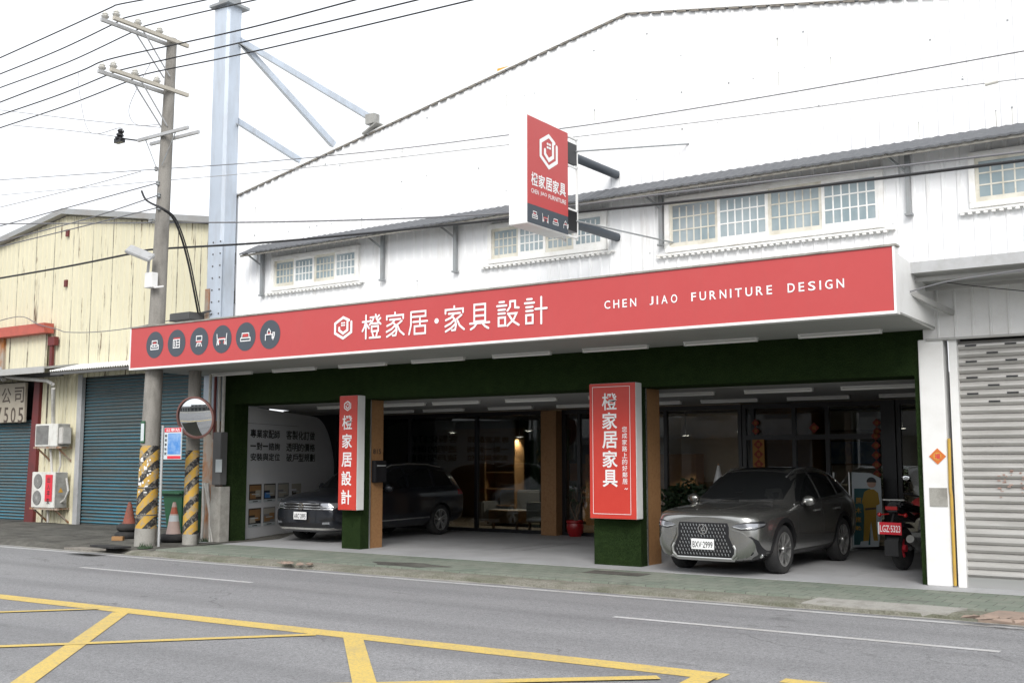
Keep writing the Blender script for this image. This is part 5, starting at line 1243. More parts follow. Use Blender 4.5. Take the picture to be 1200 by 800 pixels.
mb = MB(); ra = at(52.5, 587, 1, AY-.005), at(62, 556, 1, AY-.005)
mb.box((ra[0].x, AY-.018, ra[0].z), (ra[1].x, AY-.010, ra[1].z)); RP = mb.build('red_paper', 'paper_red', u2)
mb = MB()
for i, ch in enumerate('大吉'): pass
og = Vector((0, AY-.019, 0)); cxp = (ra[0].x+ra[1].x)/2
for i, ch in enumerate('出入平安'): put_text(mb, ch, og, X_, Z_, (cxp-.07, ra[1].z-.22-i*.19, cxp+.07, ra[1].z-.06-i*.19), bold=.02)
mb.build('lettering', 'letter_dark', RP)
mb = MB(); mb.prism([(b2.x+.010, AY+.1, a2.z+.42), (b2.x+.010, AY+.25, a2.z+.42), (b2.x+.010, AY+.175, a2.z+.55)], (.004, 0, 0)); mb.build('warning_sticker', 'paper_gold', u2)
dp = thing('air_conditioner_pipes', 'grey pipes and hoses running down the yellow wall between the air conditioners', 'pipes', (-28.3, 17.9, 2))
for pts, r_ in ((((62.5, 455), (62.5, 496)), .055), (((0, 440), (20, 443), (55, 446), (62, 450), (62.5, 456)), .05), (((70, 523), (71, 545), (66, 560)), .025), (((59, 520), (61, 553)), .035), (((78, 560), (80, 575), (76, 585), (66, 592)), .03), (((56, 592), (56, 612)), .03)):
    mb = MB(); mb.tube([at(x, y, 1, 17.75 if y > 455 else 17.4) for x, y in pts], r_, 8); mb.build('pipe', 'pipe_pvc', dp, smooth=True)
mb = MB(); a = at(2, 441, 1, 17.35); mb.tube([a+Vector((-.15, 0, .25)), a, a+Vector((.12, 0, -.1))], .07, 10); tag(mb.build('pipe_elbow', 'galv_grey', smooth=True), 'silver pipe elbow under the left awning', 'pipe')

# ================================================================== CARS
def loft_car(st):
    """st rows: y, zb, ws, wm, zm, wsh, zsh, wb, zbelt, wr, zr, zc -> smooth closed shell (front at small y)"""
    vs = []; fs = []
    for (y, zb, ws, wm, zm, wsh, zsh, wb, zbelt, wr, zr, zc) in st:
        half = [(0, zb), (ws*.55, zb), (ws, zb+.03), (wm, zm), (wsh, zsh), (wb, zbelt), (wr+(wb-wr)*.04, zr-.02), (wr*.80, zr+(zc-zr)*.62), (0, zc)]
        ring = half+[(-x, z) for x, z in half[-2:0:-1]]
        vs += [(x, y, z) for x, z in ring]
    n = 16
    for i in range(len(st)-1):
        for j in range(n): fs.append((i*n+j, i*n+(j+1) % n, (i+1)*n+(j+1) % n, (i+1)*n+j))
    for b, e in ((0, 1), ((len(st)-1)*n, 0)):
        for j in range(7): fs.append((b+j+1, b+(n-j) % n if j else b, b+n-j-1) if False else ((b+j, b+j+1, b+n-j-1, b+(n-j) % n) if j else (b, b+1, b+15)))
        fs.append((b+7, b+8, b+9))
    return vs, fs
def shell(name, st, mats, par, wheels, wr_, lvl=2):
    vs, fs = loft_car(st)
    me = bpy.data.meshes.new(name); me.from_pydata(vs, [], fs); bm = bmesh.new(); bm.from_mesh(me)
    bmesh.ops.recalc_face_normals(bm, faces=bm.faces); bm.to_mesh(me); bm.free()
    o = bpy.data.objects.new(name, me); COL.objects.link(o)
    s = o.modifiers.new('s', 'SUBSURF'); s.levels = lvl; s.render_levels = lvl
    cut = MB()
    for (x, y) in wheels: cut.cyl((x-.17 if x > 0 else x-.35, y, wr_-.0), (x+.35 if x > 0 else x+.17, y, wr_), wr_+.045, n=36)
    for m_ in mats: me.materials.append(M[m_])
    cm = bpy.data.meshes.new('c'); cm.from_pydata([Vector(v) for v in cut.v], [], cut.f)
    bm = bmesh.new(); bm.from_mesh(cm); bmesh.ops.recalc_face_normals(bm, faces=bm.faces); bm.to_mesh(cm); bm.free()
    cm.materials.append(M['car_black'])
    co = bpy.data.objects.new('c', cm); COL.objects.link(co)
    dg = bpy.context.evaluated_depsgraph_get(); dg.update()
    whole = bpy.data.meshes.new_from_object(o.evaluated_get(dg))
    bm = bmesh.new(); bm.from_mesh(whole); bvh = BVHTree.FromBMesh(bm); bm.free()
    b = o.modifiers.new('b', 'BOOLEAN'); b.object = co; b.operation = 'DIFFERENCE'; b.solver = 'EXACT'
    try: b.material_mode = 'TRANSFER'
    except Exception: pass
    dg = bpy.context.evaluated_depsgraph_get(); dg.update()
    res = bpy.data.meshes.new_from_object(o.evaluated_get(dg))
    o.modifiers.clear(); o.data = res; bpy.data.objects.remove(co)
    res.shade_smooth(); res.set_sharp_from_angle(angle=R(38)); o.parent = par
    return o, bvh
def patch(name, poly, axis, bvh, m, par, off=.004, thick=.01, step=.05, side=1, sub=None):
    """polygon drawn in front view (axis 'f': x,z), side view ('s': y,z) or from above ('t': x,y), laid onto the shell"""
    bm = bmesh.new(); fv = [bm.verts.new((p[0], p[1], 0)) for p in poly]; bm.faces.new(fv)
    us = [p[0] for p in poly]; ws = [p[1] for p in poly]
    for k, (lo, hi) in enumerate(((min(us), max(us)), (min(ws), max(ws)))):
        n = int((hi-lo)/step)
        for i in range(1, n+1):
            c = lo+(hi-lo)*i/(n+1); co = (c, 0, 0) if k == 0 else (0, c, 0); no = (1, 0, 0) if k == 0 else (0, 1, 0)
            bmesh.ops.bisect_plane(bm, geom=list(bm.verts)+list(bm.edges)+list(bm.faces), plane_co=co, plane_no=no)
    bmesh.ops.triangulate(bm, faces=[f for f in bm.faces if len(f.verts) > 4])
    def pj(u, v):
        if axis == 'f': o, d = Vector((u, -3, v)), Vector((0, 1, 0))
        elif axis == 'r': o, d = Vector((u, 9, v)), Vector((0, -1, 0))
        elif axis == 's': o, d = Vector((3*side, u, v)), Vector((-side, 0, 0))
        else: o, d = Vector((u, v, 4)), Vector((0, 0, -1))
        h, n_, _, _ = bvh.ray_cast(o, d)
        if h is None: h, n_, _, _ = bvh.find_nearest(Vector((u, .0, v)) if axis == 'f' else (Vector((side*.9, u, v)) if axis == 's' else Vector((u, 4.6, v)) if axis == 'r' else Vector((u, v, 1.6))))
        if n_.dot(d) > 0: n_ = -n_
        return h, n_
    pts = [(v, *pj(v.co.x, v.co.y)) for v in bm.verts]
    for v, h, n_ in pts: v.co = h+n_*off
    ret = bmesh.ops.extrude_face_region(bm, geom=list(bm.faces)); nv = [e for e in ret['geom'] if isinstance(e, bmesh.types.BMVert)]
    bm.verts.ensure_lookup_table()
    nmap = {}
    for v, h, n_ in pts: nmap[tuple(round(c, 5) for c in v.co)] = n_
    for v in nv: v.co = v.co - nmap.get(tuple(round(c, 5) for c in v.co), Vector((0, 0, 0)))*(thick)
    bmesh.ops.recalc_face_normals(bm, faces=bm.faces)
    me = bpy.data.meshes.new(name); bm.to_mesh(me); bm.free(); me.materials.append(M[m]); me.shade_smooth(); me.set_sharp_from_angle(angle=R(40))
    o = bpy.data.objects.new(name, me); COL.objects.link(o); o.parent = par; return o
def mir(poly): return [(-x, z) for x, z in poly][::-1]
def wheel(par, x, y, r, side, spokes=5, wide=.235, silver=True, two=False):
    w_ = wide/2; xo = x
    mb = MB(); pr = [(r*.70, -w_*.9), (r*.82, -w_), (r*.94, -w_*.95), (r, -w_*.72), (r, w_*.72), (r*.94, w_*.95), (r*.82, w_), (r*.70, w_*.9)]
    mb.lathe(pr, (xo, y, r), (1, 0, 0), 36, closed=True)
    W = mb.build('wheel', 'rubber', par, smooth=True, angle=50)
    mb = MB(); s_ = side
    mb.lathe([(r*.71, .0), (r*.71, w_*.9), (r*.66, w_*.92), (r*.66, .0)], (xo, y, r), (s_, 0, 0), 36, closed=True)
    fx = xo+s_*w_*.62
    for k in range(spokes):
        for dd in ((-.10, .10) if two else (0,)):
            a = 2*pi*k/spokes+.3; a1_ = a+dd*.6; a2_ = a+dd*2.2
            mb.beam((fx+s_*.01, y+r*.12*cos(a1_), r+r*.12*sin(a1_)), (fx+s_*.02, y+r*.67*cos(a2_), r+r*.67*sin(a2_)), .03 if two else .05, .03, up=(1, 0, 0))
    mb.lathe([(0, .045), (r*.13, .04), (r*.15, 0), (r*.13, -.02)], (fx, y, r), (s_, 0, 0), 16)
    mb.build('rim', 'satin_silver', W, smooth=True)
    mb = MB(); mb.lathe([(0, .01), (r*.68, .01), (r*.68, 0), (0, 0)], (xo+s_*.03, y, r), (s_, 0, 0), 28); mb.build('brake_disc', 'ac_dark', W)
    return W
def plate(par, x, y, z, w_, h_, txt, m='plate_white', tm='letter_dark', tilt=0):
    mb = MB(); mb.box((x-w_/2, y-.012, z-h_/2), (x+w_/2, y, z+h_/2)); P_ = mb.build('number_plate', m, par, bevel=.004)
    mb = MB(); put_text(mb, txt, Vector((0, y-.0135, 0)), X_, Z_, (x-w_*.44, z-h_*.34, x+w_*.44, z+h_*.26), bold=.02); mb.build('lettering', tm, P_); return P_
def arch_trim(par, bvh, y, r, side, m='car_black', ww=.05):
    mb = MB(); n = 22; ri, ro = r+.04, r+.04+ww; a0, a1 = -.35, pi+.35; pr = []
    for i in range(n+1):
        a = a0+(a1-a0)*i/n; row = []
        for rr in (ri, ro):
            u, v = y+rr*cos(a), r+rr*sin(a)
            h, n_, _, _ = bvh.ray_cast(Vector((3*side, u, max(v, .24))), Vector((-side, 0, 0)))
            xx = h.x if h is not None else side*.88
            row.append((xx, u, max(v, .2)))
        pr.append(row)
    for i in range(n):
        (a_, b_), (c_, d_) = pr[i], pr[i+1]; o_ = side*.012; q_ = -side*.05
        mb.add([(a_[0]+o_, a_[1], a_[2]), (b_[0]+side*.004, b_[1], b_[2]), (d_[0]+side*.004, d_[1], d_[2]), (c_[0]+o_, c_[1], c_[2]), (a_[0]+q_, a_[1], a_[2]), (c_[0]+q_, c_[1], c_[2])], [(0, 1, 2, 3), (0, 3, 5, 4)])
    mb.build('arch_trim', m, par, smooth=True)

def lexus():
    T = thing('parked_car', 'silver grey SUV with a large spindle grille parked under the right side of the carport', 'car', (-7.175, 15.56, 0), local=True, rotz=R(-1.2))
    st = [ # y, zb, ws, wm, zm, wsh, zsh, wb, zbelt, wr, zr, zc
     (-.01, .30, .52, .57, .50, .56, .69, .52, .83, .44, .885, .89),
     (.02, .25, .65, .73, .50, .72, .72, .67, .885, .53, .925, .93),
     (.10, .22, .74, .83, .50, .82, .76, .78, .925, .59, .962, .97),
     (.26, .21, .82, .89, .52, .89, .80, .85, .955, .655, .992, 1.0),
     (.50, .21, .86, .92, .55, .92, .84, .885, .975, .67, 1.012, 1.025),
     (.95, .21, .89, .935, .58, .935, .88, .90, 1.005, .69, 1.045, 1.062),
     (1.22, .21, .895, .93, .6, .93, .90, .90, 1.01, .70, 1.055, 1.085),
     (1.40, .21, .895, .925, .6, .925, .92, .90, 1.03, .70, 1.145, 1.195),
     (1.78, .21, .895, .925, .6, .925, .93, .895, 1.045, .69, 1.385, 1.435),
     (2.12, .21, .895, .925, .6, .925, .93, .89, 1.055, .655, 1.545, 1.595),
     (2.60, .21, .895, .925, .6, .925, .93, .885, 1.07, .645, 1.60, 1.645),
     (3.20, .21, .895, .93, .6, .93, .94, .88, 1.09, .635, 1.59, 1.64),
     (3.75, .22, .895, .935, .6, .935, .95, .875, 1.12, .62, 1.555, 1.61),
     (4.08, .24, .89, .935, .6, .93, .96, .865, 1.15, .61, 1.49, 1.55),
     (4.36, .27, .86, .91, .6, .905, .96, .83, 1.13, .60, 1.33, 1.38),
     (4.54, .30, .80, .86, .6, .85, .95, .77, 1.06, .58, 1.10, 1.115),
     (4.64, .34, .70, .77, .62, .76, .93, .68, 1.02, .52, 1.05, 1.06)]
    wh = [(-.80, .97), (.80, .97), (-.80, 3.66), (.80, 3.66)]; r = .375
    B_, bvh = shell('body', st, ['silver_paint', 'car_black'], T, wh, r)
    for (x, y) in wh: wheel(T, x, y, r, 1 if x > 0 else -1, 5, two=True)
    for s_ in (-1, 1):
        for y in (.97, 3.66): arch_trim(T, bvh, y, r, s_, ww=.07)
    # front: grille (black), bright outline, lamps, corner vents
    patch('grille', [(-.40, .80), (.40, .80), (.42, .74), (.42, .60), (.505, .42), (.50, .34), (.45, .285), (-.45, .285), (-.50, .34), (-.505, .42), (-.42, .60), (-.42, .74)], 'f', bvh, 'black_frame', T, .006, .015)
    gr = MB()
    rows = 9
    for j in range(rows):
        z = .33+j*.054; hw = .49-(z-.40)*.42 if z > .40 else .475
        if z > .60: hw = .40
        n = int(hw/.052)
        for i in range(-n, n+1):
            x = i*.052+(.026 if j % 2 else 0)
            if abs(x) > hw-.02: continue
            if abs(x) < .20 and .42 < z < .60: continue
            h, n_, _, _ = bvh.ray_cast(Vector((x, -3, z)), Vector((0, 1, 0)))
            if h is None: continue
            c = h+Vector((0, -.014, 0)); gr.beam(c+Vector((-.006, 0, .017)), c+Vector((.006, 0, -.017)), .0065, .012, up=(0, 1, 0))
    gr.build('grille_mesh', 'grey_steel', T)
    def strip(pts, wd, m, name, off=.014, both=False):
        mb = MB(); Q = []
        for (x, z) in pts:
            h, n_, _, _ = bvh.ray_cast(Vector((x, -3, z)), Vector((0, 1, 0)))
            if h is None: h = Vector((x, .15, z)); n_ = Vector((0, -1, 0))
            Q.append(h+n_*0+Vector((0, -off+.008, 0)))
        mb.tube(Q, wd, 8); return mb.build(name, m, T, smooth=True)
    def interp(pts, k=6):
        o = []
        for (a, b) in zip(pts[:-1], pts[1:]):
            for i in range(k): o.append((a[0]+(b[0]-a[0])*i/k, a[1]+(b[1]-a[1])*i/k))
        return o+[pts[-1]]
    strip(interp([(-.49, .47), (-.52, .42), (-.515, .34), (-.455, .27), (.455, .27), (.515, .34), (.52, .42), (.49, .47)]), .017, 'satin_silver', 'grille_surround')
    patch('front_lip', [(-.54, .30), (-.47, .24), (.47, .24), (.54, .30), (.46, .268), (-.46, .268)], 'f', bvh, 'satin_silver', T, .02, .02)
    for s_ in (-1, 1):
        F = (lambda p: p) if s_ > 0 else mir
        patch('bumper_panel', F([(.455, .71), (.62, .675), (.72, .61), (.765, .52), (.77, .41), (.70, .32), (.57, .285), (.55, .34), (.555, .43), (.455, .61)]), 'f', bvh, 'silver_paint', T, .022, .03, .04)
        patch('headlight', F([(.47, .755), (.60, .715), (.80, .725), (.875, .77), (.885, .80), (.70, .800), (.55, .785)]), 'f', bvh, 'lamp_clear', T, .006, .02, .03)
        patch('headlight_trim', F([(.465, .752), (.60, .700), (.80, .708), (.88, .755), (.875, .77), (.80, .725), (.60, .715)]), 'f', bvh, 'black_frame', T, .008, .02, .03)
        patch('headlight_brow', F([(.55, .787), (.70, .802), (.888, .80), (.86, .83), (.70, .825)]), 'f', bvh, 'black_frame', T, .008, .02, .03)
        strip(interp([(s_*.50, .745), (s_*.62, .722), (s_*.84, .745)]), .007, 'chrome', 'light_bar', .012)
        patch('corner_vent', F([(.72, .61), (.76, .61), (.83, .55), (.86, .40), (.90, .28), (.86, .25), (.70, .265), (.80, .34), (.80, .48), (.775, .56)]), 'f', bvh, 'black_frame', T, .005, .02, .03)
        h, n_, _, _ = bvh.ray_cast(Vector((s_*.80, -3, .315)), Vector((0, 1, 0))); mb = MB(); mb.lathe([(0, .012), (.025, .01), (.035, 0), (.035, -.02)], h, (0, -1, 0), 16); mb.build('fog_light', 'chrome', T, smooth=True)
    patch('lower_bumper', [(-.86, .235), (.86, .235), (.86, .255), (.60, .25), (.52, .225), (-.52, .225), (-.60, .25), (-.86, .255)], 'f', bvh, 'car_black', T, .006, .02)
    h, _, _, _ = bvh.ray_cast(Vector((0, -3, .47)), Vector((0, 1, 0)))
    plate(T, 0, h.y-.02, .475, .38, .16, 'BXV·2999')
    mb = MB(); mb.box((-.24, h.y-.012, .355), (.24, h.y+.0, .385)); mb.build('plate_bracket', 'car_black', T)
    he, _, _, _ = bvh.ray_cast(Vector((0, -3, .70)), Vector((0, 1, 0))); ec = he+Vector((0, -.014, 0))
    mb = MB(); mb.lathe([(.066, -.006), (.078, -.006), (.078, .008), (.066, .008)], ec, (0, -1, 0), 30, closed=True)
    for a, b in (((.025, .05), (-.03, -.02)), ((-.03, -.02), (.05, -.02))): mb.beam(ec+Vector((a[0], 0, a[1])), ec+Vector((b[0], 0, b[1])), .014, .01, up=(0, 1, 0))
    mb.build('emblem', 'chrome', T, smooth=True)
    # glass
    patch('windscreen', [(-.72, 1.125), (-.35, 1.105), (0, 1.10), (.35, 1.105), (.72, 1.125), (.71, 1.30), (.65, 1.515), (.30, 1.55), (0, 1.56), (-.30, 1.55), (-.65, 1.515), (-.71, 1.30)], 'f', bvh, 'car_glass', T, .004, .01, .06)
    for s_ in (-1, 1):
        patch('side_window', [(1.62, 1.085), (2.62, 1.11), (2.60, 1.535), (2.25, 1.515), (1.98, 1.39)], 's', bvh, 'car_glass', T, .004, .01, .06, s_)
        patch('side_window', [(2.70, 1.115), (3.50, 1.15), (3.52, 1.50), (3.10, 1.53), (2.68, 1.538)], 's', bvh, 'car_glass', T, .004, .01, .06, s_)
        patch('side_window', [(3.58, 1.16), (4.10, 1.22), (3.90, 1.42), (3.60, 1.49)], 's', bvh, 'car_glass', T, .004, .01, .06, s_)
        patch('window_trim', [(1.50, 1.035), (2.6, 1.068), (3.6, 1.112), (4.1, 1.17), (4.1, 1.185), (3.6, 1.127), (2.6, 1.083), (1.50, 1.05)], 's', bvh, 'chrome', T, .008, .01, .08, s_)
        patch('sill_cladding', [(1.40, .23), (3.22, .23), (3.22, .33), (1.40, .33)], 's', bvh, 'car_black', T, .008, .02, .1, s_)
        for yy in (1.52, 2.66, 3.58):
            patch('door_gap', [(yy, .36), (yy+.008, .36), (yy+.014, .70), (yy+.01, 1.06), (yy+.002, 1.06), (yy+.006, .70)], 's', bvh, 'black_frame', T, .0015, .006, .1, s_)
        for yy in (2.38, 3.32):
            h, _, _, _ = bvh.ray_cast(Vector((3*s_, yy, .93)), Vector((-s_, 0, 0))); mb = MB(); mb.tube([h+Vector((s_*.008, -.10, -.005)), h+Vector((s_*.032, -.07, 0)), h+Vector((s_*.032, .07, 0)), h+Vector((s_*.008, .10, 0))], .014, 8); mb.build('door_handle', 'satin_silver', T, smooth=True)
        mb = MB(); c = Vector((s_*1.02, 1.74, 1.10)); mb.sphere(c, .115, 14, sq=(1.0, .62, .72)); mm_ = mb.build('wing_mirror', 'silver_paint', T, smooth=True)
        mb = MB(); mb.beam((s_*.90, 1.76, 1.05), (s_*.97, 1.76, 1.06), .06, .04); mb.build('mirror_arm', 'car_black', mm_)
        patch('tail_light', ([(.35, .93), (.80, .93), (.80, 1.0), (.35, .99)] if s_ > 0 else mir([(.35, .93), (.80, .93), (.80, 1.0), (.35, .99)])), 'r', bvh, 'lamp_red', T, .006, .02)
        mb = MB(); Q = []
        for yy in (1.95, 2.3, 2.8, 3.3, 3.75):
            h, _, _, _ = bvh.ray_cast(Vector((s_*.57, yy, 4)), Vector((0, 0, -1))); Q.append(h+Vector((0, 0, .02 if 2 < yy < 3.6 else 0)))
        mb.tube(Q, .014, 8); mb.build('roof_rail', 'satin_silver', T, smooth=True)
    patch('sunroof', [(-.42, 2.20), (.42, 2.20), (.42, 3.0), (-.42, 3.0)], 't', bvh, 'car_glass', T, .003, .01, .1)
    for s_ in (-1, 1):
        Q = []
        for (x, y) in ((.52, .12), (.60, .35), (.63, .60), (.645, .85), (.65, 1.08)):
            h, _, _, _ = bvh.ray_cast(Vector((s_*x, y, 4)), Vector((0, 0, -1))); Q.append(h)
        mb = MB(); mb.tube(Q, .0045, 6); mb.build('bonnet_gap', 'black_frame', T)
        Q = []
        for (x, y) in ((.20, .20), (.30, .45), (.36, .75), (.38, 1.05)):
            h, _, _, _ = bvh.ray_cast(Vector((s_*x, y, 4)), Vector((0, 0, -1))); Q.append(h-Vector((0, 0, .004)))
        mb = MB(); mb.tube(Q, .012, 6); mb.build('bonnet_crease', 'silver_paint', T, smooth=True)
    mb = MB(); mb.beam((-.62, 1.20, 1.085), (.05, 1.30, 1.13), .02, .02); mb.beam((.05, 1.22, 1.10), (.6, 1.30, 1.12), .02, .02); mb.build('wiper', 'car_black', T)
    return T
lexus()

def tiguan():
    T = thing('parked_car', 'dark grey SUV with chrome barred grille parked behind the left turf pillar', 'car', (-17.04, 16.80, 0), local=True, rotz=R(.5))
    st = [
     (-.01, .30, .58, .64, .50, .62, .66, .58, .80, .46, .86, .865),
     (.03, .24, .70, .79, .50, .77, .70, .71, .86, .54, .915, .93),
     (.12, .22, .79, .87, .52, .86, .74, .79, .90, .60, .955, .975),
     (.30, .21, .85, .91, .54, .905, .80, .85, .95, .65, 1.0, 1.02),
     (.55, .21, .87, .92, .55, .92, .86, .88, .985, .68, 1.03, 1.055),
     (.95, .21, .885, .92, .58, .92, .90, .89, 1.01, .70, 1.06, 1.09),
     (1.15, .21, .885, .915, .6, .915, .92, .89, 1.03, .72, 1.085, 1.115),
     (1.32, .21, .885, .915, .6, .915, .93, .89, 1.04, .72, 1.18, 1.22),
     (1.68, .21, .885, .915, .6, .915, .94, .885, 1.055, .72, 1.43, 1.47),
     (1.98, .21, .885, .915, .6, .915, .94, .88, 1.065, .695, 1.585, 1.63),
     (2.5, .21, .885, .915, .6, .915, .94, .88, 1.07, .69, 1.64, 1.68),
     (3.2, .21, .885, .915, .6, .915, .94, .88, 1.08, .68, 1.635, 1.675),
     (3.9, .22, .885, .915, .6, .915, .95, .875, 1.09, .67, 1.605, 1.65),
     (4.25, .24, .88, .91, .6, .91, .95, .86, 1.10, .66, 1.545, 1.59),
     (4.50, .27, .86, .89, .6, .89, .95, .83, 1.08, .64, 1.40, 1.43),
     (4.64, .30, .81, .86, .6, .86, .94, .79, 1.03, .60, 1.13, 1.15),
     (4.70, .34, .74, .79, .62, .79, .92, .72, 1.0, .52, 1.02, 1.03)]
    wh = [(-.78, .90), (.78, .90), (-.78, 3.69), (.78, 3.69)]; r = .355
    B_, bvh = shell('body', st, ['dark_grey_paint', 'car_black'], T, wh, r)
    for (x, y) in wh: wheel(T, x, y, r, 1 if x > 0 else -1, 5, two=True)
    for s_ in (-1, 1):
        for y in (.90, 3.69): arch_trim(T, bvh, y, r, s_, ww=.035)
    patch('grille', [(-.50, .70), (.50, .70), (.53, .83), (-.53, .83)], 'f', bvh, 'black_frame', T, .006, .02)
    for z in (.715, .765, .825):
        mb = MB(); Q = []
        for i in range(17):
            x = -.82+1.64*i/16; h, n_, _, _ = bvh.ray_cast(Vector((x, -3, z)), Vector((0, 1, 0)))
            if abs(x) > .56 and z != .765 and z != .715: continue
            Q.append(h+Vector((0, -.012, 0)))
        mb.tube(Q, .012, 8); mb.build('chrome_bar', 'chrome', T, smooth=True)
    for s_ in (-1, 1):
        F = (lambda p: p) if s_ > 0 else mir
        patch('headlight', F([(.53, .72), (.84, .725), (.88, .80), (.86, .845), (.55, .835)]), 'f', bvh, 'lamp_clear', T, .006, .02, .03)
        patch('corner_intake', F([(.50, .50), (.82, .56), (.84, .48), (.60, .42)]), 'f', bvh, 'black_frame', T, .005, .02, .03)
        patch('fog_light', F([(.60, .40), (.76, .41), (.76, .455), (.60, .445)]), 'f', bvh, 'lamp_clear', T, .012, .02, .03)
    patch('lower_intake', [(-.74, .33), (.74, .33), (.70, .44), (.50, .42), (-.50, .42), (-.70, .44)], 'f', bvh, 'black_frame', T, .006, .02)
    patch('silver_lip', [(-.80, .285), (.80, .285), (.78, .32), (-.78, .32)], 'f', bvh, 'ac_side', T, .010, .02)
    h, _, _, _ = bvh.ray_cast(Vector((0, -3, .55)), Vector((0, 1, 0)))
    plate(T, -.02, h.y-.02, .57, .38, .16, 'ARC·2895')
    he, _, _, _ = bvh.ray_cast(Vector((0, -3, .765)), Vector((0, 1, 0))); ec = he+Vector((0, -.022, 0))
    mb = MB(); mb.lathe([(.068, -.008), (.08, -.008), (.08, .008), (.068, .008)], ec, (0, -1, 0), 28, closed=True)
    V = [(-.045, .05), (-.012, -.005), (0, .02), (.012, -.005), (.045, .05)]; Wp = [(-.06, .03), (-.028, -.055), (0, 0), (.028, -.055), (.06, .03)]
    for L_ in (V, Wp):
        for a, b in zip(L_[:-1], L_[1:]): mb.beam(ec+Vector((a[0], 0, a[1])), ec+Vector((b[0], 0, b[1])), .010, .01, up=(0, 1, 0))
    mb.build('emblem', 'chrome', T, smooth=True)
    patch('windscreen', [(-.72, 1.14), (-.35, 1.13), (0, 1.125), (.35, 1.13), (.72, 1.14), (.69, 1.33), (.62, 1.53), (.3, 1.58), (0, 1.59), (-.3, 1.58), (-.62, 1.53), (-.69, 1.33)], 'f', bvh, 'car_glass', T, .004, .01, .06)
    for s_ in (-1, 1):
        patch('side_window', [(1.55, 1.09), (2.45, 1.115), (2.43, 1.545), (2.1, 1.525), (1.85, 1.42)], 's', bvh, 'car_glass', T, .004, .01, .06, s_)
        patch('side_window', [(2.53, 1.117), (3.42, 1.13), (3.40, 1.55), (2.51, 1.55)], 's', bvh, 'car_glass', T, .004, .01, .06, s_)
        patch('side_window', [(3.50, 1.13), (4.20, 1.15), (4.05, 1.46), (3.48, 1.545)], 's', bvh, 'car_glass', T, .004, .01, .06, s_)
        patch('side_trim', [(1.33, .40), (3.25, .42), (3.25, .445), (1.33, .425)], 's', bvh, 'chrome', T, .010, .01, .1, s_)
        for yy in (1.45, 2.49, 3.40): patch('door_gap', [(yy, .36), (yy+.008, .36), (yy+.012, .70), (yy+.01, 1.07), (yy+.002, 1.07), (yy+.004, .70)], 's', bvh, 'black_frame', T, .0015, .006, .1, s_)
        mb = MB(); mb.sphere((s_*1.0, 1.66, 1.13), .12, 14, sq=(1.0, .62, .80)); mb.build('wing_mirror', 'dark_grey_paint', T, smooth=True)
        patch('tail_light', ([(.45, .92), (.86, .92), (.86, 1.05), (.45, 1.03)] if s_ > 0 else mir([(.45, .92), (.86, .92), (.86, 1.05), (.45, 1.03)])), 'r', bvh, 'lamp_red', T, .006, .02)
        patch('tail_light', [(4.36, .93), (4.58, .93), (4.60, 1.03), (4.38, 1.05)], 's', bvh, 'lamp_red', T, .006, .01, .05, s_)
        mb = MB(); Q = []
        for yy in (1.9, 2.2, 2.8, 3.5, 4.0):
            h, _, _, _ = bvh.ray_cast(Vector((s_*.60, yy, 4)), Vector((0, 0, -1))); Q.append(h+Vector((0, 0, .03 if 2 < yy < 3.9 else 0)))
        mb.tube(Q, .016, 8); mb.build('roof_rail', 'satin_silver', T, smooth=True)
    return T
tiguan()

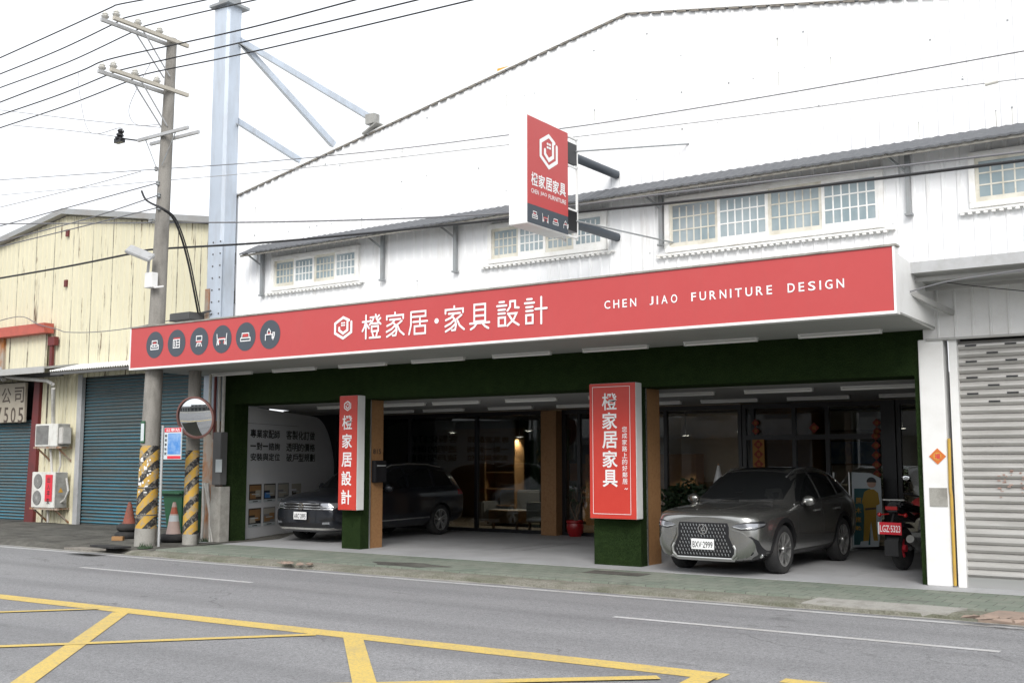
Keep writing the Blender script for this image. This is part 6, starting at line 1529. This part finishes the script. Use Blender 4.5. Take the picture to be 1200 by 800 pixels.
# ================================================================== MOTORCYCLES
def motorcycle(label, x, y, rot, red=True):
    """local frame: rear at -Y, front at +Y"""
    T = thing('motorcycle', label, 'motorcycle', (x, y, 0), local=True, rotz=rot)
    def tyre_(yy, r, w_):
        mb = MB(); mb.lathe([(r-.09+.09*cos(a), w_*sin(a)) for a in [2*pi*i/12 for i in range(12)]], (0, yy, r), (1, 0, 0), 30, closed=True); W = mb.build('wheel', 'rubber', T, smooth=True, angle=60)
        mb = MB(); mb.lathe([(r-.13, -.03), (r-.155, -.03), (r-.155, .03), (r-.13, .03)], (0, yy, r), (1, 0, 0), 30, closed=True)
        for k in range(5): a = 2*pi*k/5; mb.beam((0, yy, r), (0, yy+(r-.14)*cos(a), r+(r-.14)*sin(a)), .04, .03, up=(1, 0, 0))
        mb.lathe([(.05, -.06), (.05, .06)], (0, yy, r), (1, 0, 0), 14); mb.build('rim', 'paper_red' if red else 'ac_side', W)
    tyre_(0, .31, .075); tyre_(1.36, .30, .055)
    mb = MB(); mb.tube([(.11, 0, .31), (.12, .45, .36)], .028, 8); mb.tube([(-.11, 0, .31), (-.12, .45, .36)], .028, 8); mb.box((-.13, .40, .30), (.13, .52, .44)); mb.build('swing_arm', 'ac_dark', T)
    mb = MB(); mb.box((-.17, .50, .22), (.17, .92, .50)); mb.cyl((-.2, .66, .34), (.2, .66, .34), .11, n=18); mb.cyl((0, .78, .48), (0, .86, .66), .09, n=14); mb.build('engine', 'ac_side', T, bevel=.02)
    mb = MB(); mb.tube([(0, 1.16, .88), (0, .95, .80), (0, .45, .72), (0, .0, .86), (0, -.22, .95)], .035, 8); mb.tube([(0, 1.16, .85), (.08, .95, .5), (.10, .55, .28)], .022, 8); mb.tube([(0, 1.16, .85), (-.08, .95, .5), (-.10, .55, .28)], .022, 8); mb.build('frame', 'car_black', T, smooth=True)
    mb = MB(); mb.sphere((0, .80, .86), .24, 18, sq=(.72, 1.15, .66)); mb.build('fuel_tank', 'cushion_red' if red else 'car_black', T, smooth=True)
    mb = MB(); mb.prism([(-.13, .55, .79), (.13, .55, .79), (.14, .20, .82), (.11, -.22, .90), (-.11, -.22, .90), (-.14, .20, .82)], (0, 0, .085)); mb.build('seat', 'car_black', T, bevel=.03, smooth=True)
    mb = MB(); mb.prism([(-.10, .3, .66), (.10, .3, .66), (.09, -.32, .84), (-.09, -.32, .84)], (0, 0, .09)); mb.build('tail_fairing', 'car_black', T, bevel=.02)
    mb = MB(); mb.box((-.085, -.335, .86), (.085, -.315, .91)); mb.build('tail_light', 'lamp_red', T)
    for s_ in (-1, 1):
        mb = MB(); mb.tube([(s_*.07, -.26, .80), (s_*.17, -.30, .79)], .010, 6); mb.sphere((s_*.19, -.30, .79), .032, 10); mb.build('turn_signal', 'lamp_red', T, smooth=True)
        mb = MB(); mb.tube([(s_*.30, 1.06, 1.05), (s_*.35, 1.10, 1.25)], .008, 6); mb.sphere((s_*.37, 1.09, 1.29), .075, 12, sq=(1, .2, .62)); mr_ = mb.build('rear_view_mirror', 'car_black', T, smooth=True)
        mb = MB(); mb.sphere((s_*.37, 1.075, 1.29), .062, 12, sq=(1, .08, .62)); mb.build('mirror_glass', 'mirror_glass', mr_, smooth=True)
        mb = MB(); mb.tube([(s_*.09, 1.36, .30), (s_*.09, 1.16, .95)], .026, 8); mb.build('fork_leg', 'satin_silver', T, smooth=True)
    mb = MB(); mb.tube([(-.36, 1.00, 1.05), (-.12, 1.12, 1.0), (.12, 1.12, 1.0), (.36, 1.00, 1.05)], .014, 8); mb.cyl((-.38, .99, 1.055), (-.25, 1.05, 1.045), .02); mb.cyl((.25, 1.05, 1.045), (.38, .99, 1.055), .02); mb.build('handlebar', 'car_black', T, smooth=True)
    mb = MB(); mb.sphere((0, 1.28, .92), .12, 14, sq=(1, .8, 1)); mb.build('headlamp', 'lamp_clear', T, smooth=True)
    mb = MB(); mb.prism([(-.06, 1.60, .64), (.06, 1.60, .64), (.06, 1.20, .66), (-.06, 1.20, .66)], (0, 0, .02)); mb.build('front_mudguard', 'car_black', T, bevel=.008)
    mb = MB(); mb.tube([(.12, .70, .28), (.16, .3, .26), (.17, .1, .32)], .028, 10); mb.tube([(.18, .18, .32), (.20, -.20, .46)], [.045, .058], 14); mb.build('exhaust', 'ac_side', T, smooth=True)
    # hugger / plate carrier
    mb = MB(); mb.tube([(0, -.22, .84), (0, -.36, .66), (0, -.38, .60)], .02, 8); 
    hp = []
    for i in range(9): a = pi*.28+pi*.62*i/8; hp.append((.355*cos(a), .31+.355*sin(a)))
    for (a_, b_) in zip(hp[:-1], hp[1:]): mb.add([(-.09, a_[0], a_[1]), (.09, a_[0], a_[1]), (.09, b_[0], b_[1]), (-.09, b_[0], b_[1])], [(0, 1, 2, 3)])
    mb.box((-.10, -.375, .22), (.10, -.36, .44)); mb.build('rear_mudguard', 'car_black', T)
    mb = MB(); mb.box((-.17, -.41, .52), (.17, -.40, .69)); PP = mb.build('number_plate', 'plate_red' if red else 'plate_white', T, bevel=.004)
    mb = MB(); put_text(mb, 'LGZ·5323' if red else 'MXK·6180', Vector((0, -.412, 0)), X_, Z_, (-.14, .555, .155, .65), bold=.02); mb.build('lettering', 'lettering_white' if red else 'letter_dark', PP)
    mb = MB(); mb.box((-.17, -.4115, .52), (-.15, -.409, .69)); mb.build('plate_edge', 'board_white', PP)
    mb = MB(); mb.tube([(-.12, .55, .25), (-.26, .50, .02)], .012, 6); mb.build('side_stand', 'grey_steel', T)
    # rear rack and grab rail, as on the photographed bike
    mb = MB(); mb.tube([(-.13, .1, .93), (-.15, -.25, 1.0), (.15, -.25, 1.0), (.13, .1, .93)], .012, 6); mb.build('grab_rail', 'satin_silver', T, smooth=True)
    return T
mc = motorcycle('black and red motorcycle with a red number plate parked beside the right turf pillar', -4.90, 18.12, R(-8)); mc.scale = (1.12, 1.12, 1.12)
def scooter(label, x, y, rot):
    T = thing('scooter', label, 'scooter', (x, y, 0), local=True, rotz=rot)
    for yy in (0, 1.22):
        mb = MB(); mb.lathe([(.19+.065*cos(a), .055*sin(a)) for a in [2*pi*i/12 for i in range(12)]], (0, yy, .25), (1, 0, 0), 24, closed=True); W = mb.build('wheel', 'rubber', T, smooth=True)
        mb = MB(); mb.lathe([(0, -.03), (.14, -.03), (.14, .03), (0, .03)], (0, yy, .25), (1, 0, 0), 18); mb.build('rim', 'ac_side', W)
    mb = MB(); mb.sphere((0, .12, .62), .36, 18, sq=(.55, 1.05, .62)); mb.box((-.14, .40, .26), (.14, .90, .36)); mb.build('body', 'cushion_red', T, smooth=True)
    mb = MB(); mb.prism([(-.17, .86, .30), (.17, .86, .30), (.20, 1.02, .95), (-.20, 1.02, .95)], (0, .07, .03)); mb.build('leg_shield', 'car_black', T, bevel=.02)
    mb = MB(); mb.prism([(-.14, .50, .80), (.14, .50, .80), (.13, -.20, .84), (-.13, -.20, .84)], (0, 0, .07)); mb.build('seat', 'car_black', T, bevel=.02)
    mb = MB(); mb.tube([(0, 1.22, .25), (0, 1.0, 1.0)], .03, 8); mb.tube([(-.32, .92, 1.05), (0, 1.0, 1.0), (.32, .92, 1.05)], .018, 8); mb.sphere((0, 1.03, .98), .1, 12); mb.build('handlebar', 'car_black', T, smooth=True)
    for s_ in (-1, 1):
        mb = MB(); mb.tube([(s_*.27, .95, 1.05), (s_*.31, .98, 1.22)], .007, 6); mb.sphere((s_*.33, .97, 1.27), .06, 12, sq=(1, .25, .7)); mb.build('rear_view_mirror', 'car_black', T, smooth=True)
    mb = MB(); mb.box((-.12, -.30, .66), (.12, -.24, .74)); mb.build('tail_light', 'lamp_red', T, bevel=.01)
    mb = MB(); mb.tube([(.14, .4, .25), (.16, -.15, .36)], [.03, .05], 12); mb.build('exhaust', 'satin_silver', T, smooth=True)
    return T
scooter('dark scooter with red body half hidden behind the right turf pillar and the motorcycle', -4.40, 19.4, R(4))

# ================================================================== THINGS IN AND BEHIND THE CARPORT
# potted plant in red pot
pp = at(674, 627, 2, 0)
pt = thing('potted_plant', 'small bare stemmed plant in a round red pot by the glass front', 'plant', (pp.x, 21.75, 0))
px0 = at(674, 615, 1, 21.75).x
mb = MB(); mb.lathe([(.13, 0), (.19, .10), (.205, .22), (.19, .30), (.21, .32), (.21, .37), (.18, .37), (.17, .31), (0, .31)], (px0, 21.75, 0), n=26); mb.build('pot', 'pot_red', pt, smooth=True)
mb = MB(); random.seed(2)
for k in range(5):
    x, y, z = px0+random.uniform(-.03, .03), 21.75, .3; Q = [(x, y, z)]
    for j in range(6): x += random.uniform(-.07, .07); y += random.uniform(-.05, .05); z += .14; Q.append((x, y, z))
    mb.tube(Q, [.022, .02, .018, .016, .012, .009, .005], 6)
mb.build('stem', 'bark', pt, smooth=True)
def leaves(mb, c, R_, n, s, sq=(1, 1, 1), seed=1, hang=0):
    rnd = random.Random(seed)
    for i in range(n):
        while True:
            p = Vector((rnd.uniform(-1, 1), rnd.uniform(-1, 1), rnd.uniform(-1, 1)))
            if p.length < 1: break
        p = Vector((p.x*sq[0], p.y*sq[1], p.z*sq[2]))*R_+Vector(c)
        d = Vector((rnd.uniform(-1, 1), rnd.uniform(-1, 1), rnd.uniform(-.6-hang, .8-hang))).normalized(); t = d.cross(Vector((rnd.uniform(-1, 1), rnd.uniform(-1, 1), rnd.uniform(-1, 1)))).normalized(); l_ = s*rnd.uniform(.6, 1.3)
        mb.add([p, p+d*l_*.5+t*l_*.2, p+d*l_, p+d*l_*.5-t*l_*.2], [(0, 1, 2, 3)])
mb = MB(); leaves(mb, (px0, 21.75, .95), .22, 60, .09, (1, 1, 1.3), 4); mb.build('leaves', 'leaf_dark', pt, normals=False)
b1_ = at(803, 590, 1, 21.3)
bush = thing('bushy_plant', 'dark leafy bush in front of the glass left of the silver SUV', 'plant', (b1_.x, 21.3, 0))
mb = MB(); 
for i, (dx_, dz, rr) in enumerate(((-.42, .85, .33), (-.08, .98, .38), (.28, .88, .33), (.1, .6, .4), (-.3, .55, .33))): leaves(mb, (b1_.x+dx_+.1, 21.4, dz), rr, 260, .17, (1, .6, 1), 10+i, .2)
mb.build('foliage', 'leaf_dark', bush, normals=False)
mb = MB(); mb.lathe([(.2, 0), (.26, .35), (.24, .35), (0, .33)], (b1_.x, 21.4, 0), n=20); mb.build('pot', 'cement', bush, smooth=True)
mb = MB()
for k in range(7): a = k*.9; mb.tube([(b1_.x+.05*cos(a), 21.4+.05*sin(a), .3), (b1_.x+.3*cos(a), 21.4+.15*sin(a), .9)], [.018, .008], 6)
mb.build('stem', 'bark', bush)
# white pointed cloth (folded parasol)
q0 = at(840, 585, 1, 21.0)
par = thing('folded_parasol', 'folded white parasol standing pointed behind the silver SUV windscreen', 'parasol', (q0.x, 21.0, 0))
tp = at(843, 545, 1, 21.0)
mb = MB(); mb.lathe([(.02, tp.z), (.07, tp.z-.2), (.14, tp.z-.5), (.21, tp.z-.85), (.0, tp.z-.83)], (q0.x+.05, 21.0, 0), n=9); mb.build('canopy', 'white_paint', par)
mb = MB(); mb.cyl((q0.x+.05, 21, 0), (q0.x+.05, 21, tp.z+.03), .018, n=8); mb.lathe([(.22, 0), (.22, .05), (.03, .08)], (q0.x+.05, 21, 0), n=18); mb.build('pole', 'furn_wood', par)

# standee with a figure in a yellow suit
SY_ = 21.6
def sp(x, y): p = at(x, y, 1, SY_); return p.x, p.z
def flat(mb, pts, y0, th=.006, k=None): mb.prism([(*[sp(*p)[0]], y0, sp(*p)[1]) for p in pts], (0, th, 0), k)
sd_ = thing('cutout_standee', 'cardboard display with a printed figure in a yellow suit beside the motorcycle', 'standee', (sp(1015, 640)[0], SY_, 0))
mb = MB(); flat(mb, [(998, 553), (1020, 554), (1032, 560), (1034, 600), (1030, 640), (999, 641)], SY_, .02); bk = mb.build('board', 'board_white', sd_)
mb = MB(); flat(mb, [(1001, 572), (1020, 572), (1020, 638), (1001, 638)], SY_-.003, .002); mb.build('dark_panel', 'sign_teal', bk)
mb = MB(); flat(mb, [(1013, 576), (1018, 573), (1024, 573), (1029, 577), (1031, 590), (1027, 592), (1027, 612), (1029, 633), (1024, 633), (1021, 610), (1018, 636), (1012, 635), (1013, 604), (1012, 592), (1010, 588)], SY_-.010, .006)
fg_ = mb.build('figure', 'yellow_suit', bk)
mb = MB(); c = sp(1021.5, 566); mb.lathe([(0, 0), (.085, 0), (.085, .004), (0, .004)], (c[0], SY_-.012, c[1]), (0, -1, 0), 18); mb.build('face', 'skin', fg_)
mb = MB(); mb.prism([(c[0]+.095*cos(a), SY_-.020, c[1]+.02+.10*sin(a)) for a in [pi*i/10 for i in range(11)]], (0, .003, 0)); mb.build('hair', 'letter_dark', fg_)
mb = MB(); flat(mb, [(1014, 595), (1027, 594), (1027, 596.5), (1014, 597.5)], SY_-.013, .002); mb.build('belt', 'letter_brown', fg_)
mb = MB(); flat(mb, [(1009, 634), (1018, 633), (1018, 638), (1008, 638)], SY_-.014, .003); flat(mb, [(1021, 634), (1030, 633), (1031, 638), (1021, 638)], SY_-.014, .003); mb.build('shoes', 'board_white', fg_)
mb = MB(); 
for i, ch in enumerate('原木床墊'): x0_, z0_ = sp(1003, 590+i*11); put_text(mb, ch, Vector((0, SY_-.004, 0)), X_, Z_, (x0_, z0_, x0_+.11, z0_+.12), bold=.02)
mb.build('lettering', 'paper_gold', bk)
ps = thing('display_pole', 'thin white display pole left of the yellow suit standee', 'stand', (sp(997, 642)[0], SY_-.1, 0))
xx, _z = sp(997, 560); mb = MB(); mb.cyl((xx, SY_-.1, .03), (xx, SY_-.1, sp(997, 553)[1]), .016, n=10); mb.build('post', 'satin_silver', ps)
mb = MB(); mb.lathe([(.13, 0), (.13, .02), (.03, .04)], (xx, SY_-.1, 0), n=18); mb.build('foot', 'satin_silver', ps)

# festive paper on the glass
def fest(label, cx, cz, h, n, gold=False, y=21.93):
    t = thing('festive_paper', label, 'decoration', (cx, y, cz))
    mb = MB()
    if gold: mb.box((cx-.13, y-.004, cz-h/2), (cx+.13, y, cz+h/2)); mb.build('gold_strip', 'dark_gold_paper', t)
    for i in range(n):
        c = Vector((cx, y-.008, cz+h/2-h*(i+.5)/n)); r_ = min(.13, h/n*.5); mb = MB()
        mb.prism([c+Vector((r_, 0, 0)), c+Vector((0, 0, r_)), c-Vector((r_, 0, 0)), c-Vector((0, 0, r_))], (0, .003, 0), 0)
        d_ = MB(); put_text(mb, '福', c+Vector((0, -.002, 0)), X_, Z_, (-r_*.38, -r_*.38, r_*.38, r_*.38), 1, .02)
        mb.build('diamond', ['dark_red_paper', 'dark_gold_paper'], t)
def gpt(x, y): p = at(x, y, 1, 21.93); return p.x, p.z
for (x, y, h, n, g_, lab) in ((889, 532, .62, 3, True, 'three red diamonds on a gold strip on the left pane above the SUV roof'), (885.5, 500, .34, 2, False, 'pair of red papers high on the left pane of the right shop front'),
                         (954, 501, .22, 1, False, 'single orange diamond hanging in the middle of the right shop front'), (1027.5, 500, .34, 2, False, 'pair of red papers high on the right end of the shop front'), (1027, 533, .95, 5, False, 'long string of five red diamonds beside the door frame')):
    cx, cz = gpt(x, y); fest(lab, cx, cz, h, n, g_)

# showroom contents seen dimly through the glass
def ip(x, y, Y): p = at(x, y, 1, Y); return p.x, p.z
def cabinet(label, x0, x1, y, z1, depth=.45, m='furn_wood', shelves=3, z0=0.03, name='cabinet'):
    t = thing(name, label, name.replace('_', ' '), ((x0+x1)/2, y, z0))
    mb = MB(); mb.box((x0, y, z0+.06), (x0+.03, y+depth, z1)); mb.box((x1-.03, y, z0+.06), (x1, y+depth, z1)); mb.box((x0, y+depth-.02, z0+.06), (x1, y+depth-.001, z1-.001)); mb.box((x0+.03, y, z1-.03), (x1-.03, y+depth-.02, z1)); mb.box((x0+.03, y, z0+.06), (x1-.03, y+depth-.02, z0+.09)); mb.build('carcass', m, t)
    for i in range(1, shelves): zz = z0+.06+(z1-z0-.06)*i/shelves; mb = MB(); mb.box((x0+.03, y+.01, zz-.012), (x1-.03, y+depth-.02, zz+.012)); mb.build('shelf', m, t)
    mb = MB()
    for xx in (x0+.04, x1-.08): mb.box((xx, y+.05, z0), (xx+.04, y+.09, z0+.06)); mb.box((xx, y+depth-.1, z0), (xx+.04, y+depth-.06, z0+.06))
    mb.build('feet', m, t); return t
cabinet('tall open wooden bookcase behind the left glass', -17.6, -16.6, 24.2, 2.3, shelves=5, name='bookcase')
cabinet('wooden wardrobe behind the glass right of the middle mullion', -16.2, -15.1, 25.6, 1.65, m='furn_wood', shelves=2, name='wardrobe')
cabinet('dark open shelf near the wooden column', -14.9, -14.25, 22.8, 1.75, .35, 'letter_brown', 5, name='shelf_unit')
t = thing('sideboard', 'low wooden sideboard on short legs close behind the glass', 'sideboard', (-15.2, 22.5, 0))
xa, za = ip(575, 615, 22.5); xb, zb = ip(610, 602, 22.5)
mb = MB(); mb.box((xa, 22.4, .2), (xb, 22.85, .50)); mb.build('body', 'furn_wood', t, bevel=.01)
for xx in (xa+.08, xb-.12): mb = MB(); mb.box((xx, 22.45, .03), (xx+.05, 22.5, .2)); mb.build('leg', 'furn_wood', t)
t = thing('side_table', 'pale cream side cabinet beside the wooden column behind the glass', 'side table', (-14.4, 22.4, 0))
xa, _ = ip(618, 615, 22.4); xb, _ = ip(637, 602, 22.4)
mb = MB(); mb.box((xa, 22.35, .25), (xb, 22.75, .72)); mb.build('body', 'furn_cream', t, bevel=.01)
for xx in (xa+.03, xb-.08): mb = MB(); mb.box((xx, 22.4, .03), (xx+.05, 22.45, .25)); mb.build('leg', 'furn_wood', t)
t = thing('sofa', 'light grey sofa behind the left glass front', 'sofa', (-16.2, 24, 0))
mb = MB(); mb.box((-17.2, 23.6, .15), (-15.4, 24.4, .45)); mb.build('seat', 'furn_grey', t, bevel=.05)
mb = MB(); mb.box((-17.2, 24.3, .4), (-15.4, 24.55, .95)); mb.build('backrest', 'furn_grey', t, bevel=.05)
for xx in (-17.4, -15.38): mb = MB(); mb.box((xx, 23.6, .15), (xx+.18, 24.5, .65)); mb.build('armrest', 'furn_grey', t, bevel=.04)
t = thing('green_panel', 'tall dark green display panel inside the showroom', 'display panel', (-16.4, 26, 0))
mb = MB(); mb.box((-17.3, 26, .03), (-16.0, 26.08, 2.6)); mb.build('panel', 'panel_green', t)
t = thing('lit_backdrop', 'warm wooden partition at the back of the showroom', 'partition', (-18, 27, 0))
mb = MB(); mb.box((-21.5, 27, .03), (-18.2, 27.1, 2.7)); mb.build('board', 'furn_wood', t)
t = thing('pine_board', 'upright pale pine board behind the red potted plant', 'board', (-13.4, 22.3, 0))
mb = MB(); x0_, _ = ip(667.5, 600, 22.3); x1_, z1_ = ip(680, 563, 22.3); mb.box((x0_, 22.28, .03), (x1_, 22.33, z1_)); mb.build('board', 'furn_cream', t)
t = thing('orange_counter', 'reddish brown counter seen through the glass left of the right sign pillar', 'counter', (-13, 24, 0))
mb = MB(); mb.box((-15.0, 25.2, .03), (-11.8, 25.7, 1.9)); mb.build('body', 'furn_wood', t)
cabinet('wide pale cabinet behind the right shop front', -8.8, -7.2, 24.5, 1.2, m='furn_cream', shelves=2, name='counter_cabinet')
t = thing('dining_table', 'round pale table in the right showroom', 'table', (-7.3, 23.5, 0))
mb = MB(); mb.lathe([(0, .74), (.5, .74), (.5, .70), (0, .70)], (-7.6, 23.4, 0), n=24); mb.build('tabletop', 'furn_cream', t)
mb = MB(); mb.lathe([(.05, .03), (.05, .70)], (-7.6, 23.4, 0), n=10); mb.lathe([(.25, .03), (.25, .06), (.05, .07)], (-7.6, 23.4, 0), n=16); mb.build('pedestal', 'letter_brown', t)
def picture(label, px, py, Y, w_, h_, m):
    x, z = ip(px, py, Y); t = thing('framed_picture', label, 'picture', (x, Y, z)); mb = MB(); mb.box((x-w_/2, Y, z-h_/2), (x+w_/2, Y+.03, z+h_/2)); mb.build('frame', 'car_black', t)
    mb = MB(); mb.box((x-w_/2+.04, Y-.005, z-h_/2+.04), (x+w_/2-.04, Y-.001, z+h_/2-.04)); mb.build('print', m, t)
picture('pale framed picture seen through the left transom pane', 898, 494, 26.4, .8, .5, 'board_white')
picture('wide pale poster high behind the right transom pane', 1000, 492, 26.4, 1.4, .55, 'board_white')
picture('framed picture behind the lower middle pane', 932, 540, 26.4, .7, .8, 'furn_grey')
picture('landscape picture behind the lower right pane', 1000, 530, 26.4, 1.3, .6, 'bus_blue')
def chair(label, x, y, rot, m='furn_wood'):
    T = thing('dining_chair', label, 'chair', (x, y, .03), 'showroom chairs', local=True, rotz=rot)
    mb = MB(); mb.box((-.22, -.22, .43), (.22, .22, .48)); mb.build('seat', 'furn_cream', T, bevel=.01)
    mb = MB(); mb.box((-.22, .19, .62), (.22, .22, .92)); mb.build('backrest', m, T, bevel=.01)
    for a in (-.2, .2):
        mb = MB(); mb.cyl((a, -.2, 0), (a, -.2, .43), .018, n=8); mb.build('leg', m, T)
        mb = MB(); mb.cyl((a, .2, 0), (a, .21, .9), .018, n=8); mb.build('leg', m, T)
chair('wooden chair left of the round table in the right showroom', -8.35, 23.5, R(80)); chair('wooden chair right of the round table in the right showroom', -6.85, 23.5, R(-80)); chair('wooden chair behind the round table in the right showroom', -7.6, 24.1, 0)
t = thing('indoor_plant', 'leafy plant standing on the showroom floor behind the door pane', 'plant', (-6.8, 24.6, 0))
mb = MB(); leaves(mb, (-6.8, 24.6, 1.25), .4, 260, .16, (1, .8, 1.2), 31); mb.build('foliage', 'leaf_dark', t, normals=False)
mb = MB(); mb.lathe([(.15, .03), (.2, .4), (.18, .4), (0, .38)], (-6.8, 24.6, 0), n=18); mb.build('pot', 'white_paint', t, smooth=True)
mb = MB(); mb.cyl((-6.8, 24.6, .3), (-6.8, 24.6, 1.2), .02, n=8); mb.build('stem', 'bark', t)
for i, (x, z) in enumerate(((-8.6, 1.28), (-8.35, 1.26), (-7.5, 1.3))):
    mb = MB(); mb.lathe([(.05, 0), (.09, .05), (.08, .16), (.03, .22), (.03, .27), (0, .27)], (x, 24.7, 1.2), n=14); tag(mb.build('vase', ('porcelain', 'furn_grey', 'board_white')[i], smooth=True), ('white vase at the left end of the pale cabinet', 'grey vase second from the left on the pale cabinet', 'bluish vase at the right end of the pale cabinet')[i], 'vase')
# small lit downlights of the showroom
lit = [((473, 488+8), 23.2), ((519, 480), 23.6), ((560, 481), 23.4)]
DL = (( (530, 506), 23.9, 'lit downlight behind the left glass'), ((608.5, 511), 24.3, 'lower of two lit downlights left of the wooden column'), ((619.5, 503.7), 23.8, 'upper of two lit downlights left of the wooden column'),
      ((803.5, 509), 24.0, 'lit downlight behind the glass above the bush'), ((868, 504.5), 23.8, 'lit downlight left of the right shop front'), ((1057.5, 500.5), 24.4, 'lit downlight at the far right doorway'))
for (px, py), Y, lab in DL:
    # find the depth at which the sight line meets the showroom ceiling z=2.98
    p = at(px, py, 2, 2.99)
    if not (22.2 < p.y < 28.8): p = at(px, py, 1, Y)
    t = thing('downlight', lab, 'ceiling light', tuple(p), 'lit showroom downlights')
    mb = MB(); mb.lathe([(.0, 0), (.085, 0), (.085, -.02), (0, -.02)], p, n=20); mb.build('lens', 'downlight', t)
    mb = MB(); mb.lathe([(.085, .01), (.12, .01), (.12, -.025), (.085, -.025)], p, n=20, closed=True); mb.build('ring', 'white_paint', t)
    if p.z < 2.9: mb = MB(); mb.cyl(p, (p.x, p.y, 3.0), .01, n=6); mb.build('stem', 'car_black', t)
    ld = bpy.data.lights.new('downlight_lamp', 'SPOT'); ld.energy = 60; ld.spot_size = R(110); ld.shadow_soft_size = .06; ld.color = (1, .9, .75)
    lo = bpy.data.objects.new('downlight_lamp', ld); lo.parent = t; COL.objects.link(lo); lo.location = (0, 0, -.05)
# black skid lines and stains on the floor, weeds, debris on the kerb
mb = MB()
for i, (a, b) in enumerate((((588, 643), (648, 636.5)), ((612, 644.5), (676, 636)))):
    p, q_ = at(*a, 2, .0), at(*b, 2, .0); d = (q_-p).normalized(); nn = Vector((-d.y, d.x, 0))*.012
    mb.add([p-nn+_Zd*.003, q_-nn+_Zd*.003, q_+nn+_Zd*.003, p+nn+_Zd*.003], [(0, 1, 2, 3)])
mb.build('floor_crack', 'letter_dark'); struct(bpy.data.objects['floor_crack'])
rnd = random.Random(3)
for (px, py, n, s, m_, lab, nm) in ((346, 659, 14, .055, 'worn_brick', 'heap of broken reddish concrete at the kerb edge', 'rubble_heap'), (1170, 724, 9, .07, 'worn_brick', 'broken brown kerb rubble at the far right', 'rubble_heap')):
    p = at(px, py, 2, 0); mb = MB()
    for i in range(n):
        c = Vector((p.x+rnd.uniform(-.35, .35), p.y+rnd.uniform(-.08, .12), -.03)); v = [c+Vector((rnd.uniform(-1, 1)*s*1.6, rnd.uniform(-1, 1)*s, rnd.uniform(0, .7)*s)) for _ in range(9)]
        bm = bmesh.new(); bv = [bm.verts.new(x) for x in v]; r_ = bmesh.ops.convex_hull(bm, input=bv); bm.verts.ensure_lookup_table(); bm.verts.index_update()
        mb.add([x.co.copy() for x in bm.verts], [[x.index for x in f.verts] for f in bm.faces]); bm.free()
    tag(mb.build(nm, m_), lab, 'rubble')
for (px, py, r_, lab) in ((172, 641, .12, 'tuft of weeds at the foot of the utility pole'), (226, 636, .12, 'tuft of weeds at the foot of the mirror pole'), (243, 634, .10, 'tuft of weeds beside the pipes')):
    p = at(px, py, 2, 0); mb = MB(); rr = random.Random(int(px))
    for i in range(45):
        b = Vector((p.x+rr.uniform(-r_, r_)*1.6, p.y-.05+rr.uniform(-r_, r_)*.5, 0)); d = Vector((rr.uniform(-.5, .5), rr.uniform(-.5, .5), 1)).normalized()*rr.uniform(.04, .13); t_ = Vector((.006, .004, 0))
        mb.add([b-t_, b+t_, b+d], [(0, 1, 2)])
    mb.lathe([(r_*1.3, -.01), (r_*1.1, .008), (0, .012)], (p.x, p.y-.05, 0), n=14)
    tag(mb.build('weed_tuft', 'leaf_dark', normals=False), lab, 'weeds')
# manholes / stains
mb = MB(); p = at(1090, 707, 2, 0)
for i, (px, py, w_, d_, lab) in enumerate(((478, 661, .8, .28, 'old_patch'), (722, 671, .5, .22, 'drain_cover'))):
    p = at(px, py, 2, 0); mb = MB()
    ring = [(p.x+w_*cos(a)*(1+.18*math.sin(3*a+i)), p.y+d_*sin(a)*(1+.2*math.sin(5*a)), .0) for a in [2*pi*k/22 for k in range(22)]] if i == 0 else [(p.x-w_, p.y-d_, 0), (p.x+w_, p.y-d_, 0), (p.x+w_, p.y+d_, 0), (p.x-w_, p.y+d_, 0)]
    mb.add([(a, b, c) for a, b, c in ring], [tuple(range(len(ring)))]); struct(mb.build(lab, 'old_asphalt', normals=False))
